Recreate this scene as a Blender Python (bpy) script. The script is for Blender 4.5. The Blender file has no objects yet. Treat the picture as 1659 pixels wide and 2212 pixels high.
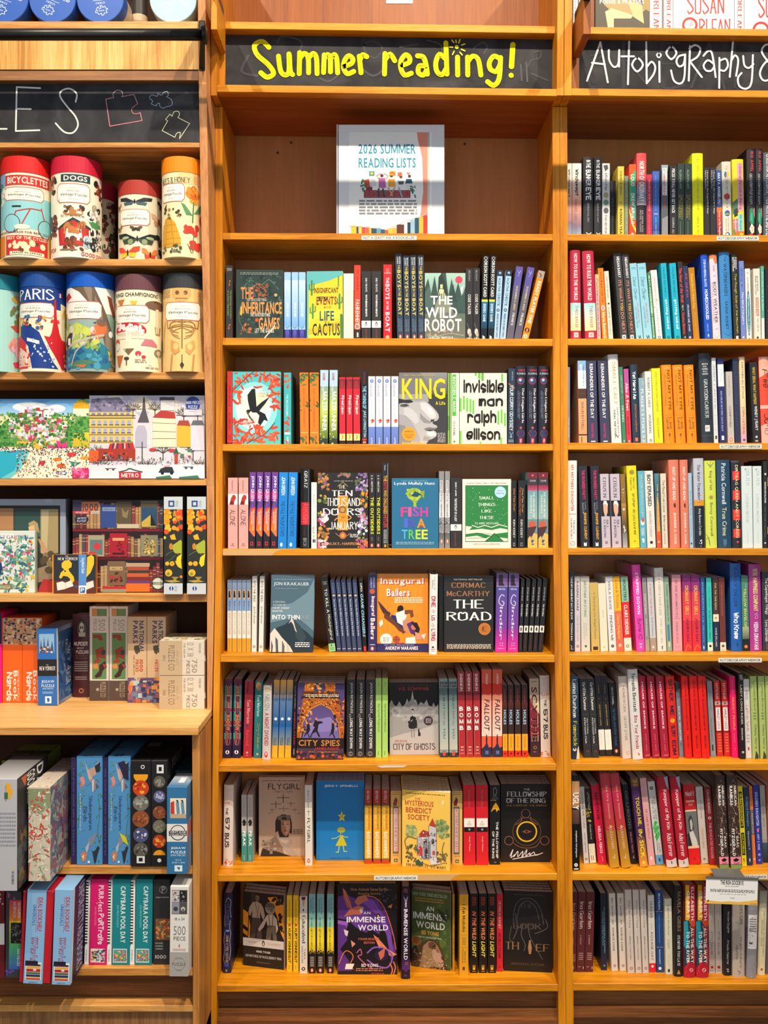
import bpy, bmesh, math, random
from mathutils import Vector, Matrix

# ------------------------------------------------------------------ camera, world, lights, exposure
W_PX, H_PX, CX, HY, F = 1659, 2212, 815.0, 1060.0, 1976.0   # frame, vanishing point and focal length in photo pixels
D = 2.45            # distance from the lens to the front plane of the middle bookcase
ZC = 1.52           # eye height
S = D / F
scn = bpy.context.scene
cam = bpy.data.cameras.new('camera'); cam_o = bpy.data.objects.new('camera', cam)
scn.collection.objects.link(cam_o); scn.camera = cam_o
cam_o.location = (0, 0, ZC); cam_o.rotation_euler = (math.pi/2, 0, 0)
cam.sensor_fit = 'VERTICAL'; cam.sensor_height = 24.0
cam.lens = 24.0 * F / H_PX
cam.shift_x = (W_PX/2 - CX) / H_PX
cam.shift_y = (HY - H_PX/2) / H_PX
cam.clip_start = 0.05; cam.clip_end = 60

world = bpy.data.worlds.new('shop_daylight'); scn.world = world; world.use_nodes = True
wb = world.node_tree.nodes['Background']
wb.inputs[0].default_value = (0.80, 0.90, 1.0, 1); wb.inputs[1].default_value = 0.42

def spot(name, loc, aim, watts, color, size=math.radians(70), blend=1.0, radius=0.02):
    l = bpy.data.lights.new(name, 'SPOT'); l.energy = watts; l.color = color
    l.spot_size = size; l.spot_blend = blend; l.shadow_soft_size = radius
    o = bpy.data.objects.new(name, l); scn.collection.objects.link(o); o.location = loc
    o.rotation_euler = (Vector(aim) - Vector(loc)).to_track_quat('-Z', 'Y').to_euler()
    return o
WARM = (1.0, 0.86, 0.68)
for sx, ax, e in ((-1.05, -0.7, 1.0), (0.25, 0.0, 1.15), (1.35, 0.8, 1.0)):
    spot('track_spot', (sx, D-1.62, 4.14), (ax, D, 1.25), 182*e, WARM, math.radians(95), 0.9)
    spot('low_track_spot', (sx*0.8+0.15, D-1.9, 4.2), (ax, D, 0.35), 190*e, WARM, math.radians(42), 1.0, 0.03)
al = bpy.data.lights.new('front_fill', 'AREA'); al.shape = 'RECTANGLE'; al.size = 5.0; al.size_y = 3.0  # broad fill lamp added behind the camera to lift the shelves; no actual window
al.energy = 56; al.color = (0.9, 0.95, 1.0)
ao = bpy.data.objects.new('front_fill', al); scn.collection.objects.link(ao)
ao.location = (0.5, -3.2, 1.6); ao.rotation_euler = (math.radians(88), 0, 0)

vs = scn.view_settings; vs.view_transform = 'Standard'; vs.look = 'None'; vs.gamma = 1.0
vs.use_curve_mapping = False; vs.exposure = 0.0

# ------------------------------------------------------------------ helpers
def lin(c):
    return c/12.92 if c <= 0.04045 else ((c+0.055)/1.055)**2.4
_cc = {}
def col(h):
    """'rgb' or 'rrggbb' sRGB hex to linear rgba"""
    if h not in _cc:
        if len(h) == 3: v = [int(ch*2, 16)/255 for ch in h]
        else: v = [int(h[i:i+2], 16)/255 for i in (0, 2, 4)]
        _cc[h] = tuple(lin(x) for x in v) + (1.0,)
    return _cc[h]
def wx(px, Y): return (px-CX)*Y/F
def wz(py, Y): return ZC + (HY-py)*Y/F
def P3(px, py, Y): return (wx(px, Y), Y, wz(py, Y))

def new_mat(name, rough=0.5, spec=0.5, base=(1, 1, 1, 1), metallic=0.0):
    m = bpy.data.materials.new(name); m.use_nodes = True
    b = m.node_tree.nodes['Principled BSDF']
    b.inputs['Base Color'].default_value = base; b.inputs['Roughness'].default_value = rough
    b.inputs['Specular IOR Level'].default_value = spec; b.inputs['Metallic'].default_value = metallic
    return m, m.node_tree, b
def attr_mat(name, rough, spec, coat=0.0, fibre=0.0):
    m, nt, b = new_mat(name, rough, spec)
    a = nt.nodes.new('ShaderNodeAttribute'); a.attribute_name = 'Col'
    if fibre:
        tc = nt.nodes.new('ShaderNodeTexCoord'); n = nt.nodes.new('ShaderNodeTexNoise')
        n.inputs['Scale'].default_value = 260; n.inputs['Detail'].default_value = 3
        nt.links.new(tc.outputs['Object'], n.inputs['Vector'])
        mp = nt.nodes.new('ShaderNodeMapRange'); mp.inputs['To Min'].default_value = 1-fibre; mp.inputs['To Max'].default_value = 1+fibre*.6
        nt.links.new(n.outputs['Fac'], mp.inputs['Value'])
        mx = nt.nodes.new('ShaderNodeVectorMath'); mx.operation = 'SCALE'
        nt.links.new(a.outputs['Color'], mx.inputs[0]); nt.links.new(mp.outputs['Result'], mx.inputs['Scale'])
        nt.links.new(mx.outputs['Vector'], b.inputs['Base Color'])
    else:
        nt.links.new(a.outputs['Color'], b.inputs['Base Color'])
    b.inputs['Coat Weight'].default_value = coat; b.inputs['Coat Roughness'].default_value = 0.2
    return m
M = {}
M['cover'] = attr_mat('printed_card', 0.42, 0.35, 0.06, 0.06)
M['print'] = attr_mat('printed_ink', 0.45, 0.3, 0.06, 0.06)
M['chalk'] = attr_mat('chalk_strokes', 0.9, 0.1, 0, 0.25)
def pages_mat():
    m, nt, b = new_mat('page_edges', 0.85, 0.1)
    tc = nt.nodes.new('ShaderNodeTexCoord'); sp = nt.nodes.new('ShaderNodeMapping')
    sp.inputs['Scale'].default_value = (900, 30, 3)
    n = nt.nodes.new('ShaderNodeTexNoise'); n.inputs['Scale'].default_value = 1.0; n.inputs['Detail'].default_value = 2
    r = nt.nodes.new('ShaderNodeValToRGB')
    r.color_ramp.elements[0].position = .3; r.color_ramp.elements[0].color = (.50, .46, .40, 1)
    r.color_ramp.elements[1].position = .7; r.color_ramp.elements[1].color = (.82, .78, .70, 1)
    nt.links.new(tc.outputs['Object'], sp.inputs['Vector']); nt.links.new(sp.outputs['Vector'], n.inputs['Vector'])
    nt.links.new(n.outputs['Fac'], r.inputs['Fac']); nt.links.new(r.outputs['Color'], b.inputs['Base Color'])
    return m
M['pages'] = pages_mat()
def wood(name, axis, dark, mid, light, scale=1.0, contrast=1.0, rough=0.42):
    """oak: long streaks along one axis with pores and a slow colour drift"""
    m, nt, b = new_mat(name, rough, 0.35)
    N, Lk = nt.nodes, nt.links
    tc = N.new('ShaderNodeTexCoord')
    def noise(sc, detail, dist=0.0):
        mp = N.new('ShaderNodeMapping'); s = [sc*scale]*3; s[axis] *= 0.045; mp.inputs['Scale'].default_value = s
        n = N.new('ShaderNodeTexNoise'); n.inputs['Scale'].default_value = 1.0
        n.inputs['Detail'].default_value = detail; n.inputs['Distortion'].default_value = dist
        Lk.new(tc.outputs['Object'], mp.inputs['Vector']); Lk.new(mp.outputs['Vector'], n.inputs['Vector'])
        return n.outputs['Fac']
    a = noise(70, 4, .6); c = noise(420, 2); d = noise(9, 2, 1.0)
    mx = N.new('ShaderNodeMath'); mx.operation = 'MULTIPLY_ADD'; mx.inputs[1].default_value = .5; Lk.new(a, mx.inputs[0])
    m2 = N.new('ShaderNodeMath'); m2.operation = 'MULTIPLY'; m2.inputs[1].default_value = .3; Lk.new(c, m2.inputs[0]); Lk.new(m2.outputs[0], mx.inputs[2])
    m3 = N.new('ShaderNodeMath'); m3.operation = 'MULTIPLY_ADD'; m3.inputs[1].default_value = .35; Lk.new(d, m3.inputs[0]); Lk.new(mx.outputs[0], m3.inputs[2])
    r = N.new('ShaderNodeValToRGB'); e = r.color_ramp.elements
    h = .13/contrast
    e[0].position = .575-h; e[0].color = col(dark); e[1].position = .575+h; e[1].color = col(light)
    k = e.new(.575); k.color = col(mid)
    Lk.new(m3.outputs[0], r.inputs['Fac']); Lk.new(r.outputs['Color'], b.inputs['Base Color'])
    bp = N.new('ShaderNodeBump'); bp.inputs['Strength'].default_value = .12; bp.inputs['Distance'].default_value = .002
    Lk.new(c, bp.inputs['Height']); Lk.new(bp.outputs['Normal'], b.inputs['Normal'])
    return m
M['oak_h'] = wood('honey_oak_across', 0, 'b0680a', 'd2860e', 'e09a1c')
M['oak_v'] = wood('honey_oak_upright', 2, 'ac640a', 'd0820c', 'de941a')
M['oak_in'] = wood('shelf_interior_oak', 2, '9c6430', 'ac7038', 'b87c44', .35, .5)
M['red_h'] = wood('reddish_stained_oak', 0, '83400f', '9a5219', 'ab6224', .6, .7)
M['tan_h'] = wood('tan_oak_across', 0, 'b07236', 'd0954e', 'dfab66')
M['tan_v'] = wood('tan_oak_upright', 2, 'a86a38', 'c98a54', 'd89c62')
M['pale_v'] = wood('pale_grain_veneer', 2, 'b87c36', 'dca456', 'eec27a', .6, 1.1)
M['brown_v'] = wood('brown_side_oak', 2, '7a4a2a', '96603c', 'aa7048', .8)
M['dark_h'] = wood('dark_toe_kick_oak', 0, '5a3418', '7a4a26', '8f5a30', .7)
def flat(name, hexc, rough=.5, spec=.5, metallic=0): 
    return new_mat(name, rough, spec, col(hexc), metallic)[0]
M['iron'] = flat('black_iron', '15130f', .38, .6, .3)
M['steel'] = flat('brushed_steel', '9a9a98', .35, .6, .8)
M['wall'] = flat('painted_wall', '6b5a48', .9, .2)
M['floor'] = flat('grey_carpet', '6a5b4c', .95, .1)
def board_mat():
    m, nt, b = new_mat('chalkboard_slate', .8, .25)
    N, Lk = nt.nodes, nt.links
    tc = N.new('ShaderNodeTexCoord'); n = N.new('ShaderNodeTexNoise'); n.inputs['Scale'].default_value = 7; n.inputs['Detail'].default_value = 8
    n.inputs['Distortion'].default_value = 1.5
    r = N.new('ShaderNodeValToRGB'); r.color_ramp.elements[0].position = .4; r.color_ramp.elements[0].color = col('2b2b2d')
    r.color_ramp.elements[1].position = .8; r.color_ramp.elements[1].color = col('4b4a4d')
    Lk.new(tc.outputs['Object'], n.inputs['Vector']); Lk.new(n.outputs['Fac'], r.inputs['Fac']); Lk.new(r.outputs['Color'], b.inputs['Base Color'])
    return m
M['board'] = board_mat()
def film_mat():
    m, nt, b = new_mat('shrink_film', .15, .5)
    b.inputs['Alpha'].default_value = .35
    b.inputs['Base Color'].default_value = (.9, .9, .9, 1)
    return m
M['film'] = film_mat()

def link(o, parent=None):
    scn.collection.objects.link(o)
    if parent is not None: o.parent = parent
    return o
def empty(name, loc, label=None, cat=None, group=None, rot=(0, 0, 0)):
    o = bpy.data.objects.new(name, None); o.empty_display_size = .02; link(o)
    o.location = loc; o.rotation_euler = rot
    if label: o['label'] = label
    if cat: o['category'] = cat
    if group: o['group'] = group
    return o
def mesh_obj(name, verts, faces, mat, parent=None, colors=None, cdom='POINT', smooth=False):
    me = bpy.data.meshes.new(name); me.from_pydata(verts, [], faces)
    if colors is not None:
        ca = me.color_attributes.new('Col', 'FLOAT_COLOR', cdom)
        ca.data.foreach_set('color', [x for c in colors for x in c])
    me.materials.append(mat); me.update()
    if smooth:
        me.polygons.foreach_set('use_smooth', [True]*len(me.polygons))
    return link(bpy.data.objects.new(name, me), parent)
HEX_F = [(0, 1, 2, 3), (4, 7, 6, 5), (0, 4, 5, 1), (3, 2, 6, 7), (0, 3, 7, 4), (1, 5, 6, 2)]
def hexa(c):   # front quad (bl, br, tr, tl) then back quad
    return list(c), [tuple(f) for f in HEX_F]
def boxv(x0, x1, y0, y1, z0, z1):
    return hexa([(x0, y0, z0), (x1, y0, z0), (x1, y0, z1), (x0, y0, z1), (x0, y1, z0), (x1, y1, z0), (x1, y1, z1), (x0, y1, z1)])
def bevelled(name, vf, mat, parent, bev=.0012):
    o = mesh_obj(name, vf[0], vf[1], mat, parent)
    if bev:
        bm = bmesh.new(); bm.from_mesh(o.data)
        bmesh.ops.recalc_face_normals(bm, faces=bm.faces)
        bmesh.ops.bevel(bm, geom=bm.edges[:], offset=bev, segments=1, affect='EDGES')
        bm.to_mesh(o.data); bm.free()
    return o
def plank(name, fl, fr, th, Y, depth, mat, parent, bev=.0012, Yr=None):
    """horizontal board: fl, fr = photo px of its front top corners at distance Y, th px thick"""
    (x0, y0), (x1, y1) = fl, fr
    t = th*Y/F
    a = P3(x0, y0, Y); b = P3(x1, y1, Y)
    v = [(a[0], Y, a[2]-t), (b[0], Y, b[2]-t), b, a]
    return bevelled(name, hexa(v + [(p[0], p[1]+depth, p[2]) for p in v]), mat, parent, bev)
def post(name, pts, depth, mat, parent):
    """upright board: pts = (y_px, xl_px, xr_px, Y) from top to bottom"""
    v, f = [], []
    for (y, xl, xr, Y) in pts:
        yb = depth if isinstance(depth, float) else depth[0]
        back = (Y+depth) if isinstance(depth, float) else depth[0]
        z = wz(y, Y)
        v += [(wx(xl, Y), Y, z), (wx(xr, Y), Y, z), (wx(xr, Y), back, z), (wx(xl, Y), back, z)]
    n = len(pts)
    for i in range(n-1):
        a, b = i*4, i*4+4
        for k in range(4): f.append((a+k, b+k, b+(k+1) % 4, a+(k+1) % 4))
    f += [(0, 1, 2, 3), ((n-1)*4+3, (n-1)*4+2, (n-1)*4+1, (n-1)*4)]
    return mesh_obj(name, v, f, mat, parent)
def tube(verts, faces, a, b, r, n=16, cap=True):
    a, b = Vector(a), Vector(b); d = (b-a).normalized()
    u = d.orthogonal().normalized(); w = d.cross(u); s = len(verts)
    for p in (a, b):
        for k in range(n):
            t = 2*math.pi*k/n; verts.append(tuple(p + r*(math.cos(t)*u + math.sin(t)*w)))
    for k in range(n): faces.append((s+k, s+(k+1) % n, s+n+(k+1) % n, s+n+k))
    if cap: faces.append(tuple(s+k for k in reversed(range(n)))); faces.append(tuple(s+n+k for k in range(n)))

# ------------------------------------------------------------------ lettering
_g = {}
def glyph(ch, bold):
    key = (ch, bold)
    if key in _g: return _g[key]
    if ch == 'M' and bold > .001:      # drawn as one outline: thickened, the font's own M folds over itself
        t = .075+bold*2.6; w, h = .74+bold*3, .70+bold
        o = [(0, 0), (0, h), (t*1.1, h), (w/2, h*.30), (w-t*1.1, h), (w, h), (w, 0), (w-t, 0), (w-t, h*.62), (w/2+t*.35, h*.04), (w/2-t*.35, h*.04), (t, h*.62), (t, 0)]
        _g[key] = ([(x, y, 0.0) for x, y in o], [tuple(reversed(range(13)))], w+.09); return _g[key]
    if ch == '4': bold = 0.0
    cu = bpy.data.curves.new('glyph', 'FONT'); cu.body = ch; cu.size = 1.0; cu.offset = bold; cu.resolution_u = 2
    cu.fill_mode = 'FRONT'
    o = bpy.data.objects.new('glyph', cu); me = o.to_mesh()
    vs_ = [(v.co.x, v.co.y) for v in me.vertices]; fs = [tuple(p.vertices) for p in me.polygons if abs(p.normal.z) > .5]
    if vs_:
        x0 = min(v[0] for v in vs_); w = max(v[0] for v in vs_)-x0; vs_ = [(x-x0, y, 0.0) for x, y in vs_]
    else: w = .25
    o.to_mesh_clear(); bpy.data.objects.remove(o); bpy.data.curves.remove(cu)
    _g[key] = (vs_, fs, w + (.09 if vs_ else 0)); return _g[key]

# pen skeletons: points are xy digits, baseline y=2, x-height 6, capital 8; '~' = smooth
SK = {
'A': '022842 1434', 'B': '0208 ~0828372505 ~0525443202', 'C': '~47280705032243', 'D': '0208 ~08284643220 2', 'E': '48080242 0535',
'F': '480802 0535', 'G': '~47280705032243 2545 4542', 'H': '0208 4248 0545', 'I': '1218', 'J': '~3833221203', 'K': '0208 0448 2542',
'L': '080242', 'M': '0208234842', 'N': '02084248', 'O': '~27384745432212030507182 7', 'P': '0208 ~0828473604', 'Q': '~2838474332120307182 8 3341',
'R': '0208 ~0828473605 2542', 'S': '~47281807164443221203', 'T': '0848 2822', 'U': '~08031232434 8', 'V': '082248', 'W': '0812263248', 'X': '0248 0842', 'Y': '0825 4825 2522',
'Z': '08480242', 'a': '~35260503123234 3632', 'b': '0208 ~04263533220 3', 'c': '~35160503123 3', 'd': '3832 ~3426050312 33', 'e': '~04343616050312 33',
'f': '~38281612 0626', 'g': '~35260503233 4 ~36301001', 'h': '0208 ~0416263532', 'i': '1612 1718', 'j': '~26211000 2728', 'k': '0208 0336 1432', 'l': '1812',
'm': '0206 ~04161512 ~14263532', 'n': '0206 ~0416263532', 'o': '~16050312223 3352616', 'p': '0600 ~04263533220 3', 'q': '~34160503123 3 3630',
'r': '0206 ~04163 5', 's': '~35160433221 2', 't': '1812 0626', 'u': '0603 ~0312223436 3632', 'v': '061236', 'w': '0602162236', 'x': '0236 0632',
'y': '0613 ~36231000', 'z': '06360232', '0': '~2728473324120307182 7', '1': '072822', '2': '~0728384602 0242', '3': '~0728473525 ~2535432203', '4': '32380444',
'5': '48080525 ~2545432203', '6': '~38160322434505', '7': '084822', '8': '~2507284725 ~2543220325', '9': '~4525062847 4722', '&': '~42071837030242 4', '!': '1815 1312', '?': '~07283625 2322',
'.': '1213', ',': '1301', "'": '1817', ':': '1213 1516', '-': '0535', '/': '0248', '+': '0545 2327', '#': '0545',
}
def smooth(p, n=4):
    out = []
    q = [p[0]] + p + [p[-1]]
    if len(p) > 3 and p[0] == p[-1]: q = [p[-2]] + p + [p[1]]
    for i in range(1, len(q)-2):
        a, b, c, d = q[i-1], q[i], q[i+1], q[i+2]
        for k in range(n):
            t = k/n; t2, t3 = t*t, t*t*t
            out.append(tuple(.5*((2*b[j]) + (-a[j]+c[j])*t + (2*a[j]-5*b[j]+4*c[j]-d[j])*t2 + (-a[j]+3*b[j]-3*c[j]+d[j])*t3) for j in (0, 1)))
    out.append(p[-1]); return out
def stroke(v, f, pts, w, round_=6, wfun=None, z=0.0):
    """flat mitred ribbon along pts with rounded ends; w = full width; vertices are (x, y, z)"""
    r = w/2; q = [pts[0]]
    for p in pts[1:]:
        if math.hypot(p[0]-q[-1][0], p[1]-q[-1][1]) > w*.02 + 1e-9: q.append(p)
    if len(q) < 2: q = [pts[0], (pts[0][0]+w*.05, pts[0][1])]
    n = len(q); d = []
    for i in range(n-1):
        dx, dy = q[i+1][0]-q[i][0], q[i+1][1]-q[i][1]; L = math.hypot(dx, dy); d.append((dx/L, dy/L))
    runs = [[0]]
    for i in range(1, n-1):      # a sharp corner starts a new run (laid slightly over the last one)
        runs[-1].append(i)
        if d[i-1][0]*d[i][0]+d[i-1][1]*d[i][1] < .2: runs.append([i])
    runs[-1].append(n-1)
    zi = z
    for k, rn in enumerate(runs):
        s = len(v)
        for i in rn:
            a = d[i-1] if i > rn[0] else d[i]; b = d[i] if i < rn[-1] else d[i-1]
            mx, my = a[0]+b[0], a[1]+b[1]; L = math.hypot(mx, my); mx, my = mx/L, my/L
            rr = r/max(abs(mx*a[0]+my*a[1]), .6)
            if wfun: rr *= wfun(mx, my)
            v += [(q[i][0]-my*rr, q[i][1]+mx*rr, zi), (q[i][0]+my*rr, q[i][1]-mx*rr, zi)]
        for j in range(len(rn)-1): f.append((s+2*j, s+2*j+1, s+2*j+3, s+2*j+2))
        if round_:
            for i, dr in ((rn[0], (-d[rn[0]][0], -d[rn[0]][1])), (rn[-1], d[rn[-1]-1])):
                a0 = math.atan2(dr[1], dr[0])-math.pi/2; s = len(v)
                v += [(q[i][0]+r*math.cos(a0+math.pi*t/round_), q[i][1]+r*math.sin(a0+math.pi*t/round_), zi) for t in range(round_+1)]
                f.append(tuple(range(s, s+round_+1)))
        zi += 6e-6
_sk = {}
def skel(ch, style):
    key = (ch, style)
    if key in _sk: return _sk[key]
    v, f = [], []
    src = SK.get(ch) or SK.get(ch.upper()) or '0242'
    toks = src.split(' '); lines = []
    # odd fragments (a digit split off) are glued back to the line before
    for t in toks:
        if lines and len(lines[-1].strip('~')) % 2: lines[-1] += t
        elif len(t.strip('~')) <= 2 and lines: lines[-1] += t
        else: lines.append(t)
    for zi_, l in enumerate(lines):
        zk = zi_*1.8e-5
        sm = l[0] == '~'; l = l.strip('~'); l = l[:len(l)//2*2]
        p = [(int(l[i])/6.5, (int(l[i+1])-2)/8.5) for i in range(0, len(l), 2)]
        if sm: p = smooth(p, 3)
        if style == 'r':
            stroke(v, f, p, .155, 0, lambda dx, dy: .32 + .68*abs(dy), zk)
            for e, q in ((p[0], p[1]), (p[-1], p[-2])):
                if abs(e[1]-q[1]) > abs(e[0]-q[0])*.9:
                    s = len(v); hw = .115
                    v += [(e[0]-hw, e[1]-.016, zk+1.2e-5), (e[0]+hw, e[1]-.016, zk+1.2e-5), (e[0]+hw, e[1]+.02, zk+1.2e-5), (e[0]-hw, e[1]+.02, zk+1.2e-5)]; f.append((s, s+1, s+2, s+3))
        else:
            stroke(v, f, p, {'h': .085, 'k': .17}[style], 5 if style == 'k' else 0, None, zk)
    x0 = min(a[0] for a in v); w = max(a[0] for a in v)-x0
    _sk[key] = ([(a-x0, b, c) for a, b, c in v], f, w + {'r': .07, 'h': .1, 'k': .05}[style]); return _sk[key]
def layout(text, style):
    """glyph geometry of a line; styles: s bold, n normal, l light, i slanted bold, r serif, h handwriting, k marker"""
    V, Fc, x = [], [], 0.0
    for ch in text:
        if ch == ' ': x += .3; continue
        if style in 'rhk': g = skel(ch, style)
        else: g = glyph(ch, {'s': .02, 'i': .02, 'n': .004, 'l': -.006, 'j': .004}[style])
        s = len(V); sh = .22 if style in 'ij' else (.15 if style == 'h' else 0)
        V += [(x+a+b*sh, b, c) for a, b, c in g[0]]; Fc += [tuple(s+i for i in q) for q in g[1]]; x += g[2]
    return V, Fc

# ------------------------------------------------------------------ artwork: flat print described in percent of a face
class Art:
    """collects coloured flat shapes on a w x h face (metres, origin top left, y down)"""
    def __init__(s, w, h): s.w, s.h, s.v, s.f, s.c, s.k, s.rnd = w, h, [], [], [], 0, random.Random(7)
    def add(s, pts, faces, c, lift=0.0):
        b = len(s.v); z = s.k*3e-5 + lift
        s.v += [(min(max(q[0], 0), s.w), min(max(q[1], 0), s.h*.998), z+(q[2] if len(q) > 2 else 0)) for q in pts]
        s.f += [tuple(b+i for i in q) for q in faces]
        s.c += [c]*len(pts) if not isinstance(c, list) else c
    def cl(s, x, y): return (min(max(x, 0), s.w), min(max(y, 0), s.h))
    def ell(s, cx, cy, rx, ry, c, n=14, rot=0.0, lift=0.0):
        ca, sa = math.cos(rot), math.sin(rot)
        p = [(rx*math.cos(2*math.pi*k/n), ry*math.sin(2*math.pi*k/n)) for k in range(n)]
        s.add([s.cl(cx+a*ca-b*sa, cy+a*sa+b*ca) for a, b in p], [tuple(range(n))], c, lift)
    def text(s, x0, x1, y0, y1, c, style, text, vert):
        V, Fc = layout(text, style)
        if not V: return
        a0, a1 = min(p[0] for p in V), max(p[0] for p in V); b0, b1 = min(p[1] for p in V), max(p[1] for p in V)
        b1 = max(b1, b0+.3); ww, hh = max(a1-a0, 1e-3), b1-b0
        if vert:   # reading downwards
            pts = [(x0+(p[1]-b0)/hh*(x1-x0), y0+(p[0]-a0)/ww*(y1-y0), p[2]) for p in V]
        else:
            pts = [(x0+(p[0]-a0)/ww*(x1-x0), y1-(p[1]-b0)/hh*(y1-y0), p[2]) for p in V]
        s.add(pts, Fc, c)
    def run(s, spec):
        W, H = s.w/100, s.h/100
        for op in spec.split(';'):
            op = op.strip()
            if not op: continue
            t = op.split(' '); o = t[0]; s.k += 1
            if o in 'RG':
                x0, x1, y0, y1 = [float(q) for q in t[1:5]]
                c0 = col(t[5]); c1 = col(t[6]) if o == 'G' else c0
                s.add([(x0*W, y0*H), (x1*W, y0*H), (x1*W, y1*H), (x0*W, y1*H)], [(0, 3, 2, 1)], [c0, c0, c1, c1])
            elif o == 'C':
                s.ell(float(t[1])*W, float(t[2])*H, float(t[3])*W, float(t[3])*W, col(t[4]), 20)
            elif o == 'E':
                s.ell(float(t[1])*W, float(t[2])*H, float(t[3])*W, float(t[4])*H, col(t[5]), 20, math.radians(float(t[6])) if len(t) > 6 else 0)
            elif o == 'P':
                pts = [tuple(map(float, q.split(','))) for q in t[2:]]
                s.add([(a*W, b*H) for a, b in pts], [tuple(range(len(pts)))], col(t[1]))
            elif o in 'LO':    # O = smooth line
                pts = [tuple(map(float, q.split(','))) for q in t[3:]]
                pts = [(a*W, b*H) for a, b in pts]
                if o == 'O': pts = smooth(pts, 4)
                v, f = [], []; stroke(v, f, pts, float(t[2])*W, 6); s.add(v, f, col(t[1]))
            elif o in 'TV':
                x0, x1, y0, y1 = [float(q) for q in t[1:5]]
                s.text(x0*W, x1*W, y0*H, y1*H, col(t[5]), t[6], ' '.join(t[7:]), o == 'V')
            elif o in 'SK':   # scattered blobs / leaves
                x0, x1, y0, y1 = [float(q) for q in t[1:5]]; n = int(t[5]); r = float(t[6])*W; cs = t[7].split(',')
                for i in range(n):
                    x, y = s.rnd.uniform(x0, x1)*W, s.rnd.uniform(y0, y1)*H; q = r*s.rnd.uniform(.55, 1.3)
                    if o == 'S': s.ell(x, y, q, q*s.rnd.uniform(.6, 1), col(s.rnd.choice(cs)), 7, s.rnd.uniform(0, 3), i*2.5e-6)
                    else: s.ell(x, y, q, q*.33, col(s.rnd.choice(cs)), 8, s.rnd.uniform(0, 3.14), i*2.5e-6)
            elif o == 'B':   # small scattered rectangles (buildings, books)
                x0, x1, y0, y1 = [float(q) for q in t[1:5]]; n = int(t[5]); r = float(t[6])*W; cs = t[7].split(',')
                for i in range(n):
                    x, y = s.rnd.uniform(x0, x1)*W, s.rnd.uniform(y0, y1)*H; a, b = r*s.rnd.uniform(.5, 1.3), r*s.rnd.uniform(.4, 1.1)
                    s.add([s.cl(x-a, y-b), s.cl(x+a, y-b), s.cl(x+a, y+b), s.cl(x-a, y+b)], [(0, 3, 2, 1)], col(s.rnd.choice(cs)), i*2.5e-6)
            elif o == 'A':   # bare branching tree: x y(base) height line-colour blossom-colour
                x, y, h = float(t[1])*W, float(t[2])*H, float(t[3])*H
                v, f = [], []; stroke(v, f, [(x, y), (x, y-h*.45)], h*.05, 0)
                for k in range(9):
                    a = -1.25+k*.31+s.rnd.uniform(-.08, .08); q = h*s.rnd.uniform(.42, .6); bx, by = x+q*.45*math.sin(a), y-h*.42-q*.45*math.cos(a)
                    stroke(v, f, [(x, y-h*.38), (bx, by), (x+q*math.sin(a*1.1), y-h*.42-q*math.cos(a*1.1))], h*.022, 0, None, k*2e-6)
                    for d in (-.35, .35): stroke(v, f, [(bx, by), (bx+q*.4*math.sin(a+d), by-q*.4*math.cos(a+d))], h*.016, 0, None, k*2e-6)
                for k in range(26):
                    a = s.rnd.uniform(-1.5, 1.5); q = h*s.rnd.uniform(.2, .6); s.ell(x+q*math.sin(a), y-h*.42-q*math.cos(a), h*.022, h*.022, col(t[5]), 5, 0, k*2e-6)
                s.k += 1; s.add(v, f, col(t[4]))
            elif o == 'Z':   # a row of upright printed book spines: x0 x1 y0 y1 n colours
                x0, x1, y0, y1 = [float(q) for q in t[1:5]]; n = int(t[5]); cs = t[6].split(',')
                for i in range(n):
                    a, b = x0+(x1-x0)*i/n, x0+(x1-x0)*(i+.88)/n; top = y0+(y1-y0)*s.rnd.uniform(0, .3); c = s.rnd.choice(cs)
                    s.add([(a*W, top*H), (b*W, top*H), (b*W, y1*H), (a*W, y1*H)], [(0, 3, 2, 1)], col(c))
                    for z in (.15, .3, .8): 
                        yy = top+(y1-top)*z; s.add([(a*W, yy*H), (b*W, yy*H), (b*W, (yy+.5)*H), (a*W, (yy+.5)*H)], [(0, 3, 2, 1)], col('d8b878'), 1e-5)
            elif o == 'W':   # a grid of small windows: x0 x1 y0 y1 columns rows colour
                x0, x1, y0, y1 = [float(q) for q in t[1:5]]; nx, ny = int(t[5]), int(t[6]); a, b = (x1-x0)/nx, (y1-y0)/ny
                for i in range(nx):
                    for j in range(ny):
                        X, Yy = (x0+(i+.22)*a)*W, (y0+(j+.2)*b)*H
                        s.add([(X, Yy), (X+a*.56*W, Yy), (X+a*.56*W, Yy+b*.55*H), (X, Yy+b*.55*H)], [(0, 3, 2, 1)], col(t[7]))
                        s.add([(X-a*.08*W, Yy+b*.5*H), (X+a*.64*W, Yy+b*.5*H), (X+a*.64*W, Yy+b*.62*H), (X-a*.08*W, Yy+b*.62*H)], [(0, 3, 2, 1)], col('4a444c'), 3e-6)
            elif o == 'U':   # lines of small text-like words: x0 x1 y0 y1 rows col
                x0, x1, y0, y1 = [float(q) for q in t[1:5]]; n = int(t[5])
                for i in range(n):
                    y = y0+(y1-y0)*i/max(n, 1); x = x0 + s.rnd.uniform(0, 1)
                    while x < x1:
                        w = s.rnd.uniform(2.5, 8); e = min(x+w, x1); hh = (y1-y0)/n*.5
                        s.add([(x*W, y*H), (e*W, y*H), (e*W, (y+hh)*H), (x*W, (y+hh)*H)], [(0, 3, 2, 1)], col(t[6])); x = e + 1.4
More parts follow.
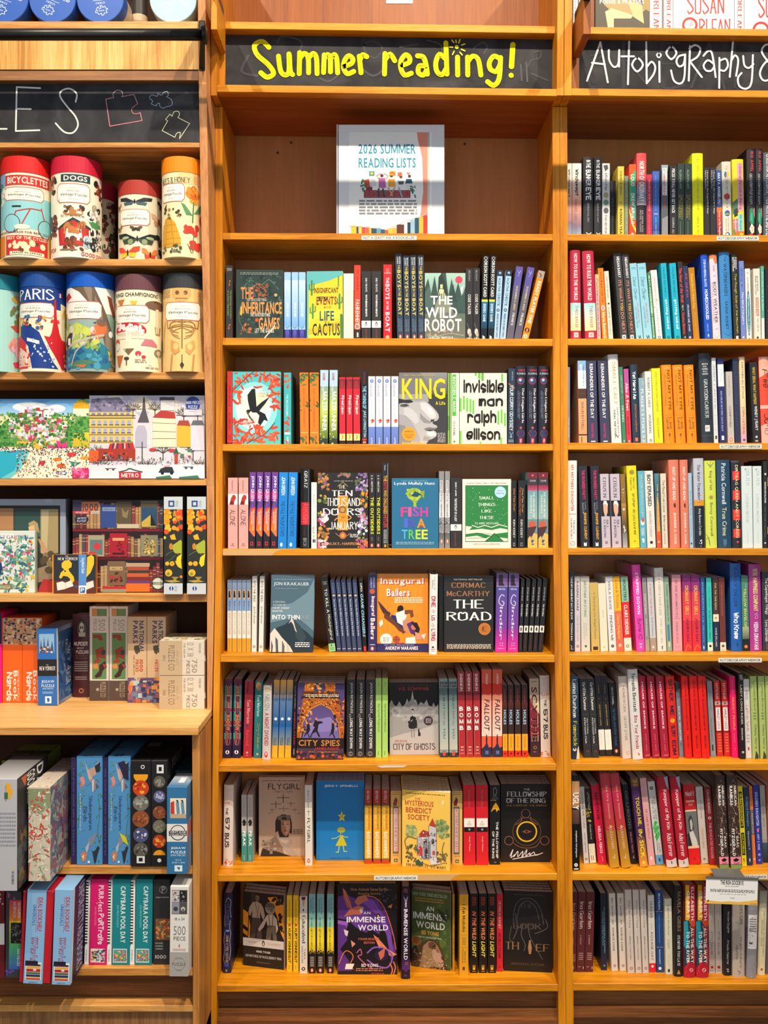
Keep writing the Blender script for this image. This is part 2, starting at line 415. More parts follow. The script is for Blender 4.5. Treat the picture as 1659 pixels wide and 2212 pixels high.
    def build(s, name, fmap, parent, mat=None, cuts=0):
        """fmap(x, y, lift) -> 3D point"""
        if not s.v: return None
        if cuts:
            me = bpy.data.meshes.new('tmp'); me.from_pydata(s.v, [], s.f)
            ca = me.color_attributes.new('Col', 'FLOAT_COLOR', 'CORNER')
            lc = []
            for p in me.polygons:
                for vi in p.vertices: lc += s.c[vi]
            ca.data.foreach_set('color', lc)
            bm = bmesh.new(); bm.from_mesh(me)
            for k in range(1, cuts):
                bmesh.ops.bisect_plane(bm, geom=bm.verts[:]+bm.edges[:]+bm.faces[:], dist=1e-7, plane_co=(s.w*k/cuts, 0, 0), plane_no=(1, 0, 0))
            for v in bm.verts: v.co = fmap(v.co.x, v.co.y, v.co.z)
            bm.to_mesh(me); bm.free(); me.name = name; me.materials.append(mat or M['print'])
            return link(bpy.data.objects.new(name, me), parent)
        return mesh_obj(name, [fmap(*p) for p in s.v], s.f, mat or M['print'], parent, s.c)
# ------------------------------------------------------------------ the room shell
def structure(name, vf, mat):
    o = mesh_obj(name, vf[0], vf[1], mat); o['kind'] = 'structure'; return o
structure('floor', boxv(-4, 4, -3.6, D+.6, -.05, 0), M['floor'])
structure('wall_back', boxv(-4, 4, D+.30, D+.40, 0, 4.6), M['wall'])

YF = D                      # front plane of the middle and right bookcases
YT = D*.972                 # their taller, deeper top units
SD = .225                   # shelf depth
BACK = D+.245
# left edge / right edge of the middle bookcase's uprights, read down the photo: (y, outer, inner)
LU = [(231, 465, 480.5), (700, 465.5, 480.5), (1150, 466, 480.5), (1300, 464.2, 478.5), (1450, 461.5, 475.5), (1700, 458.5, 471.5), (1900, 457.2, 469.5), (2060, 456.4, 468.5), (2260, 456, 468)]
RU = [(231, 1193.5, 1208.5), (500, 1194.5, 1209.5), (800, 1194.5, 1210), (1200, 1195.5, 1211), (1400, 1198, 1213.5), (1650, 1202, 1217), (1900, 1204, 1220), (2260, 1207, 1223)]
RR = [(y, b+.8, b+16.5) for y, a, b in RU]
def ix(tab, y, k):
    for a, b in zip(tab, tab[1:]):
        if a[0] <= y <= b[0]:
            t = (y-a[0])/(b[0]-a[0]); return a[k]+t*(b[k]-a[k])
    return tab[0][k] if y < tab[0][0] else tab[-1][k]
def case_root(label, x):
    return empty('bookcase', (x, D, 0), label, 'bookcase')
def under(root, o):   # parts are written in world coordinates, then hung on the root
    o.matrix_parent_inverse = Matrix.Translation(-root.location); return o
def label_strip(root, x0, x1, y0, y1, Y, text, bg='e9e6dc'):
    v, f = boxv(wx(x0, Y), wx(x1, Y), Y-.0016, Y-.0004, wz(y1, Y), wz(y0, Y))
    o = under(root, mesh_obj('shelf_label', v, f, M['cover'], root, [col(bg)]*8))
    a = Art(wx(x1, Y)-wx(x0, Y), (y1-y0)*Y/F); a.run('T 3 97 20 80 222 n ' + text)
    ox, oz = wx(x0, Y), wz(y0, Y)
    a.build('lettering', lambda x, y, l: (ox+x, Y-.0018-l, oz-y), o)
    return o

# shelf fronts: (y of the top edge at the left end, at the right end, thickness px)
MS = {1: (503, 505.7, 14.5), 2: (729.8, 732, 16), 3: (959.5, 958.8, 15), 4: (1186, 1184.6, 14.5), 5: (1414.8, 1415.6, 15.5), 6: (1652.5, 1650, 15), 7: (1889.5, 1887, 15), 8: (2128, 2126.8, 15)}
RS = {1: (505.4, 508, 15), 2: (731.6, 732, 14.7), 3: (956.6, 957, 15), 4: (1184, 1185, 14.8), 5: (1414, 1413, 15.5), 6: (1649.5, 1648.5, 15.5), 7: (1886, 1886.5, 16), 8: (2125, 2124.5, 15.3)}
XR_END = 1800.0
ACR = {'oak_h': None}
def build_mid():
    r = case_root('tall honey oak bookcase under the chalkboard sign lettered in yellow', 0)
    U = lambda o: under(r, o)
    U(post('side_panel', [(y, a, b, YF) for y, a, b in LU], SD, M['oak_v'], r))
    U(post('side_panel', [(y, a, b, YF) for y, a, b in RU], SD, M['oak_v'], r))
    U(mesh_obj('back_panel', *boxv(wx(466, D), wx(1206, D), BACK-.018, BACK-.006, 0.02, wz(60, YF)), M['oak_in'], r))
    for k, (a, b, t) in MS.items():
        U(plank('shelf', (ix(LU, a, 2), a), (ix(RU, b, 1), b), t, YF, SD-.005, M['oak_h'], r))
    # upper unit
    U(post('side_panel', [(-230, 456, 469.5, YT), (206, 456, 468.5, YT)], .30, M['oak_v'], r))
    U(post('side_panel', [(-230, 1206, 1219.4, YT), (206, 1203, 1217.4, YT)], .30, M['oak_v'], r))
    U(plank('valance_rail', (468.5, 182.5), (1203, 192), 16, YT, .03, M['oak_h'], r))
    YU = YT+.03
    v = [P3(457, 199, YT+.002), P3(1217.5, 206.5, YT+.002)]
    a, b = v; t = .018
    vv = hexa([(a[0], a[1], a[2]), (b[0], b[1], b[2]), (b[0], b[1], b[2]+t*.2), (a[0], a[1], a[2]+t*.2), (a[0], BACK-.02, a[2]), (b[0], BACK-.02, b[2]), (b[0], BACK-.02, b[2]+t*.2), (a[0], BACK-.02, a[2]+t*.2)])
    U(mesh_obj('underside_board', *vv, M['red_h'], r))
    Y0 = D*.987
    U(plank('shelf', (472, 46), (1203, 56.5), 16, Y0, .25, M['oak_h'], r))
    U(mesh_obj('support_cleat', *hexa([P3(472, 190, D*.99), P3(487, 190, D*.99), P3(487, 60, D*.99), P3(472, 60, D*.99)] + [P3(472, 190, D*1.01), P3(487, 190, D*1.01), P3(487, 60, D*1.01), P3(472, 60, D*1.01)]), M['oak_v'], r))
    U(mesh_obj('back_panel', *hexa([(wx(459, YT), BACK-.03, wz(70, YF)), (wx(1215, YT), BACK-.03, wz(70, YF)), (wx(1215, YT), BACK-.03, wz(-230, YT)), (wx(459, YT), BACK-.03, wz(-230, YT)),
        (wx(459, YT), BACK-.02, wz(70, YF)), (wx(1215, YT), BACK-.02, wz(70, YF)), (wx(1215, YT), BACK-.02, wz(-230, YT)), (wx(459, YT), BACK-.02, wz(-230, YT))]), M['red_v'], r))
    cb = U(mesh_obj('chalkboard', *hexa([P3(475, 204, D), P3(1203, 210, D), P3(1203, 62, D), P3(475, 52, D)] + [P3(475, 204, D+.012), P3(1203, 210, D+.012), P3(1203, 62, D+.012), P3(475, 52, D+.012)]), M['board'], r))
    # toe kick
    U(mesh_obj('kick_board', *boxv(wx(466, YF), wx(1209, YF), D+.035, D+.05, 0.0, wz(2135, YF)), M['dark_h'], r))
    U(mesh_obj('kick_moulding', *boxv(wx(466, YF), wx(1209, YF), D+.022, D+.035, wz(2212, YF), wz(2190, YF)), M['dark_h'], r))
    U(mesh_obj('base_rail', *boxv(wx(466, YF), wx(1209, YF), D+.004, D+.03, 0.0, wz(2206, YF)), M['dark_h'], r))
    label_strip(r, 808, 902, 1891.5, 1901, YF, 'AUTOBIOGRAPHY/MEMOIR')
    label_strip(r, 781, 900, 509.5, 518.5, YF, 'NOT A GIANT? ASK A BOOKSELLER!')
    U(mesh_obj('paper_card', *hexa([P3(q[0], q[1], yy) for yy in (BACK-.0315, BACK-.0303) for q in ((834, 7.5), (892, 7.5), (892, -22), (834, -22))]), M['cover'], r, [col('e8e6e2')]*8))
    def dot(x, y, Y, rad, c, nm): U(mesh_obj(nm, [(wx(x, Y)+rad*math.cos(k*.7854), Y-.0004, wz(y, Y)+rad*math.sin(k*.7854)) for k in range(8)], [tuple(range(8))], M['cover'], r, [col(c)]*8))
    for x, y in ((629, 308), (1004, 311), (600, 330)): dot(x, y, BACK-.018, .0042, '4a2a14', 'screw_hole')
    for x0, x1, k, dx in ((482, 600, 4, 12), (812, 880, 6, 0), (845, 985, 7, 12)):
        y = MS[k][0]+(MS[k][1]-MS[k][0])*(x0-480)/715; th = MS[k][2]
        pts = [(x0, y+1), (x1+dx, y+1), (x1-dx*.3, y+th*.35), (x1-dx, y+th-1), (x0, y+th-1)] if k != 6 else [(x0, y+3), (x0+20, y+1.5), (x1, y+2), (x1-8, y+6), (x0+12, y+7)]
        U(mesh_obj('tape_residue', [(wx(a, D), D-.0003, wz(b, D)) for a, b in pts], [tuple(range(len(pts)))], M['cover'], r, [col('d0a468' if k != 6 else 'd8cdb8')]*len(pts)))
    return r, cb
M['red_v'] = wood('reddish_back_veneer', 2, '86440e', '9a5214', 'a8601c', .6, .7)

def build_right():
    r = case_root('right-hand honey oak bookcase full of memoirs below the white chalk sign', wx(1500, YF))
    U = lambda o: under(r, o)
    U(post('side_panel', [(y, a, b, YF) for y, a, b in RR], SD, M['oak_v'], r))
    U(post('side_panel', [(231, XR_END, XR_END+16, YF), (2260, XR_END, XR_END+16, YF)], SD, M['oak_v'], r))
    U(mesh_obj('back_panel', *boxv(wx(1214, YF), wx(XR_END+14, YF), BACK-.018, BACK-.006, .02, wz(60, YF)), M['oak_in'], r))
    for k, (a, b, t) in RS.items():
        U(plank('shelf', (ix(RR, a, 2), a), (XR_END, b+(b-a)*.3), t, YF, SD-.005, M['oak_h'], r))
    U(post('side_panel', [(-230, 1221.4, 1236, YT), (206, 1218.6, 1235, YT)], .30, M['oak_v'], r))
    U(plank('valance_rail', (1235, 190.5), (XR_END, 197), 16, YT, .03, M['oak_h'], r))
    a, b = P3(1221.6, 206.5, YT+.002), P3(XR_END, 213.5, YT+.002)
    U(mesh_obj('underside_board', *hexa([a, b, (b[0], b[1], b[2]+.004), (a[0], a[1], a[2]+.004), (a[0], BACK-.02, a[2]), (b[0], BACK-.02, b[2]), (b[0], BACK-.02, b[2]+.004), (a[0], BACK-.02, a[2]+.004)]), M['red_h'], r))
    U(plank('shelf', (1238, 57.5), (XR_END, 64.5), 15.5, D*.987, .25, M['oak_h'], r))
    U(mesh_obj('support_cleat', *hexa([P3(q[0], q[1], yy) for yy in (D*.99, D*1.01) for q in ((1236, 200), (1251, 200), (1251, 82), (1236, 82))]), M['red_v'], r))
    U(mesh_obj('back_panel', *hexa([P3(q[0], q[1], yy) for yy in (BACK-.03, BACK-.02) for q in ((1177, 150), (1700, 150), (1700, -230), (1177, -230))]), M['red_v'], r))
    cb = U(mesh_obj('chalkboard', *hexa([P3(q[0], q[1], yy) for yy in (D, D+.012) for q in ((1235, 206), (1795, 214), (1795, 90), (1235, 84))]), M['board'], r))
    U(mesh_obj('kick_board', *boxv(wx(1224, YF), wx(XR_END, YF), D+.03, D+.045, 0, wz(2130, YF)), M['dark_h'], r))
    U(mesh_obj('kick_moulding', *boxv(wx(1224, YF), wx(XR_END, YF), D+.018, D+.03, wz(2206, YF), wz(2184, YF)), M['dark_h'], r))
    for x0, x1, y0, y1 in ((1548, 1638.5, 510.5, 520), (1554, 1645, 960, 969.5), (1551.5, 1645, 1421, 1430.5), (1586, 1657, 1889, 1898.5)):
        label_strip(r, x0, x1, y0, y1, YF, 'AUTOBIOGRAPHY/MEMOIR')
    return r, cb

# left hutch: upright front edges (y, inner, outer, distance factor)
LH = [(-230, 424, 443, .94), (0, 427.5, 444, .944), (160, 429, 446, .949), (300, 431.5, 448, .956), (450, 434, 450.5, .961), (600, 437.5, 453, .968), (750, 440.5, 456, .976), (900, 444, 459.5, .988), (1050, 446.5, 462.5, .998), (1200, 447.5, 463.5, 1.0), (1300, 447.5, 462.5, 1.0), (1535, 447.5, 457.5, 1.0)]
LS = {1: (303, 303, 16), 2: (559.5, 559.5, 15), 3: (804.5, 804.5, 15.5), 4: (1034, 1034, 15), 5: (1283, 1283, 17.5)}
YLOW = D*.935; YLIP = D*.927
LL = [(1580, 415, 431.5), (1800, 416, 431.5), (1950, 416.5, 431), (2260, 417, 430.5)]
def lk(y): return D*ix(LH, y, 3)
def build_left():
    r = case_root('tan oak hutch and base cabinet holding puzzles, left of the books', wx(150, YF))
    U = lambda o: under(r, o)
    U(post('side_panel', [(y, a, b, D*k) for y, a, b, k in LH], (BACK-.02,), M['tan_v'], r))
    for k, (a, b, t) in LS.items():
        Y = lk(a)+.003
        U(plank('shelf', (-260, a), (ix(LH, a, 1), b), t, Y, BACK-.03-Y, M['tan_h'], r))
    U(mesh_obj('back_panel', *boxv(wx(-260, D), wx(455, D), BACK-.018, BACK-.006, wz(1586, YLIP), wz(-230, D)), M['back_dark'], r))
    Y = lk(50)+.003
    U(plank('shelf', (-260, 45.7), (427.5, 45.7), 16.5, Y, .20, M['tan_h'], r))
    Yp = lk(120)+.006
    U(mesh_obj('fascia_panel', *hexa([P3(q[0], q[1], yy) for yy in (Yp, Yp+.02) for q in ((-260, 150), (429, 150), (428, 84), (-260, 84))]), M['pale_v'], r))
    U(plank('ledge', (-260, 153), (429.5, 153), 21, Yp-.004, .03, M['brown_h'], r))
    Yb = lk(240)+.006
    cb = U(mesh_obj('chalkboard', *hexa([P3(q[0], q[1], yy) for yy in (Yb+.003, Yb+.015) for q in ((-260, 306), (432, 306), (430, 172), (-260, 172))]), M['board'], r))
    # counter and base cabinet
    zt = wz(1571, YLIP)
    xr = wx(428.5, YLIP)
    U(bevelled('counter_top', boxv(wx(-300, YLIP), xr, YLIP, BACK-.02, wz(1587.5, YLIP), zt), M['counter'], r, .0015))
    U(mesh_obj('counter_edge', *boxv(wx(-300, YLIP), xr, YLIP-.0015, YLIP-.0002, wz(1587.3, YLIP), zt-.0008), M['tan_h'], r))
    U(post('side_panel', [(1587.8 if i == 0 else y, a, b, YLOW) for i, (y, a, b) in enumerate(LL)], (BACK-.02,), M['lowtan_v'], r))
    for a, t, yy in ((1871, 17.5, YLOW), (2091, 17, YLOW)):
        U(plank('shelf', (-300, a), (ix(LL, a, 1), a), t, yy+.002, .28, M['lowtan_h'], r))
    U(mesh_obj('back_panel', *boxv(wx(-300, D), wx(452, D), YLOW+.30, YLOW+.312, 0, wz(1575, YLOW)), M['back_dark'], r))
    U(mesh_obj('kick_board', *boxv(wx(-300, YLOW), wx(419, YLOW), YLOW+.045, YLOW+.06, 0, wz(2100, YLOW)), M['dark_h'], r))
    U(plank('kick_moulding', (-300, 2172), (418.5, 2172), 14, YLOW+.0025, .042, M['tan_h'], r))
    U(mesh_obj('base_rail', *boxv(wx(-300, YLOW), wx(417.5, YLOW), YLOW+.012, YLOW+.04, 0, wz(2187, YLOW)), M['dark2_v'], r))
    return r, cb
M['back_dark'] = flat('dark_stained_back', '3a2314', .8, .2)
M['brown_h'] = wood('brown_ledge_oak', 0, '7c5234', '94643e', 'a5754a')
M['counter'] = wood('counter_oak_top', 0, 'c68a48', 'dca865', 'e6b878', .5)
M['lowtan_v'] = wood('base_cabinet_upright_oak', 2, '9a6028', 'b67a38', 'c48a48')
M['lowtan_h'] = wood('base_cabinet_shelf_oak', 0, 'b2712e', 'd09448', 'dda55c')
M['dark2_v'] = wood('brown_base_board', 2, '7a5230', '936840', 'a3784e')
mid, cb_mid = build_mid()
right, cb_right = build_right()
left, cb_left = build_left()

# ------------------------------------------------------------------ chalk lettering
def chalk(board, Yf_, x0, y0, sc, lines, name='lettering'):
    v, f, c = [], [], []; nl = 0
    for (co, w, pts) in lines:
        vv, ff = [], []; pts = [tuple(map(float, p.split(','))) for p in pts.split()]
        stroke(vv, ff, smooth(pts, 5) if len(pts) > 2 and co[0] != '!' else pts, w, 10)
        Y = Yf_ - .0006 - 1.8e-5*nl; nl += 1
        b = len(v); v += [(wx(x0+x/sc, Y), Y-q, wz(y0+y/sc, Y)) for x, y, q in vv]; f += [tuple(b+i for i in q) for q in ff]; c += [col(co.strip('!'))]*len(vv)
    o = mesh_obj(name, v, f, M['chalk'], board, c); root = board.parent
    o.matrix_parent_inverse = Matrix.Translation(-root.location) if False else Matrix.Identity(4)
    if name != 'lettering': o['kind'] = 'stuff'
    return o
YL = 'e9df1e'
SUM = [(YL, 22, p) for p in ('292,212 262,186 228,203 240,245 290,290 313,328 285,346 256,326', '335,252 345,318 366,336 382,318 382,242', '384,250 388,318 398,334',
 '430,236 428,330', '430,262 450,240 468,258 470,326', '470,260 490,240 505,260 508,330', '540,246 537,325', '540,262 555,245 567,262 568,322', '568,262 585,245 596,265 600,326',
 '630,298 662,284 668,264 650,250 632,270 627,305 644,330 672,320', '697,252 705,326', '700,268 712,246 730,254', '812,240 810,332', '812,268 835,243 856,272',
 '890,292 920,280 922,258 904,246 885,270 883,305 900,336 930,328', '958,250 984,256 996,290 1002,332', '994,296 966,296 962,325 984,336 1000,312', '1085,192 1090,332',
 '1082,262 1056,244 1040,280 1045,320 1068,334 1088,305', '1137,256 1138,336', '1182,256 1183,336', '1184,275 1205,252 1230,268 1242,336',
 '1326,262 1300,252 1280,280 1285,310 1310,320 1327,292', '1330,258 1324,350 1300,382 1272,366')] + [(YL, 24, '1385,200 1379,298'), (YL, 22, '1377,337 1378,338')] + \
 [('f5ea40', 17, '1133,210 1134,211')] + [('!f5ea50', 6, p) for p in ('1112,180 1120,190', '1148,177 1143,192', '1170,197 1156,202', '1155,221 1170,228', '1148,234 1158,246', '1122,230 1115,244', '1102,210 1116,211', '1130,180 1131,190')]
SMEAR = [('525254', 9, '330,190 350,165 400,170 440,190 430,230'), ('505052', 8, '720,200 760,185 800,215 770,260 730,240 720,200'), ('525155', 10, '700,300 760,340 820,300'),
 ('555558', 8, '1210,215 1250,190 1270,210 1255,240'), ('555558', 7, '1480,235 1510,230 1505,260 1470,270 1450,300'), ('5c5c60', 8, '1420,290 1425,360'), ('5c5c60', 8, '1445,280 1450,365'), ('565659', 9, '600,340 560,365 520,350'),
 ('545458', 6, '1000,180 1060,200 1070,250'), ('525256', 12, '200,250 170,320 240,340'), ('535357', 9, '1470,330 1540,360'), ('535357', 9, '880,210 960,200')]
chalk(cb_mid, D, 440, 0, 2.074, SMEAR, 'chalk_smears'); chalk(cb_mid, D-.0009, 440, 0, 2.074, SUM)
rnd = random.Random(4); STK = []
for c_, w_, pp in SUM[:24]:
    q = smooth([tuple(map(float, a.split(','))) for a in pp.split()], 3)
    for k in range(len(q)//2):
        i = rnd.randrange(max(len(q)-2, 1)); dx, dy = rnd.uniform(-7, 7), rnd.uniform(-5, 5)
        STK.append((rnd.choice(['f3ec6a', 'd2c82a', 'c4ba30']), rnd.uniform(1.2, 2.6), ' '.join('%g,%g' % (a+dx, b+dy) for a, b in q[i:i+3])))
chalk(cb_mid, D-.0016, 440, 0, 2.074, STK, 'chalk_streaks')
WH = 'e4e4e6'
AUT = [(WH, 15, p) for p in ('245,632 350,332', '350,330 408,642', '285,490 385,502', '416,390 420,470 455,522 490,498 497,388', '497,388 496,520', '575,325 565,658', '515,440 612,440',
 '638,452 598,505 638,558 682,505 638,452', '708,328 712,650', '715,520 750,482 778,520 765,580 712,650', '810,482 812,640', '904,364 865,412 904,462 944,412 904,364',
 '1005,428 962,440 944,480 965,518 1000,500 1012,430', '1012,425 1006,600 975,652 925,630 902,550', '1050,360 1040,630', '1045,378 1090,352 1130,380 1110,440 1050,480', '1050,480 1142,602',
 '1155,436 1190,400 1222,420 1250,602', '1236,500 1190,470 1156,510 1176,550 1215,552 1240,520', '1280,452 1278,686', '1285,472 1330,460 1346,510 1320,552 1283,545', '1385,332 1360,600',
 '1375,470 1400,432 1426,470 1410,592', '1465,438 1475,510 1510,530 1545,500', '1541,430 1530,640 1490,692 1436,672 1424,610 1452,570',
 '1700,350 1640,350 1610,400 1650,470 1730,560 1790,640', '1740,520 1700,600 1630,630 1596,580 1620,510 1690,440')] + [(WH, 11, '806,414 790,430 806,450 824,430 806,414')]
SM2 = [('46464b', 26, '530,330 530,680'), ('424247', 14, '550,340 690,340 680,440 560,480'), ('45454a', 18, '560,470 720,670'), ('44444a', 22, '830,330 830,670 1000,665'), ('44444a', 14, '830,340 970,335'), ('44444a', 12, '830,500 930,500'), ('46464c', 22, '1200,340 1060,680'),
 ('46464c', 22, '1200,340 1320,690'), ('46464c', 12, '1120,540 1260,540'), ('424247', 20, '1400,340 1400,680'), ('424247', 14, '1400,340 1500,360 1570,480 1530,600 1450,670'), ('414146', 40, '220,420 300,640'), ('48484c', 10, '270,440 410,400 330,460')]
chalk(cb_right, D, 1200, 0, 3.614, SM2, 'chalk_smears'); chalk(cb_right, D-.0009, 1200, 0, 3.614, AUT)
YB = lk(240)+.009
LES = [('!e6e4de', 12, p) for p in ('-60,650 -60,962 50,962', '300,658 125,650 118,978 295,972', '122,812 230,814')] + [('e6e4de', 12, '565,760 572,700 520,662 460,678 450,722 505,800 562,868 582,935 545,990 480,985 415,920')] + \
 [('!d98a94', 6, '848,728 790,740 820,942 1060,900 1046,840'), ('b8a0a4', 5, '848,728 845,698 875,673 908,682 916,706 908,722'), ('!cfa0a4', 5, '908,722 1000,705 1028,775'), ('d98a94', 5, '1028,775 986,808 990,842 1020,850 1046,840'),
  ('a8b8cc', 5, '1115,730 1135,710 1175,718 1180,697 1205,712 1222,690 1250,685 1256,712 1245,722 1280,745 1282,785 1240,798 1220,808 1195,795 1190,770 1170,780 1165,790 1130,775 1140,755 1115,730'),
  ('!d8d4b4', 5, '1285,868 1268,852 1236,892 1252,902 1210,975 1305,1025'), ('d8d4b4', 5, '1285,868 1300,835 1330,832 1340,855 1328,878'), ('!d8d4b4', 5, '1328,878 1416,922 1340,1035'), ('d8d4b4', 5, '1305,1025 1320,995 1345,990 1340,1035')]
chalk(cb_left, YB, 0, 0, 3.456, LES)

# ladder rails
def rail(label, pts_tube, plates, name='ladder_rail'):
    r = empty(name, pts_tube[0][0], label, 'rail')
    for (a, b, rad, nm) in [(p[0], p[1], p[2], p[3]) for p in pts_tube]:
        v, f = [], []; tube(v, f, a, b, rad); under(r, mesh_obj(nm, v, f, M['iron'], r, smooth=True))
    for nm, vf in plates: under(r, bevelled(nm, vf, M['iron'], r, .002))
    return r
Yr = D*.912
def pr(px, py, Y=Yr): return P3(px, py, Y)
YBk = lk(100)-.003
yk = D*.944
plate = hexa([P3(q[0], q[1], yy) for yy in (yk-.006, yk-.0005) for q in ((430, 154), (443, 154), (443, 44), (429, 44))])
arm = hexa([P3(q[0], q[1], yy) for yy in (Yr, yk) for q in ((431, 142), (441, 142), (446, 66), (432, 66))])
rl = rail('black iron ladder rail on a bracket in front of the pale fascia', [(pr(-320, 75), pr(441, 75), .0135, 'pipe'), (pr(439, 75), pr(446, 75), .022, 'end_cap')], [('bracket_plate', plate), ])
zt_ = wz(75, Yr)
vv = [(wx(432, Yr), Yr+.002, zt_-.01), (wx(441, Yr), Yr+.002, zt_-.01), (wx(441, Yr), Yr+.002, zt_+.012), (wx(432, Yr), Yr+.002, zt_+.012), (wx(431, yk), yk-.006, wz(150, yk)), (wx(442, yk), yk-.006, wz(150, yk)), (wx(442, yk), yk-.006, wz(66, yk)), (wx(431, yk), yk-.006, wz(66, yk))]
under(rl, mesh_obj('bracket_arm', *hexa(vv), M['iron'], rl))
for py in (56, 144):
    v, f = [], []; a = P3(436, py, yk-.006); tube(v, f, a, (a[0], a[1]-.003, a[2]), .0045, 10); under(rl, mesh_obj('screw', v, f, M['iron'], rl))
YC0, YC1 = D*.934, D*.985
zrail = 2.70; yrail = D-.31
rr = empty('ladder_rail', (wx(800, yrail), yrail, zrail), 'black iron ladder rail above the frame carried by two wooden arms', 'rail')
v, f = [], []; tube(v, f, (-.46, yrail, zrail), (2.2, yrail, zrail), .019); under(rr, mesh_obj('pipe', v, f, M['iron'], rr, smooth=True))
for xa, xb, xc, xd in ((455.5, 469, 0, 0), (1259.5, 1276, 0, 0)):
    zl = ZC + (HY-64)*YC0/F if xa < 900 else ZC + (HY-74)*YC0/F
    x0, x1 = wx(xa, YC0), wx(xb, YC0)
    c = bevelled('wooden_arm', boxv(x0, x1, YC0, YC1+.002, zl, zl+.085), M['red_v' if xa > 900 else 'oak_v'], rr, .001); under(rr, c)
    v, f = boxv(x0+.001, x1-.001, yrail-.01, YC1-.02, zl+.0855, zl+.105); c = mesh_obj('bracket_plate', v, f, M['iron'], rr); under(rr, c)
    v, f = boxv(x0, x1, yrail-.015, yrail+.015, zl+.105, zrail-.012); c = mesh_obj('bracket_post', v, f, M['iron'], rr); under(rr, c)

# ------------------------------------------------------------------ books, boxes, tins
def cshape(w, d, H, t, bulge, n=6):
    """sleeve of a book: spine across x at y=0, boards back to y=d"""
    O = [(-w/2, d), (-w/2, 0)]; I = [(-w/2+t, d), (-w/2+t, t)]
    for k in range(1, n):
        u = k/n; x = -w/2+u*w; b = bulge*(1-(2*u-1)**2)
        O.append((x, -b)); I.append((-w/2+t+u*(w-2*t), t-b))
    O += [(w/2, 0), (w/2, d)]; I += [(w/2-t, t), (w/2-t, d)]
    m = len(O); v = [(x, y, 0) for x, y in O] + [(x, y, 0) for x, y in I] + [(x, y, H) for x, y in O] + [(x, y, H) for x, y in I]
    f = []
    for k in range(m-1):
        f += [(k, k+1, 2*m+k+1, 2*m+k), (m+k, 3*m+k, 3*m+k+1, m+k+1), (k, m+k, m+k+1, k+1), (2*m+k, 2*m+k+1, 3*m+k+1, 3*m+k)]
    f += [(0, 2*m, 3*m, m), (m-1, 2*m-1, 4*m-1, 3*m-1)]
    return v, f
def shelf_z(kind, y, x):
    pass
ORD = ['', 'first', 'second', 'third', 'fourth', 'fifth', 'sixth', 'seventh', 'eighth', 'ninth']
LAB = {}
def finish_labels():
    for (desc, where), obs in LAB.items():
        n = len(obs)
        for i, o in enumerate(obs):
            pre = desc if n == 1 else '%s of %s: %s' % ((ORD[i+1] if i < 9 else str(i+1)+'th'), ['', '', 'two', 'three', 'four', 'five', 'six', 'seven', 'eight'][min(n, 8)], desc)
            o['label'] = '%s, %s' % (pre, where)
def reg(o, desc, where, cat, group):
    LAB.setdefault((desc, where), []).append(o); o['category'] = cat; o['group'] = group; o['label'] = desc
def opt(tokens):
    d = {}
    for t in tokens: d[t[0]] = float(t[1:]) if t[0] not in 'cg' else t[1:]
    return d
PREV = {}; LIM = BACK-.022
LASTE = [None]
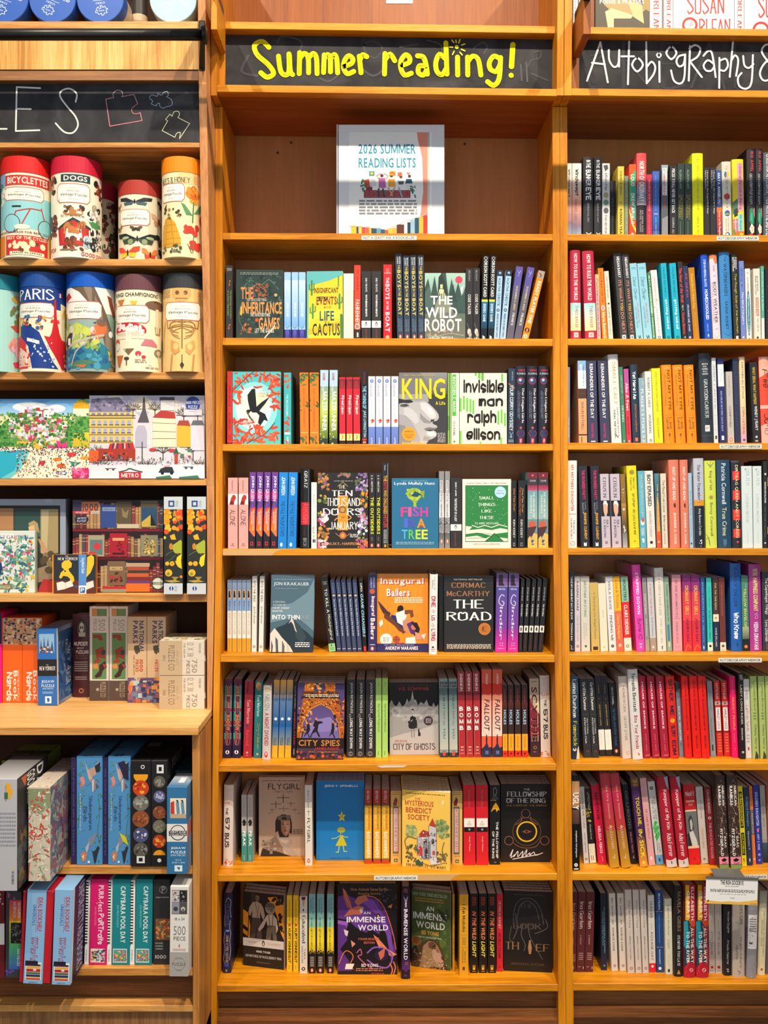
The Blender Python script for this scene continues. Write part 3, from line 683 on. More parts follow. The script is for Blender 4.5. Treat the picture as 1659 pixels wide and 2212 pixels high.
def item(line, zs, Yf_, sb, where, group):
    head, desc, base, art = [q.strip() for q in line.split('|')]
    t = head.split(); kind = t[0]; x0, x1, yt, lean = map(float, t[1:5]); o = opt(t[5:])
    if desc == '=': desc, base, art = PREV['l']
    PREV['l'] = (desc, base, art)
    if 'b' in o: Y = (ZC-zs)*F/(o['b']-HY)
    else: Y = Yf_ + o.get('s', sb)
    a0, a1 = wx(x0, Y), wx(x1, Y); H = wz(yt, Y)-zs
    slope = lean/(H*F/Y); e = LASTE[0]; far = Y+o.get('d', 132)/1000
    if e and kind != 'c' and e[3] > Y and e[4] < far:      # neighbours touch but never pass through one another
        a0 = max(a0, e[0]+.0003); hm = min(H, e[2]); slope = max(slope, e[1]-(a0-e[0])/hm)
        a1 = max(a1, a0+.004)
    lean = slope
    if kind != 'c': LASTE[0] = (a1, slope, H, far if kind in 'phb' else Y+o.get('t', 20)/1000*o.get('n', 1), Y)
    w = a1-a0; ang = math.atan(slope); w *= math.cos(ang); yaw = math.radians(o.get('y', 0)); H /= math.cos(ang)
    bc = col(base); sc = col(o.get('c', base))
    cat, name = {'p': ('book', 'paperback'), 'h': ('book', 'hardcover_book'), 'f': ('book', 'paperback'), 'F': ('book', 'hardcover_book'), 'b': ('puzzle box', 'puzzle_box'), 'c': ('puzzle tin', 'puzzle_tin')}[kind]
    xc = (a0+a1)/2
    if kind in 'ph':
        w -= .0006
        piv = -w/2 if lean < 0 else (w/2 if lean > 0 else 0)
        root = empty(name, (xc+piv, Y, zs+.0002), rot=(0, ang, 0))
        d = o.get('d', 132 if kind == 'p' else 148)/1000; d = min(d, BACK-.022-Y)
        hard = kind == 'h'; tt = .0022 if hard else .0006; bul = min(w*.13, .0035) if hard else 0
        v, f = cshape(w, d, H, tt, bul, 8 if hard else 2)
        v = [(a-piv, b, c) for a, b, c in v]
        mesh_obj('cover', v, f, M['cover'], root, [sc if (abs(a+piv) > w/2-tt-.0001 and b > .004) else bc for a, b, c in v], smooth=False)
        ins = .003 if hard else .0004
        v, f = boxv(-w/2+tt-piv, w/2-tt-piv, tt+.0005, d-ins, ins, H-ins)
        if hard:   # rounded back of the page block
            v = [(a, b, c) for a, b, c in v]
        mesh_obj('page_block', v, f, M['pages'], root)
        a = Art(w, H); a.run(art)
        fm = lambda x, y, l: (x-w/2-piv, -bul*(1-(2*x/w-1)**2)-.00012-l*.6, H-y)
        a.build('cover_print', fm, root, cuts=8 if hard and w > .008 else 0)
    elif kind in 'fF':
        T = o.get('t', 13 if kind == 'f' else 24)/1000; W = (w-T*abs(math.sin(yaw)))/math.cos(yaw)-.0004
        hard = kind == 'F'; tt = .0024 if hard else .0006
        px = W/2 if lean > 0 else (-W/2 if lean < 0 else 0); xc += px
        root = empty(name, (xc, Y, zs+.0002), rot=(0, ang, yaw))
        v, f = cshape(T, W, H, tt, 0, 2)
        # spine at the left: (sx, sy) -> (x = sy - W/2, y = sx + T/2)
        v = [(b-W/2-px, a+T/2, c) for a, b, c in v]
        mesh_obj('cover', v, f, M['cover'], root, [bc]*len(v))
        ins = .003 if hard else .0005
        v, f = boxv(-W/2+tt+.0004-px, W/2-ins-px, tt, T-tt, ins, H-ins)
        mesh_obj('page_block', v, f, M['pages'], root)
        a = Art(W, H); a.run(art)
        a.build('cover_print', lambda x, y, l: (x-W/2-px, -.00012-l, H-y), root)
        for k in range(1, int(o.get('n', 1))):   # further copies standing behind
            off = k*(T+.0012)/math.cos(yaw)
            if Y+off+T+W/2*abs(math.sin(yaw)) > BACK-.022: break
            c = root.copy(); link(c)
            c.location = (xc, Y+off, zs+.0002)
            for ch in root.children:
                q = ch.copy(); link(q, c)
            c['label'] = desc; c['category'] = 'book'; c['group'] = 'copies behind '+group
            c['label'] = '%s copy stacked behind the front %s' % (ORD[k+1], desc)
    elif kind == 'b':
        W = w/math.cos(yaw); d = o.get('d', 180)/1000; d = min(d, LIM-Y-.012*abs(yaw)*15)
        root = empty(name, (xc, Y, zs+.0002), rot=(0, ang, yaw))
        px = W/2 if lean > 0 else (-W/2 if lean < 0 else 0); root.location.x += px
        v, f = boxv(-W/2-px, W/2-px, 0, d, 0, H)
        b_ = bevelled('carton', (v, f), M['cover'], root, .0008)
        ca = b_.data.color_attributes.new('Col', 'FLOAT_COLOR', 'POINT'); n = len(b_.data.vertices)
        ca.data.foreach_set('color', [x for vv in b_.data.vertices for x in (bc if vv.co.y < .003 else sc)])
        secs = art.split('@'); a = Art(W, H); a.run(secs[0]); a.build('box_print', lambda x, y, l: (x-W/2-px, -.0001-l, H-y), root)
        for s_ in secs[1:]:
            if s_[0] == 'R': a = Art(d, H); a.run(s_[1:]); a.build('side_print', lambda x, y, l: (W/2-px+.0001+l, x, H-y), root)
            if s_[0] == 'L': a = Art(d, H); a.run(s_[1:]); a.build('side_print', lambda x, y, l: (-W/2-px-.0001-l, d-x, H-y), root)
            if s_[0] == 'T': a = Art(W, d); a.run(s_[1:]); a.build('top_print', lambda x, y, l: (x-W/2-px, d-y, H+.0001+l), root)
    elif kind == 'c':
        r = w/2*.985; lidh = o.get('l', 33)*Y/F
        root = empty(name, (xc, Y+r, zs+.0002))
        v, f = [], []; n = 40
        def ring(rad, z): return [(rad*math.cos(2*math.pi*k/n), rad*math.sin(2*math.pi*k/n), z) for k in range(n)]
        prof = [(r-.002, 0), (r, .001), (r, H-lidh)]
        for i, (rad, z) in enumerate(prof):
            v += ring(rad, z)
            if i: f += [((i-1)*n+k, (i-1)*n+(k+1) % n, i*n+(k+1) % n, i*n+k) for k in range(n)]
        f.append(tuple(reversed(range(n)))); f.append(tuple(range(2*n, 3*n)))
        mesh_obj('tube_body', v, f, M['cover'], root, [bc]*len(v), smooth=False)
        v, f = [], []; prof = [(r+.0012, H-lidh+.0003), (r+.0012, H-.001), (r, H)]
        for i, (rad, z) in enumerate(prof):
            v += ring(rad, z)
            if i: f += [((i-1)*n+k, (i-1)*n+(k+1) % n, i*n+(k+1) % n, i*n+k) for k in range(n)]
        f.append(tuple(reversed(range(n)))); f.append(tuple(range(2*n, 3*n)))
        mesh_obj('lid', v, f, M['cover'], root, [sc]*len(v))
        a = Art(math.pi*r, H-lidh); a.run(art)
        def fm(x, y, l):
            th = x/r - math.pi/2 + math.radians(17)
            return ((r+.0003+l)*math.sin(th), -(r+.0003+l)*math.cos(th), H-lidh-y)
        a.build('tube_print', fm, root, cuts=20)
    reg(root, desc, where, cat, group)
    return root
def row(ys, ye, xs, xe, Yf_, sb, where, group, text):
    LASTE[0] = None
    for line in text.strip().split('\n'):
        line = line.strip()
        if not line or line[0] == '#': continue
        xm = float(line.split()[1]); y = min(ys + (ye-ys)*(q-xs)/(xe-xs) for q in (xm, float(line.split()[2])))
        item(line, wz(y, Yf_) , Yf_, sb, where, group)
# ------------------------------------------------------------------ DATA: kind x0 x1 ytop lean [options] | description | base colour | artwork
# options: s setback m, b photo y of the base, y yaw deg, t thickness mm, n copies in a stack, d depth mm, c side colour
def mrow(k, sb, where, group, text):
    row(MS[k][0], MS[k][1], 480, 1195, YF, sb, where, group, text)
bind = empty('ring_binder', (0, 0, 0), 'white ring binder with 2026 summer reading lists cover standing alone', 'binder')
def build_binder():
    Y = D+.03; zs = wz(504.6, YF)+.0025; x0, x1 = wx(731, Y), wx(960, Y); z1 = wz(269, Y); T = .045; w = x1-x0; H = z1-zs
    bind.location = ((x0+x1)/2, Y, zs)
    for nm, vf in (('front_board', boxv(-w/2, w/2, 0, .003, 0, H)), ('back_board', boxv(-w/2-.004, w/2, T, T+.003, 0, H+.004)), ('spine', boxv(-w/2-.005, -w/2-.002, -.001, T+.004, 0, H+.001))):
        o = bevelled(nm, vf, M['cover'], bind, .001); ca = o.data.color_attributes.new('Col', 'FLOAT_COLOR', 'POINT')
        ca.data.foreach_set('color', list(col('e2e4e8'))*len(o.data.vertices))
    mesh_obj('paper_pages', *boxv(-w/2+.004, w/2-.008, .006, T-.004, .004, H-.008), M['pages'], bind)
    a = Art(w, H)
    a.run('R 10 88 7 98 f4f4f2;P e8907a 74,7 84,7 84,84 77,84 80,60 79,30 75,14;G 84 86 7 98 b8b4b0 e8e6e2;T 19 73 17.5 26.5 2a8ea6 s 2026 SUMMER;T 19 73 30 39 2a8ea6 s READING LISTS;'
      'R 26 32 56 62 7a3440;R 24 68 59 66 8e3a44;U 25 67 60 66 3 a85560;P c8503c 24,50 29,49 30,56 25,57;P d8d8e0 30,48 34,47 36,55 30,56;P c46aa8 38,48 44,48 45,57 38,57;C 41 46 1.6 5a3020;P f0a838 47,49 53,49 54,56 47,56;C 50 46 1.6 4a2a1a;P f2f2f0 56,50 60,49 62,56 56,56;C 59 47 1.5 6a4030;P 2a5a6a 64,49 69,49 70,53 63,53;P e8e8e4 64,53 69,53 70,59 64,59;C 67 46.5 1.4 50301e;'
      'P 58606a 56,51 62,51 61,54 57,54;L c8906c .8 38,49 36,46 40,44;L c8906c .8 45,49 47,46 43,44;L 2a4a5a 1.6 38,58 38,65;L 2a4a5a 1.6 42,58 43,65;L c89a7a 1.2 47,57 51,64;L c89a7a 1.2 53,57 49,64;L 88b0c0 1.4 57,57 60,65;K 21 26 50 60 9 2 2f6a5a,3f8a78;K 68 73 54 65 12 2 2f6a5a,3f7a70;'
      'R 29 34 42 46 3a8e9c;C 31.5 44 1.4 f0b840;R 48 54 42 46 f0a030;L d8402c 1 49,44 51,43 53,45;R 56 60 43 46.5 e06848;L e06848 1 65,43.5 66,44.5 67,43.5;U 19 74 68 82 5 888;'
      'P f0b838 12,91 17,91 17,98 12,98;R 17 19 92 98 284858;R 19 22 91 98 e8c060;R 22 25 92 98 c8483c;R 25 29 92 98 e0604c;R 29 31 93 98 f0b838;R 31 36 93 98 2c4a5c;R 36 40 93 98 5a98b0;R 40 44 94 98 1f5a74;R 44 47 95 98 d8503c;R 47 51 93.5 98 f0b838;R 51 55 93 98 e8a848;R 55 62 90 98 5a2f28;R 62 65 87 98 f0ece4;R 65 68 88 98 203a4a;R 68 72 86 98 8fb4cc;R 72 76 84 98 1f4f66;R 76 80 83 98 e8b040;R 80 84 82 98 b83c30;L b8b4ac .5 10,91 30,93 44,94.5 56,90 66,86 80,82 84,80')
    a.build('cover_sheet', lambda x, y, l: (x-w/2, -.0002-l, H-y), bind)
build_binder()

mrow(2, .03, 'middle bookcase second shelf', 'books on the second shelf of the middle bookcase', '''
p 488 502.5 573 0 c2a2a2e|dark grey spine with tiny orange figures|3a3836|T 10 90 4 5.5 ddd n SHERMAN;T 15 85 6 7.5 ddd n ALEXIE;V 58 85 34 72 a8c46a h The Absolutely True Diary;V 20 48 34 68 a8c46a h of a Part-Time Indian;L d06a3a 9 55,22 45,28 62,26;C 60 21 9 e08a4a;L d06a3a 9 50,80 35,86 60,84;C 62 80 9 e08a4a
f 510 612 583 0 t11 y2|dark teal cover with swirls and orange title lettering|263b38|S 8 92 6 92 60 5 1c2c2a,1f3330,34504a,2d4641;K 6 94 8 92 90 4 3f5f58,1a2725,4c6a60;O 5c7a6e 1.6 12,30 30,15 52,22 70,14 90,28;O 46645c 1.6 10,50 6,70 20,88 45,92;O 56746a 1.4 92,38 96,60 86,80 70,92;O 8a5138 2 40,38 36,26 48,20 60,26 66,36 52,34 48,26;O a35a38 2 50,24 62,30 58,38 46,34;S 36 66 20 40 26 2.6 8a4a30,a85c3a;T 10 36 25 42 d98a4e s THE;T 12 97 46 63 f09a52 s INHERITANCE;T 48 92 68 85 ef9a55 s GAMES;T 22 64 41 45 cfc9b8 n THEY HAVE EVERYTHING;T 30 72 62 67 d8d2c2 s THEY HAVE EVERYTHING;T 40 80 84 90 d8d2c2 s LET THE GAMES;L d8d0c0 2.4 60,98 82,80;S 10 30 78 92 14 3 b86a3a,8a4a2c;C 44 72 4 c2502c;U 8 90 4 8 2 8a948c;C 84 36 3.5 b8a878;P e8b13a 10,52 14,54 12,66 8,64
p 614 628.2 588 0 c28306a|pale blue thin spine with indigo foot|8fc0ee|R 0 100 0 12 9cc8f2;G 0 100 12 80 c4e0fa 74aee8;V 32 72 45 66 e6f2ff r CHASING THE WIND;L 1f3f70 6 25,81 50,83 75,80;R 0 100 85 100 28247a;G 20 75 86 100 5a58c0 302c88
p 630 644.3 588 0|=||
p 645.3 660 588 0|=||
f 662 741 586 0 t12 y-3|yellow desert cover with green cacti|f2cf34|R 0 5 0 100 5fb4b8;P 62b8ba 0,0 100,0 100,6 60,14 30,18 8,20 5,30;P f6dc4a 5,62 60,52 100,60 100,70 40,66 5,76;P e8b82a 5,84 100,72 100,82 50,90 5,92;T 20 88 24 32 5a2a1a s INSIGNIFICANT;T 27 83 37 49 8a2c20 s EVENTS;T 48 68 51 55 7a4a22 r IN THE;T 36 76 58 72 1d5a70 s LIFE;T 50 62 73 76 7a4a22 r OF A;T 16 92 76 94 203a34 s CACTUS;T 33 60 37 43 333 s EV;L 3f8a4a 5 14,14 14,34;L 3f8a4a 3 8,20 8,26 14,28;L 3f8a4a 3 20,18 20,26 14,28;L 47924c 5 17,48 17,68;L 47924c 3 10,53 10,60 17,62;L 47924c 3 24,51 24,58 17,60;L 47924c 5 91,34 91,54;L 47924c 3 85,40 85,46 91,48;L 47924c 3 98,38 98,45 91,47;L 3c8446 7 96,64 97,98;L 47924c 3 88,8 88,22
p 742 764 591 0 ce8e0d2|blank cream book with its page edges outward|e6ddcd|R 96 100 0 100 c8bca8;R 0 100 0 25 efe7d8
p 765 779 573 0 c801c14|orange-red spine with black foot and round flame badge|e8402a|V 40 62 6 36 6a140c n RAY BRADBURY;V 18 82 46 80 f6d8c0 s FAHRENHEIT;R 0 100 86 100 2c2624;C 50 82 42 f2e6dc;C 50 82 32 a01c18;T 25 75 80 84.5 f0b090 s 451;R 42 66 90 96 ddd
p 780.7 801 586 0 c1c1c1e|black classics spine with white band|2d2d2f|V 42 62 10 30 e8e8e8 n EMILY BRONTE;V 42 62 34 66 fff s WUTHERING HEIGHTS;R 0 100 72 82 f4f2ee;E 50 77 12 3.5 2a2a2a;E 50 77.6 6 2.4 eee;V 42 60 84 98 a04838 n PENGUIN CLASSICS
p 803 823 586 0 c1c1c1e|=||
p 828 846.5 571.5 0 c7a1016|crimson spine with large white letters|d21f2c|V 30 72 5 11 cc9a98 r DANIEL JAMES BROWN;R 10 90 11 12 e4b0a8;V 30 68 17 25 f4e4e0 s THE;V 25 75 26 46 fff6f2 s BOYS;V 34 64 49 60 f0d8d4 s IN THE;V 25 75 63 89 fff6f2 s BOAT;C 50 96 22 e8b07a
p 858 872 548 -4.5 c1e2028|navy spine with yellow capitals|2f3e50|V 20 44 3 12 ddd s JAMES;V 56 80 3 12 ddd s BROWN;V 35 70 13 18 d8b84a s THE;V 24 78 19 39 eacb5c s BOYS;V 35 70 40 49 d8b84a s IN THE;V 24 78 51 71 eacb5c s BOAT;V 20 44 75 90 7a94b4 n ADAPTED FOR;V 56 78 75 90 7a94b4 n YOUNG READERS;E 50 96 24 2.6 d8503a;E 50 96 10 1.6 f4e8e0
p 873 887 552 -3 c1e2028|=||
p 888.5 902 551 -3 c1e2028|=||
p 903 916.7 551 -1.5 c1e2028|=||
f 917.5 1005.5 590 0 t16|grey-green forest cover with chunky white title|5e6f62|G 0 100 0 55 a9cfc0 6d8e80;P 38504a 0,22 8,8 16,30 24,4 34,40 40,0 52,0 58,34 66,8 74,32 82,14 92,36 100,20 100,60 0,60;P 2a3836 34,6 42,0 54,22 58,50 30,50;P 4a665e 0,30 12,18 22,50 0,56;P 2f4644 60,40 70,16 80,44;P 3a544e 78,50 92,30 100,44 100,60;P 858a78 20,60 30,40 40,32 50,30 60,42 72,62 78,100 10,100;P 6a7266 0,70 30,60 70,58 100,72 100,100 0,100;C 84 10 9 e4485c;P e8e0a8 38,17 44,17 44,23 38,23;P e8e0a8 36,24 46,24 45,31 37,31;L e8e0a8 1.4 38,31 38,39;L e8e0a8 1.4 44,31 44,39;L e8e0a8 1.2 36,25 34,33;L e8e0a8 1.2 46,25 48,33;P f6f8f2 88,22 96,18 90,34;T 14 68 34 47 fbfaf4 s THE;T 2 80 51 67 fbfaf4 s WILD;T 0 90 68 87 fbfaf4 s ROBOT;S 4 96 86 97 12 4 9a8a7a,7a7268,b09a88;O c8d8d0 .8 4,92 30,94 60,90 96,93;T 8 70 94.5 97 e8e8e0 n THE NEW YORK TIMES BESTSELLER;T 12 80 97 100.5 f4f2ea s PETER BROWN
p 1006 1021.5 580 0 c151517|black spine with pale tags near the foot|2a2a2c|V 34 66 3 18 9a9a98 n BRUCHAC;V 30 72 36 64 dcdcd8 s CODE TALKER;L 8a8a88 4 20,76 42,83;E 48 88 26 4.5 c8c6c0;E 62 92 22 3.6 aaa8a2;R 8 92 96 100 8a8884;R 42 58 96 100 eee
p 1022 1036.5 579 0 c151517|=||
p 1038 1051.5 552 5 c0c0e10|tall spine, black above, blue below yellow bar|141416|C 50 3.4 30 aaa;C 50 3.4 18 141416;V 25 78 6 49 f2f2f0 s ORSON SCOTT CARD;R 0 100 52 54.5 e8e040;G 0 100 54.5 86 1f6f96 0e3a56;R 0 100 86 100 0c1822;V 28 74 57 78 dceaf2 s ENDERS GAME;P e8e8e8 30,94 70,96 60,100 30,99
p 1053.5 1066 552 6.5 c0c0e10|=||
p 1066.7 1078.5 584 8 c4a6a86|light blue crime spine with navy top|a9c9e4|R 0 100 0 8.5 1f2c42;C 50 4 24 8fb0cc;V 26 74 11 51 2a4864 n AGATHA CHRISTIE;C 48 57 30 3a4a5a;C 48 57 15 a9c9e4;V 30 66 62 96 4a6a88 s MURDER ON THE ORIENT EXPRESS
p 1079.5 1092 584 14 c4a6a86|=||
p 1093 1108.5 577 22 c221d38|purple-grey spine with cream title|5c5a6c|R 0 100 0 20 5a52a0;G 0 100 20 45 5a50a0 64626e;O b0a8d8 5 30,5 50,9 70,5 50,12 35,13;V 38 66 26 60 e0d0a0 r SUSANNA CLARKE;V 36 70 63 80 f0ece0 r PIRANESI
p 1109.5 1125 579 30 c221d38|=||
p 1126 1141 587 37 c5a2408|bright orange leaning spine with white letters|f58a1e|P a89890 0,0 100,0 100,11 0,11;L 2a2220 12 30,4 60,7 45,9;V 28 78 15 76 fffaf0 s READY PLAYER ONE;C 48 86 38 3a1a10;T 36 60 84 88.5 f0b070 s II;C 45 95 30 f4e8d8;C 45 95 15 e88a2a
''')
mrow(3, .03, 'middle bookcase third shelf', 'books on the third shelf of the middle bookcase', '''
p 490.5 501.7 802 0|narrow red spine with ornamental border|c9322c|V 30 66 20 48 6a1018 n HIJO LECTO;V 30 66 56 80 6a1018 n AUTOMATIST;L 6a1018 8 20,86 50,90 80,86;L 6a1018 8 20,90 50,94 80,90;R 0 100 97 100 7a1a20
F 502.3 606 803 0 t20|turquoise cover with black bird and red leaves|4cc0c4|E 46 50 48 36 8fd8dc;E 44 50 38 30 c8ecec;E 44 50 28 23 f2f4dc;C 60 40 15 f4eec4;K 2 98 2 22 42 7 d8432c,b83a2c,e85a34;K 76 98 10 50 24 8 e04a2c,c83c28,ee6034;K 2 40 66 98 44 7 d8432c,e85a34,b8382a;K 40 96 74 98 36 7 d8432c,ee6034;K 2 20 22 44 8 8 d03c28,e85a34;O 2b3a3a 1.2 0,26 20,14 36,4 44,0;O 2b3a3a 1.2 100,30 88,30 76,22;O 2b3a3a 1.2 30,98 55,90 70,84 88,70;P 15181a 40,24 47,23 49,38 50,48 60,42 78,34 68,44 58,52 56,54 68,58 74,68 66,66 58,74 53,70 56,60 50,56 42,56 38,54 33,58 36,64 44,66 43,68 34,62 28,54 31,52 36,52 32,40 31,32;L 8a6a2a 1 30,54 42,66;T 58 68 25 27 b0a070 r THE;T 52 74 28.5 31 b0a070 r HUNGER;T 54 72 32 34.5 b0a070 r GAMES;T 22 40 67 70 f2fafa s SUZANNE;T 22 42 71 74 f2fafa s COLLINS
p 613 629 805 0 c2b2a2c d150|teal spine with red leaf sprigs|3fb2b6|K 0 100 2 20 10 34 d8432c,e85a34;V 30 60 30 62 c8f0f0 n THE MOCKINGBIRD;K 0 100 62 82 10 34 e04a2c,d8432c;R 10 90 83 86 c8e8e4;V 40 64 89 96 e8f4f4 s SP;K 10 90 94 99 4 24 e04a2c,d8432c
p 648.5 667.5 805 -1.5 c8a4420|orange spine with green leaves|f07c1c|K 0 90 1 18 12 30 3f6a38,2f5a30,56803a;V 40 54 22 76 9a4410 r BALLAD OF SONGBIRDS;K 72 100 42 50 4 22 4a7038,345a30;R 10 90 83 84 f4c07a;K 0 80 88 99 10 28 3f6a38,2f5a30;K 0 14 34 68 6 14 4a7a38
p 669.5 689.5 805 -1 c8a4420|=||
p 690.3 708 799.5 1.5 c1a2a2a|blue and lime spine with jagged white title|a0b444|R 0 100 0 22 b4d0e6;G 0 100 22 55 8aa898 b8cc3c;G 0 100 55 92 b4c838 587038;R 0 100 92 100 2a3c34;V 30 62 4 14 a03a48 s DASHNER;V 22 48 20 28 d8e0e0 s THE;V 28 86 29 82 f6f8f4 s MAZERUNNER;S 5 60 85 99 14 12 2f4a38,d8e070,6a8a38
p 711 728.5 799.5 1 c1a2a2a|=||
p 733 746.5 815 -.5 c3a1416|red spine with white script and yellow label|cc1f33|G 0 100 3 17 7c2028 a02430;V 34 64 6 14 a84a50 n GRATZ;V 24 80 27 55 f4e4e4 k Fired Upon;R 4 96 84 94 e6d884;L 5a4a20 9 45,86 60,89 40,92;R 0 100 94 100 2a1a1c
p 748.3 762 815 -.5 c3a1416|=||
p 763.5 778.5 815 -1 c3a1416|=||
p 780.5 794 800.5 0 c151518|black spine with light blue brush lettering|17181c|V 34 64 2 18 8a2c30 s DOUGLASS;V 20 80 21 52 8fc8ec k THE TAKING OF;V 20 80 54 90 a8d4f0 s JAKE LIVINGSTON;E 50 93 38 1.6 c8342c;R 25 75 95.5 98.5 e0806c
p 795.5 810.4 813 0 c8a94c0|white and periwinkle spine with small orange bird|dfe2ee|C 50 7 26 5474c0;C 50 7 14 a8b6e0;V 22 52 12 30 a8b0c4 s DRAPER;V 34 62 33 60 d8c4a0 n out of my mind;P d8502c 28,65 70,62 92,65 70,68 40,69 55,66;G 0 100 74 100 6f8ad2 5a78c8;V 40 60 90 99 e8ecf8 s ATH
p 811.6 827 813 0 c8a94c0|=||
p 828.2 843.7 813 0 c8a94c0|=||
p 845.3 860.7 813 0 c8a94c0|=||
f 861.7 966 805 0 t18|cover with huge yellow title over a grey profile|3a3a3c|G 0 100 0 30 8f9094 5a5a5c;P 77777b 0,0 44,0 58,12 62,30 0,30;P 9c9ca0 0,30 60,30 62,40 56,44 0,46;P b4b4b6 0,42 20,39 38,41 52,39 62,43 70,48 77,53 82,58 83,63 79,67 72,68 69,69.5 72,72 78,73.5 80,76 76,79 71,80 76,82 79,85 77,89 70,92 62,94 56,100 0,100;P cfcfd1 44,42 56,42 68,49 76,56 77,62 70,65 62,62 54,56 46,50;P e2e2e4 58,46 66,50 72,56 70,60 62,56;P 8e8e92 44,56 52,62 62,67 70,68 64,71 52,70 44,64;P 3c3c40 66,65.5 74,65 72,68 66,68.5;P a2a2a6 0,58 14,60 26,68 36,80 44,92 44,100 0,100;P 86868a 0,72 12,74 22,86 26,100 0,100;P c6c6c8 10,48 26,50 38,58 42,68 34,72 22,64 10,58;P 77777b 52,78 62,76 74,77 79,76 76,79 66,80.5 56,81;P 38383c 56,80 66,79.4 75,79.8 64,81.6;P dededf 58,82.5 70,81.8 77,84.5 75,88 66,89 58,86.5;P 9a9a9e 52,88 66,91 60,95 50,94;P 2c2c30 0,36 10,38 24,37.5 30,41 20,42.5 8,42 0,43;P 57575b 4,44 16,43.5 22,46 12,48 2,47;P 333337 6,44.6 18,44.6 14,46.4;L 3c3c40 1 2,40 0,44;T 6 96 8 37 e3d21e s KING;T 76 96 40 45 e8d82a s A Life;C 20.5 85.5 14.5 e89a28;C 20.5 85.5 13 f0a83a;C 20.5 85.5 12 e89a28;T 12 30 81 83 6a3a10 r WINNER;T 11 31 86 88 6a3a10 r PULITZER;T 14 28 89 91 6a3a10 r PRIZE;U 80 96 84 98 7 bbb;T 6 52 96.5 100 e8d82a s Jonathan Eig;T 10 74 3 5 c8b82a n NEW YORK TIMES BESTSELLER
p 967 971 806 0|green sliver of a spine|86b84e|R 0 100 60 80 5a9a40
p 971.5 992 806 0|white spine with green block and sideways title|e8e8dc|R 0 20 0 100 8aa870;R 25 68 2 60 54b83a;V 32 62 5 54 f4f8ee r INVISIBLE MAN;V 34 58 68 87 2c3028 r ELLISON;C 48 96 12 5a9a40
f 992.8 1095 806 0 t16|cream cover with brush script and green bars|ece8d4|R 32 36 0 4 6cc04a;R 39 44 0 8 6cc04a;R 46 51 0 11 5cb43a;R 88 92 1 12 6cc04a;R 0 4 35 54 70c84c;R 7 11 32 51 70c84c;R 14 18 35 54 70c84c;R 21 25 36 55 70c84c;R 27 31 38 57 70c84c;R 80 84 53 72 70c84c;R 87 91 51 70 70c84c;R 94 98 56 74 70c84c;R 0 4 81 99 70c84c;R 42 46 96 100 70c84c;R 86 90 90 100 70c84c;T 8 94 9 28 1c1a18 k invisible;T 40 92 35 47 1c1a18 k man;T 16 78 52 75 1c1a18 k ralph;T 14 86 77 94 1c1a18 k ellison
p 1096.5 1111 796 2 c14181e|dark blue spine with white brush letters and orange stripe|25384c|V 50 70 4 16 a8b4c0 n SMITH GERALD;L d0803c 14 0,20 100,26;V 24 78 22 82 c8d4de k YOUR CORRY ODYSSEY;L 90a8b8 8 30,84 50,88 80,84;C 50 90 18 8098ac;R 10 90 94 95 8098ac;R 10 90 96 97 8098ac
h 1112 1135 791 0 c101014 d150|glossy near-black spine with badge and red foot|201f30|T 25 92 4 7 c83c4c s CANDACE;T 15 98 8.5 11 b8c8d8 n FLEMING;C 52 19 34 a03a48;C 52 19 28 2a4a6c;C 46 18 14 a8c0d8;V 56 84 28 73 f2f2f0 r The Enigma Girls;V 36 46 34 68 98b0cc n How Ten Teenagers Broke Ciphers;V 22 32 32 66 98b0cc n Kept Secrets and Helped Win;C 54 79 12 b8584c;P 34345c 30,84 54,80 80,84 78,97 34,97;L a05a6a 4 34,82 18,86 34,90;L a05a6a 4 74,82 90,86 76,90;R 40 68 92 99 c0283c;T 46 62 93.5 97.5 f4d0d0 s SF
h 1137.3 1161 791 0 c101014 d150|=||
h 1162.6 1185.2 791 0 c101014 d150|=||
''')
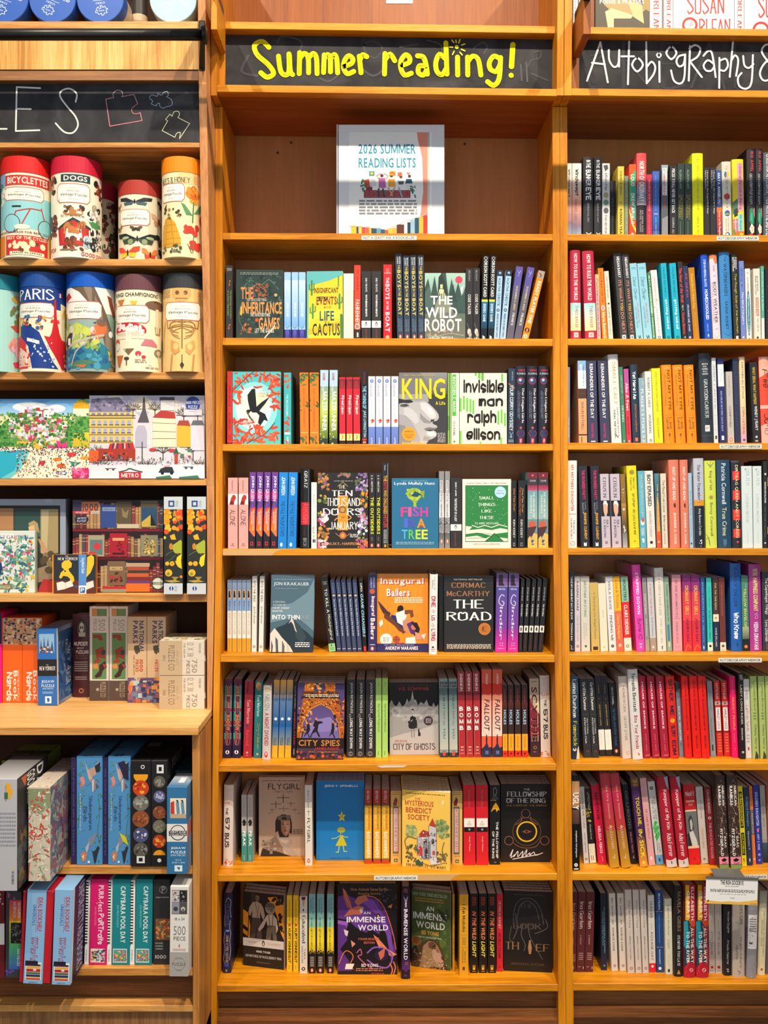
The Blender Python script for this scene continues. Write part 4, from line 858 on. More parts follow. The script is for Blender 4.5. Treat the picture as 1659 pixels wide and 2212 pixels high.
mrow(4, .012, 'middle bookcase fourth shelf', 'books on the fourth shelf of the middle bookcase', '''
p 492.3 513.5 1032 0|pink spine with red figure in a white square|e3a39b|V 38 52 4 19 6a4464 n FREEMAN;R 0 100 23 38 f6ede6;P b8342c 18,38 30,29 52,24 78,25 84,29 70,32 60,38;P 7a1c1c 14,38 24,33 50,33 64,38;V 20 74 45 68 4a3230 h ALONE;P 6a3038 34,93 62,93 48,94.5;R 30 70 95.5 96.3 c83c40
p 515.5 536.3 1032 0|=||
p 537.3 550.8 1020 2 c1c1a22|purple to orange spine with black foot, white lettering|5c3f90|R 0 100 0 26 6a3c92;G 0 100 26 38 c0307c 7a2f92;P 8f3a9a 0,60 50,38 100,60;P 2c2024 0,38 30,38 0,50;P f0572a 0,62 24,48 100,46 100,82 60,82 0,76;P f47a2c 0,76 40,62 100,84 100,86;R 0 100 84 100 262024;P 262024 0,76 60,84 100,85 0,88;V 24 78 5 20 f0eefa s JOHN;V 24 78 22 38 ffd6ee s GREEN;V 58 80 49 76 ffe9dc s THE ANTHROPOCENE;V 30 52 52 68 ffe9dc s REVIEWED;R 26 70 91 96 c82c3c;R 38 58 92 95 262024
p 552.6 566.4 1020 2.3 c1c1a22|=||
p 568.5 582.4 1020 2.6 c1c1a22|=||
p 584.2 598.2 1020 3 c1c1a22|=||
p 599.8 619 1020.5 3.4 c0c3c78|bright blue spine with sketchy navy lettering|1580d4|R 0 100 0 12 1a86dc;V 28 72 6 30 cfe6fa k JOHN GREEN;V 26 72 38 84 0e3a6c h THE FAULT IN OUR STARS;E 40 95 14 2.6 f0e8e4
p 620.2 639.6 1020.5 3.6 c0c3c78|=||
h 648 669 1012.8 1 c0e0e10 d148|black hardcover spine with glowing red block letters|141214|V 40 74 3 24 e4e4e4 r GRATZ;G 10 96 42 70 c81a24 ff3040;V 18 92 43 69 401014 s REFUGEE;V 24 88 43.5 68.5 ff5560 s REFUGEE;L 3a2a20 4 48,30 44,41;R 82 90 1 99 4a6470;G 30 60 70 84 2a1c14 3a2418;R 30 72 86 98 3a3a3a;T 34 68 87 89 bbb n INSIDE;R 38 64 90 96 888;R 42 60 91 95 222
p 672.2 684.5 1042 0 ccfc8c0|narrow white spine with faint grey writing|e8e6e0|V 38 62 18 38 a8a8a8 r tinkers;V 36 58 54 72 b8b8b4 n Paul Harding;S 20 70 66 84 12 16 c0c4c4,98a0a4;R 26 50 86 91 222;R 56 76 86 91 222
f 686 795 1021.5 0 t18|black cover with flowers and ornate white title|231f21|S 0 22 0 22 46 3 c8843c,b86a34,7a5a8a,5a6a44;S 76 100 0 24 50 3 8a6aa8,6a5a98,b8a0c8,5a6a44;S 40 66 0 6 18 3 b8647c,6a7a54;S 0 16 30 58 20 3.4 c4a43c,8a9a44,4a5a3a;S 84 100 24 46 30 3 e09a34,d8842c,4a5a3a;S 0 18 52 70 26 4 d86a9a,ecd8dc,f2eee8,b84a7a;S 0 22 70 90 34 3.2 c8782c,e09a44,8a6a34;S 82 100 48 84 46 3.6 b8a4cc,8a74b0,f2eee8,d8648a,5a6a44;S 0 20 90 100 18 4 e4a0b0,d07a94,f0d8d8;S 78 100 86 100 26 3 c8783c,b84a7a,8a9a54;P f0a82c 40,30 60,30 60,76 40,76;P e88f24 42,30 58,30 58,76 42,76;C 49.5 49 9 b8863c;C 49.5 49 7 8a5a24;C 49.5 49 4.5 c8944a;O e0a060 2 34,56 50,54 66,58 60,62 40,60 34,63;T 42 56 16 21 d8cfc4 r THE;L b89a5c 1 40,18 50,12 60,18;T 28 70 23 31 f6f2ea r TEN;T 18 84 33 44 f8f4ee r THOUSAND;T 10 42 47 56 f8f4ee r DO;T 58 88 47 56 f8f4ee r RS;T 47 54 58 61 6a4a20 h OF;T 24 80 65 75 f8f4ee r JANUARY;C 50 83 7 b8683c;C 50 83 4 e09a4a;O b07040 1.5 36,80 44,84 50,78 56,84 64,80;T 20 82 92 95.5 e0a058 r ALIX E. HARROW;U 64 82 81 86 3 ddd;U 32 70 10.5 12 1 aaa
p 797.2 810 1022 0 c121212|black spine with neon yellow capitals|232122|V 34 64 3 25 e4e4e2 n S. E. HINTON;V 26 78 32 81 dce62c s THE OUTSIDERS;V 40 58 85 90 999 n PENGUIN;E 48 96 24 2.6 d8503a;E 48 96 9 1.6 f4e8e0
p 811 823.8 1022 0 c121212|=||
p 825.3 839 999.5 0 c5a1420|tall black spine with yellow and red title|1c1c20|R 88 96 1 99 8098a8;V 34 60 3 9 ccc n Hoose;V 24 78 15 22 e8a42c s THE;V 24 78 23 31 d8342c s BOYS;V 24 78 32 60 e8a42c s WHO CHALLENGED;V 24 78 61 76 d8342c s HITLER;V 54 72 78 94 d8d8d8 s KNUD PEDERSEN AND;V 26 44 78 94 d8d8d8 s THE CHURCHILL CLUB;R 35 65 95.5 98.5 d8a42c
F 846.3 947.3 1033 0 t20|blue cover with fish-shaped tree and colourful block title|236c94|T 20 76 3 5 88a8b8 n A NEW YORK TIMES BESTSELLER;T 5 92 5.5 10.5 e4ecf0 s Lynda Mullaly Hunt;E 48 23 16 9 a8bc3c;S 32 66 16 30 30 4 9ab43a,b8c84a,88a030;P 88a030 64,20 70,17 69,29 64,26;P 1d4a60 38,22 44,19 54,19 60,22 64,19 64,26 60,24 54,27 44,26;C 43 22 1.6 e8f0f0;P 9ab83a 47,30 51,30 53,41 46,41;L 9ab83a 1.6 42,30 48,36;L 9ab83a 1.6 57,30 51,36;T 19 33 41.5 55 e83a8c s F;T 35 42 41.5 55 f05a9a s I;T 44 59 41.5 55 b048b0 s S;T 61 77 41.5 55 e0389a s H;T 26 34 57.5 71 4a6ad0 s I;T 36 48 57.5 71 5a4ac0 s N;T 54 72 57.5 71 f0902c s A;C 63 68 2.6 c84a20;T 21 34 73.5 87 48b4dc s T;T 36 49 73.5 87 5cc050 s R;T 51 62 73.5 87 b8dc30 s E;T 64 77 73.5 87 f0e030 s E;U 8 90 91 95.5 2 9ab8c8
p 948.3 959.6 1018 0 c202022|silver and black spine with tiny spaced capitals|8a8a8c|G 0 100 28 60 b0b0b2 dcdce0;R 22 70 12 60 d8d8da;V 32 60 13 59 333 s BEING MORTAL MEDICINE;S 10 90 60 80 26 14 444,ccc,888;G 0 100 80 100 5a5a5c 8a8a8a;E 50 91 24 3 e07a4a;E 50 91 10 1.8 f4e8e0
p 961 972 1018 0 c202022|=||
p 973 997 1032.5 0 c161618|wide black classics spine with white band|2a282a|V 38 56 6 26 e8e8e8 s HENRY JAMES;V 36 58 29 62 f2f2f2 s THE PORTRAIT OF A LADY;R 0 100 66 75 e8e6e6;E 48 70 10 3 2a2a2a;E 48 70.6 5 2 eee;V 38 50 78 97 a04838 n PENGUIN CLASSICS
F 998.7 1104 1035 0 t18|cream-bordered green winter cover with pale blue sticker|ece4d6|R 6 94 9 91 1c2c22;R 6.6 93.4 9.4 90.6 2a8040;S 8 92 12 66 60 .7 d8ecd8,b8dcc0;P ece8d0 7,68 20,69 14,74 40,72 60,74 78,71 93,73 93,77 60,80 70,84 93,86 93,90 7,90 7,84 30,82 48,86 60,82 34,78 7,80;L 1c3c28 .8 7,80 30,78 60,80;L 1c3c28 .8 9,86 44,85 50,81;P 2a8040 66,78 82,88 84,90 46,90;L 1c3c28 1 66,79 50,90;L 1c3c28 1 66,79 84,90;L ece8d0 1.6 20,67 32,70 46,67 60,70 76,66 92,69;T 34 66 25 29.5 e8f0e0 r SMALL;T 32 68 34.5 39 e8f0e0 r THINGS;T 39 61 44 48.5 e8f0e0 r LIKE;T 35 65 53.5 58 e8f0e0 r THESE;T 26 74 62.5 65.5 e8f0e0 r CLAIRE KEEGAN;C 78 19 12 9cc4dc;C 78 19 11 b8d8ec;T 72 84 16 18 48789a r Oprahs;T 70 86 19.5 21.5 48789a r Book Club;T 9 91 5 6.8 98908a r A NEW YORK TIMES TOP 100 BOOK;T 22 78 93 95 8a827a r SHORTLISTED FOR THE BOOKER PRIZE
p 1105 1116 1038 0 c101012|black spine with orange hand lettering above white capitals|1b1b1e|V 34 74 12 46 d88a3c h One Flew Over;V 30 70 58 85 e4e4e4 n KEN KESEY;R 30 70 92 97 888;R 40 60 93 96 222
p 1118.2 1134 1038 1 c101012|black spine with two rows of orange lettering above white capitals|1b1b1e|V 52 76 12 48 e0a04a h One Flew Over;V 18 42 10 52 d8743c h The Cuckoos Nest;V 36 66 58 85 e4e4e4 n KEN KESEY;R 36 66 92 97 888;R 42 60 93 96 222
p 1139.8 1161.3 1020.5 0 c5fa0a4 d150|teal to yellow spine with red ship above sand|6e8a90|R 0 100 0 8 6e2434;C 50 4 10 e06a7a;R 0 100 8 17 3c343c;T 20 80 10 13 ccc n TJ KLUNE;G 0 100 17 24 8c2c4a b8486a;G 0 100 24 62 6a98a0 98b4b0;V 54 72 26 60 e4ecea r THE HOUSE IN THE;V 26 44 30 54 e4ecea r CERULEAN SEA;R 12 76 65 73 c8583c;R 50 54 60 66 a03c30;P 4a3030 0,73 90,71 60,82 20,86 0,88;P e0b45c 0,88 20,84 40,88 60,80 100,82 100,100 0,100;R 36 66 89 93 2a5a78;P e0b45c 52,93 66,89 66,93;R 38 64 94 96 4a6a78
p 1162.6 1184.3 1020.5 0 c5fa0a4 d150|=||
''')
mrow(5, .045, 'middle bookcase fifth shelf', 'books on the fifth shelf of the middle bookcase', '''
p 491 500.7 1253 0 c26262c|slim spine, blue above and mustard below white|e8e2d6|G 0 100 0 20 8498b8 6f88b0;G 0 100 20 43 7a94c0 8ab0dc;P e0a428 20,14 80,14 80,26 20,26;P 141420 30,15 60,15 75,24 25,25;V 30 70 29 42 2c3c50 s PERSEPOLIS;V 56 74 45 76 b8885c n THE BOY WHO WALKED;V 28 44 45 76 b8885c n FROM THE ACCLAIMED;R 0 100 81 100 d89a1e;V 40 60 83 97 a87414 n PANTHEON
p 501.6 511.4 1253 0 c26262c|=||
p 512.4 521.6 1253 0 c26262c|=||
p 522.6 531.6 1253 0 c26262c|=||
p 532.5 541.7 1253 0 c26262c|=||
p 543.3 554 1245 1.5 c20242c|white spine with black sans title, dark photo side|e4e0d8|V 24 74 6 34 222 n INTO THE WILD;V 24 74 40 63 333 n Jon Krakauer;C 50 93 28 555;C 50 93 16 e4e0d8
p 558.3 568.7 1245 3 c20242c|=||
f 582.5 676.5 1243.5 3.5 b1409.5 y4 t23 n2|slate blue cover of a snowy peak|4a6676|P 6f8c9a 100,4 100,72 84,64 60,54 0,62 0,42 50,36 84,22;P 24353f 0,78 16,68 34,64 50,56 62,64 86,74 100,82 100,100 0,100;P 34464e 52,56 70,66 84,80 74,90 60,80;P ddcfc4 50,55 54,60 58,68 62,74 58,72 53,64 48,60 42,63;P e4d4c8 0,76 10,69 18,74 26,80 36,86 46,92 54,100 0,100;P 4a5860 12,80 18,84 20,100 14,100;P 5c6468 28,84 34,92 34,100 28,100;P 3c4a52 3,84 7,92 6,100 3,100;P c8b8ae 38,86 44,94 46,100 40,100;T 6 88 9 14.5 c8d4da s JON KRAKAUER;U 6 92 5 7 1 8898a4;U 8 62 17 18.5 1 8898a4;T 5 34 33.5 36 b8c8d0 n A PERSONAL;T 5 34 37.5 40 c4d0d8 s ACCOUNT OF;T 4 44 41.5 44 dce4e8 s THE MT. EVEREST;T 4 28 45.5 48 dce4e8 s DISASTER;T 4 68 51.5 57.5 f4f6f6 s INTO THIN;T 71 90 51.5 57.5 8c9ca6 s AIR;U 58 92 87 94 3 e8ecee
p 711 725.5 1247 -18 c1b1b1d|tall leaning black spine with green foot|1a1a1c|T 15 85 6 7.5 bbb n HARPER;T 25 75 8.5 10 bbb n LEE;V 30 72 16 48 e0e0d8 n TO KILL A;V 24 80 50 84 e8e4c8 h Mockingbird;R 0 100 89 100 8cc88a;C 45 91.5 12 4a3a28;U 20 80 94 98 3 4a8a50
p 728 737.8 1253.5 -15 c1a1c2c|narrow slate-blue leaning spine with a gold oval|353f60|V 34 60 4 18 8898c0 n C S LEWIS;E 50 21.5 30 1.4 c8b88a;V 30 66 26 78 ccd4e8 r The Lion the Witch and the Wardrobe;V 36 56 80 94 6070a0 n HARPERTROPHY;R 10 80 95 96 aab4d0
p 739.2 749 1253.5 -14.5 c1a1c2c|=||
p 750.4 760.2 1253.5 -14 c1a1c2c|=||
p 761.6 771.4 1253.5 -13 c1a1c2c|=||
p 772.8 782.6 1253.5 -12 c1a1c2c|=||
p 784 793 1254 -9 c0e0e10|black leaning spine with ice-blue slanted title|121214|V 26 74 4 16 e8e8e8 s LUPICA;V 20 84 19 79 9cd0ec i GAME CHANGERS;R 25 80 92 99 d8283c
p 795.3 813.7 1240.5 0 c20202e|navy spine with white groovy lettering and basketball|2b2a62|V 24 46 4 18 b8c4e8 n ANDREW;V 58 80 4 18 b8c4e8 n MARANISS;C 48 22 32 b85a34;V 32 84 29 54 b83a4c s Inaugural;V 28 80 28.4 53.4 f4f0ea s Inaugural;V 32 84 57 84 b83a4c s Ballers;V 28 80 56.4 83.4 f4f0ea s Ballers;R 20 80 90 91 b8b8d8;E 48 95.5 20 2.6 e07a4a;E 48 95.5 8 1.6 f4e8e0
f 814.2 925 1240 0 t20|orange cover of basketball players leaping|f0901e|R 0 3 0 100 c87a18;L e08418 1 20,0 20,88;L e08418 1 50,0 50,88;L e08418 1 80,0 80,88;T 9 93 5.8 15.8 c03444 s Inaugural;T 7 91 5 15 fdf4e6 s Inaugural;T 21 66 19.8 29.3 c03444 s Ballers;T 19 64 19 28.5 fdf4e6 s Ballers;U 34 90 30 38 3 fbeedd;P 2b2f66 28,52 40,54 50,66 52,72 40,70 26,60;P 6a3a24 14,50 26,54 46,68 56,74 50,78 34,66 14,56;C 22 51 4.5 5a3020;C 45 46 6 5a2c1c;C 46 44 6 1c1414;P f4efe6 36,50 54,46 58,54 50,66 40,62;P 7a4428 54,46 70,46 72,54 66,56 64,50 54,52;P c88a68 50,60 62,56 70,66 60,76 52,72;P 5a2c70 58,64 70,60 80,68 76,78 66,76;C 72 68 5.5 c8785c;P 221818 66,62 78,62 84,70 80,80 72,78 76,70;P f2ece4 56,82 74,80 76,90 56,92;P d09070 74,74 92,78 90,84 76,84;P ece4dc 86,78 96,76 92,84;C 40 82 14 d8803c;C 40 82 12.6 f0901e;C 38 84 7.4 a8502c;L 6a2a18 .8 32,84 44,84;L 6a2a18 .8 38,78 38,90;P c8402c 36,88 54,88 50,92 38,92;C 18 84 12 f2ece0;C 18 84 9 faf6ee;U 11 25 81 88 4 8a8a8a;P 4a2c28 2,34 8,38 16,44 24,50 12,50 6,42;P f4ece0 4,62 10,58 12,64 6,68;R 0 100 89 100 2b2a62;T 16 80 92.5 97 f4f0ea s ANDREW MARANISS;T 14 72 90 91.5 a8a8cc n NEW YORK TIMES BESTSELLING
h 926.8 944 1241 2 b1413.5 c1c1c1e|white hardcover spine with red handwriting, poking forward|e9e3de|V 50 72 3 19 7a7468 h Karen M;V 24 46 7 18 7a7468 h McManus;R 22 24 0 100 c8ccd4;V 20 76 27 41 c02840 k ONE;V 34 60 44 49 c02840 h OF;V 22 70 51 58 b02840 k US;V 30 60 61 66 c02840 h IS;V 24 78 68 83 c02840 k LYING;R 34 60 90 92 1a1a1a;T 24 76 93 94.5 333 n DELACORTE;T 32 68 95.5 96.5 333 n PRESS
p 948 958 1245 0 s.055 c0c0c0e|black spine set back in the gap|131315|V 30 60 40 70 333 n MCCARTHY
f 959 1066 1244.5 0 t16|plain black cover with white serif title and orange seal|232324|T 20 78 3.5 5.5 d0c8c0 s NATIONAL BESTSELLER;T 15 84 8.5 15.5 a8704a r CORMAC;T 5 93 19.5 26.5 a8704a r McCARTHY;T 19 80 31 42.5 f6f4f0 r THE;T 4 96 47 58.5 f6f4f0 r ROAD;C 82 69.5 12.5 b8702c;C 82 69.5 11.5 c8803c;C 82 69.5 10.5 b8702c;T 78 86 66.5 72.5 1c1410 r E;U 5 95 89.5 96 4 d8cfc0
p 1069.5 1094.3 1239 3 c161620 d150|purple-to-pink spine with white curling title, beside the black cover|5a3f8e|R 0 100 0 16 7a5a9a;P 2a2238 20,2 50,1 64,6 60,12 74,16 20,16;P 8a6aa0 58,5 76,8 70,13 60,12;R 0 100 16 16.7 a8a4c4;G 0 100 16.7 70 4c4a94 7a3c9e;G 0 100 70 100 8a349a d82c9c;T 20 80 19 21 c8c8dc s MEYER;O ccd0e6 7 72,29 50,27 28,32 28,38 60,41 70,37 52,35;V 34 60 42 85 ccd4e8 r inder;C 42 88.5 5 e4b8e4;C 62 88.5 5 e4b8e4;C 42 91.5 5 e4b8e4;C 62 91.5 5 e4b8e4;R 20 80 95 95.8 d890d0
p 1096 1118.7 1239 3 c161620 d150|purple-to-pink spine with white curling title, beside five black spines|5a3f8e|R 0 100 0 16 7a5a9a;P 2a2238 20,2 50,1 64,6 60,12 74,16 20,16;P 8a6aa0 58,5 76,8 70,13 60,12;R 0 100 16 16.7 a8a4c4;G 0 100 16.7 70 4c4a94 7a3c9e;G 0 100 70 100 8a349a d82c9c;T 20 80 19 21 c8c8dc s MEYER;O ccd0e6 7 72,29 50,27 28,32 28,38 60,41 70,37 52,35;V 34 60 42 85 ccd4e8 r inder;C 42 88.5 5 e4b8e4;C 62 88.5 5 e4b8e4;C 42 91.5 5 e4b8e4;C 62 91.5 5 e4b8e4;R 20 80 95 95.8 d890d0
p 1119.8 1127.5 1251 6 c0c0c0e|slim black spine with small white label|1b1a1c|V 34 62 11 30 c8c8c8 n ARTHUR MILLER;V 32 64 34 51 e8e8e8 s THE CRUCIBLE;R 0 100 64 73 e8e4dc;E 50 68.5 20 3 333;V 38 58 76 95 8a4438 n PENGUIN CLASSICS
p 1129 1138.4 1251 8 c0c0c0e|=||
p 1140.2 1149.3 1251 9.5 c0c0c0e|=||
p 1151 1160.4 1251 10.5 c0c0c0e|=||
p 1162 1172 1251 11.5 c0c0c0e|=||
''')
mrow(6, .062, 'middle bookcase sixth shelf', 'books on the sixth shelf of the middle bookcase', '''
p 482 500 1467 2.5 c141420|purple and teal spine with gold frame|3d2048|G 0 100 0 8 6a2a44 3c2048;R 8 28 8 76 1f8a8c;R 78 98 8 76 1f8a8c;R 0 100 37 41 6a2038;R 0 100 53 58 6a2038;R 0 100 60 68 231c4c;R 28 78 8 80 591e3a;L d8804c 4 28,6 28,80 52,86 78,80 78,6;V 36 70 9 22 e0a46a s GODS;V 44 64 23 28 8a3c4a n OF;V 36 70 29 37 e0a46a s JADE;V 44 64 38 43 4a7a8c n AND;V 34 72 45 65 ef9a5c s SHADOW;V 54 66 68 76 e0a46a n SILVIA;V 38 50 66 84 e0a46a n MORENO GARCIA;R 0 100 84 100 221a3e;C 50 92.5 24 f4f0f4;P 221a3e 38,94 50,89 62,94
p 501.5 519.5 1467 3.5 c141420|=||
p 525 543.8 1471.5 4 c101014|dark red spine with thin pink title|a02236|L 501420 9 40,2 30,16;C 34 12 12 5a1422;C 30 58 14 3c3a78;V 30 70 24 55 e8b0a8 n Toni Morrison;V 28 66 64 84 d8485c n Beloved;C 44 93 12 e8a070;R 34 56 96 97 d8806c
p 547.3 564.2 1471.5 4 c101014|teal spine with tan flower and pale lettering|1f7478|E 44 6 34 5 d8a45c;E 52 9 24 3.4 b8843c;V 30 72 18 46 cfe8d8 n Toni Morrison;V 30 72 55 88 a8c868 h Song of Solomon;L 6a4a30 10 60,50 30,80 70,82;C 50 95 14 c8b078
h 566 584.3 1480 3 b1641 cc8c4c4|silvery white hardcover spine with red title|c4c0be|T 22 80 3 9 b89a3c s SEN;V 26 74 13 34 d8d4d0 s NIELSEN;V 22 76 12.6 33.6 77726e n NIELSEN;V 24 74 37 81 a83850 s A NIGHT DIVIDED;E 48 93 20 4 d8243c;E 48 92 10 2 f0d0d0
p 586.5 599.6 1469 5 c202c3c|mustard and blue banded spine with white dot|2c6cae|G 0 100 0 24 f0ae2a 7a8aa0;G 0 100 24 60 5c7ca8 1c5a96;G 0 100 60 84 2466a8 8a9488;G 0 100 84 100 d8a434 f4b01e;V 58 74 16 28 2a2a34 n TREVOR;V 32 48 18 28 2a2a34 n NOAH;C 50 50 26 c8dcec;C 50 50 18 f2f6fa;C 50 50 8 a8c0d8;V 54 72 74 84 26303c s BORN A;V 28 46 74 84 26303c s CRIME
p 600.9 613.8 1469 5 c202c3c|=||
p 614.9 628.6 1469 5 c202c3c|=||
p 630.8 639 1471.5 3.5 c8a1c30|very narrow black spine with pink dotted letters|1d181c|V 34 64 6 36 b0a8a8 n GEORGE ORWELL;V 32 68 40 82 c03450 s ANIMAL FARM;R 30 60 88 96 888
f 640 742 1476 3 b1641 t24 n4 y2|cover of runners beneath a glowing iron tower|3a2a3c|G 0 100 0 100 3a3060 4a3844;G 0 100 8 60 43386a 6a5490;P b8621c 16,0 36,0 34,12 14,12;P b8621c 58,0 80,0 80,12 60,12;S 16 80 0 12 26 3 e08a2c,7a3c14,f0a840;P 5a3418 10,11 88,11 88,18 10,18;R 8 90 18 21 2c1c14;P a85a20 12,20 88,20 94,36 100,60 100,72 92,72 88,52 74,36 50,28 26,36 12,52 8,72 0,72 0,60 8,36;L e8a040 1.2 8,72 12,52 28,34 50,27 72,34 88,52 92,72;L d8842c 1 0,66 8,44 24,30 50,24 76,30 92,44 100,64;S 2 30 22 66 70 2.4 e08a2c,6a3414,f0b050,2c1810;S 74 100 22 66 70 2.4 e08a2c,6a3414,e8542c,2c1810;S 14 86 11 30 70 1.6 e8a84c,2c1810,c8742c;U 16 88 15 19 2 e8e0cc;P 8a7ab8 20,58 40,48 70,44 86,56 88,64 18,68;P 7868a8 14,66 88,62 90,72 12,72;P 1c1824 22,54 27,54 28,62 24,66 28,71 26,72 22,66 16,71 15,70 20,64;P 241828 38,48 44,50 52,50 56,52 46,54 44,62 50,70 47,71 41,64 34,66 30,72 28,71 34,62 38,58 34,56;P 1c1824 74,52 79,52 80,60 78,66 82,71 80,72 75,66 68,71 70,68 74,62;C 25 52.5 2.6 8a4a34;C 41 47 2.8 c88a5c;C 77 51 2.8 b8703c;R 0 100 72 85 1f161a;T 4 92 74.5 82.5 c8813c s CITY SPIES;T 38 90 84 88.5 c8342c i JAMES PONTI;T 32 88 89.5 91 e8b04a n New York Times Bestselling Author;G 0 100 91.5 100 2a2038 4a2c34;S 0 100 90 100 46 3 c85a24,5a3a5c,2a1c2c,8a4424
p 748.3 766.8 1468 1 c18181a|charcoal spine with white stacked title|28282a|S 0 100 0 100 40 3 323234,202022;V 38 72 4 43 d8d4d0 n JASON REYNOLDS;V 30 52 44 49 a8a4a0 h a;V 38 72 50 88 f0f0ee s LONG WAY DOWN;C 48 95 26 8a8a88;C 48 95 20 28282a;T 38 58 93 97 8a8a88 s C
p 768.8 787.4 1468 1 c18181a|=||
p 789.6 810 1468 1 c18181a|=||
p 811.5 824.2 1465 0 c2a5a64|lime green spine with thin script|a4d06a|R 0 100 0 20 a8d46c;V 34 64 5 10 7a9a50 h gilead;V 24 76 32 68 5a7a34 h Marilynne Robinson;V 34 60 92 97 5a7a34 n Picador
p 825.4 838 1465 0 c2a5a64|=||
f 842 948 1474.5 -1 b1631 t15 n3|white and black cover with a small figure and cat|b8b4b0|P 141214 0,0 100,0 100,30 94,34 90,28 86,34 80,32 76,24 70,30 64,27 58,32 54,24 50,24 47,11 44,24 40,30 36,22 32,30 26,34 20,26 14,34 8,30 4,24 0,30;P 9a9896 0,32 6,26 12,36 20,30 30,34 38,28 46,22 52,28 60,34 70,30 78,36 88,32 100,38 100,56 60,66 30,70 0,76;S 0 100 34 52 60 7 a8a6a4,8c8a88,b4b2b0;T 18 80 6.5 11 b8343c n V.E. SCHWAB;U 14 86 3.5 5 1 6a2428;P 242022 44,38 47,36 50,38 52,46 56,54 56,62 50,64 42,64 38,60 40,50 43,44;C 47 40 2.6 d8ccc4;S 40 55 48 62 40 2.4 1c181a,2c2628;P 8a8482 44,64 46,64 46,76 44,76;P 8a8482 49,64 51,64 51,76 49,76;P 2a2628 58,66 60,62 61,68 63,70 63,74 58,74;C 79 53 9.5 3a2c34;U 73 85 50 57 4 b0a4a8;T 7 93 84 93 3a3034 r CITY OF GHOSTS;U 10 36 79.5 83 2 c87468
p 950.5 969 1466 -2 c1c2428|misty grey-green spine with mixed serif title|8a9c9c|R 8 92 4 7 202a2c;R 8 92 8 11 202a2c;T 22 78 4.6 6.4 b8c8c8 n RUTA;T 16 84 8.6 10.4 b8c8c8 n SEPETYS;G 0 100 12 60 4c6468 98aaa4;G 0 100 60 90 98aaa4 b4bcb0;V 40 66 21 39 2a3434 n I MUST;V 34 68 41 60 7a2c34 h betray;V 40 66 63 76 2a3434 n YOU;R 0 100 94 100 26343e;R 22 78 91.5 92.3 5a6a6a;E 50 95.5 18 2.8 d8402c
p 970.8 989 1466 -2 c1c2428|=||
p 991 1006.3 1452 -3 c6a5a5c|brick red spine with four stacked white letters|a82830|L c8a084 3 6,0 6,100;V 30 72 2 22 f2e8e4 s SHEINKIN;G 0 100 24 38 7c2030 b02c34;T 18 74 40.5 45.5 fff8f4 s B;T 18 74 48 53 fff8f4 s O;T 18 74 55.5 60.5 fff8f4 s M;T 18 74 63 68 fff8f4 s B;C 40 88 10 e8c0b8;C 62 88 10 e8c0b8;R 30 70 91 92 e8c0b8;R 20 80 95 95.7 d89a94
p 1007.8 1022.8 1452 -3 c6a5a5c|=||
p 1024.2 1039 1452 -3 c6a5a5c|=||
p 1040.3 1061.8 1446 0 c18181e d150|glossy red-to-cream spine with dark slanted title|e05a3c|G 0 100 16 28 d8281c e03020;P f08a64 0,30 30,28 70,30 100,27 100,60 0,60;G 0 100 30 76 f09070 ecd4c4;V 42 62 5 17 f4dcd4 i SHEINKIN;V 26 80 34 70 1c2440 i FALLOUT;L c88a78 2 30,76 10,64;L c88a78 2 64,76 90,64;P 1c1c30 46,74 54,74 58,80 56,86 44,86 42,80;P 242a48 0,90 26,88 46,84 58,84 74,89 100,88 100,100 0,100;R 38 70 92.5 96.5 5468a0
p 1063.5 1084.8 1446 0 c18181e d150|=||
p 1086 1096.5 1479 -1 c1a1214|brown-black spine, light blue title, amber and red foot|38221f|V 36 66 6 24 b0382c s LOUIS SACHAR;G 0 100 25 34 5a241c 38221f;V 24 74 35 55 a8d0ec s HOLES;R 0 100 68 91 e8a224;V 38 58 71 88 5a3a14 n YEARLING NEWBERY;R 0 100 91 100 e02c1c;P 201010 30,95 55,93 70,95 50,96 48,98
p 1098 1110.4 1479 -1 c1a1214|=||
p 1112.5 1125.6 1479 -1 c1a1214|=||
p 1127.6 1140.6 1479 -1 c1a1214|=||
p 1146 1166.8 1466 -3 c241416|sand and maroon spine with angular outlined title|7c2430|P b8a88c 0,0 100,0 100,40 80,46 0,24;P d8cc98 60,32 100,46 100,30;R 20 80 3.5 4.3 6a5a48;P 38222a 0,74 100,74 100,100 0,100;V 14 86 10 80 e0b8a0 s SCYTHE;V 18 80 10.6 79.4 4c1420 s SCYTHE;C 50 88 17 a8843c;C 50 88 12 38222a;R 30 60 93 93.8 b8686c
h 1168.6 1189.5 1459 -3 cc8bca8 d150|cream hardcover spine with scrawled black title, sixth shelf|ded3c6|L 8a8278 2 0,2 50,4 100,2;V 30 54 4 13 b8aea4 h Dashka;T 14 92 22 25 c84a34 s SLATER;V 40 64 29 38 1c1a1a k THE;V 30 74 41 57 1c1a1a k 57;V 28 76 60 78 1c1a1a k BUS;T 38 60 92 93.6 3a3430 n FSG;S 0 20 94 99 5 9 d8542c;S 60 90 94 99 6 9 e07a44
''')
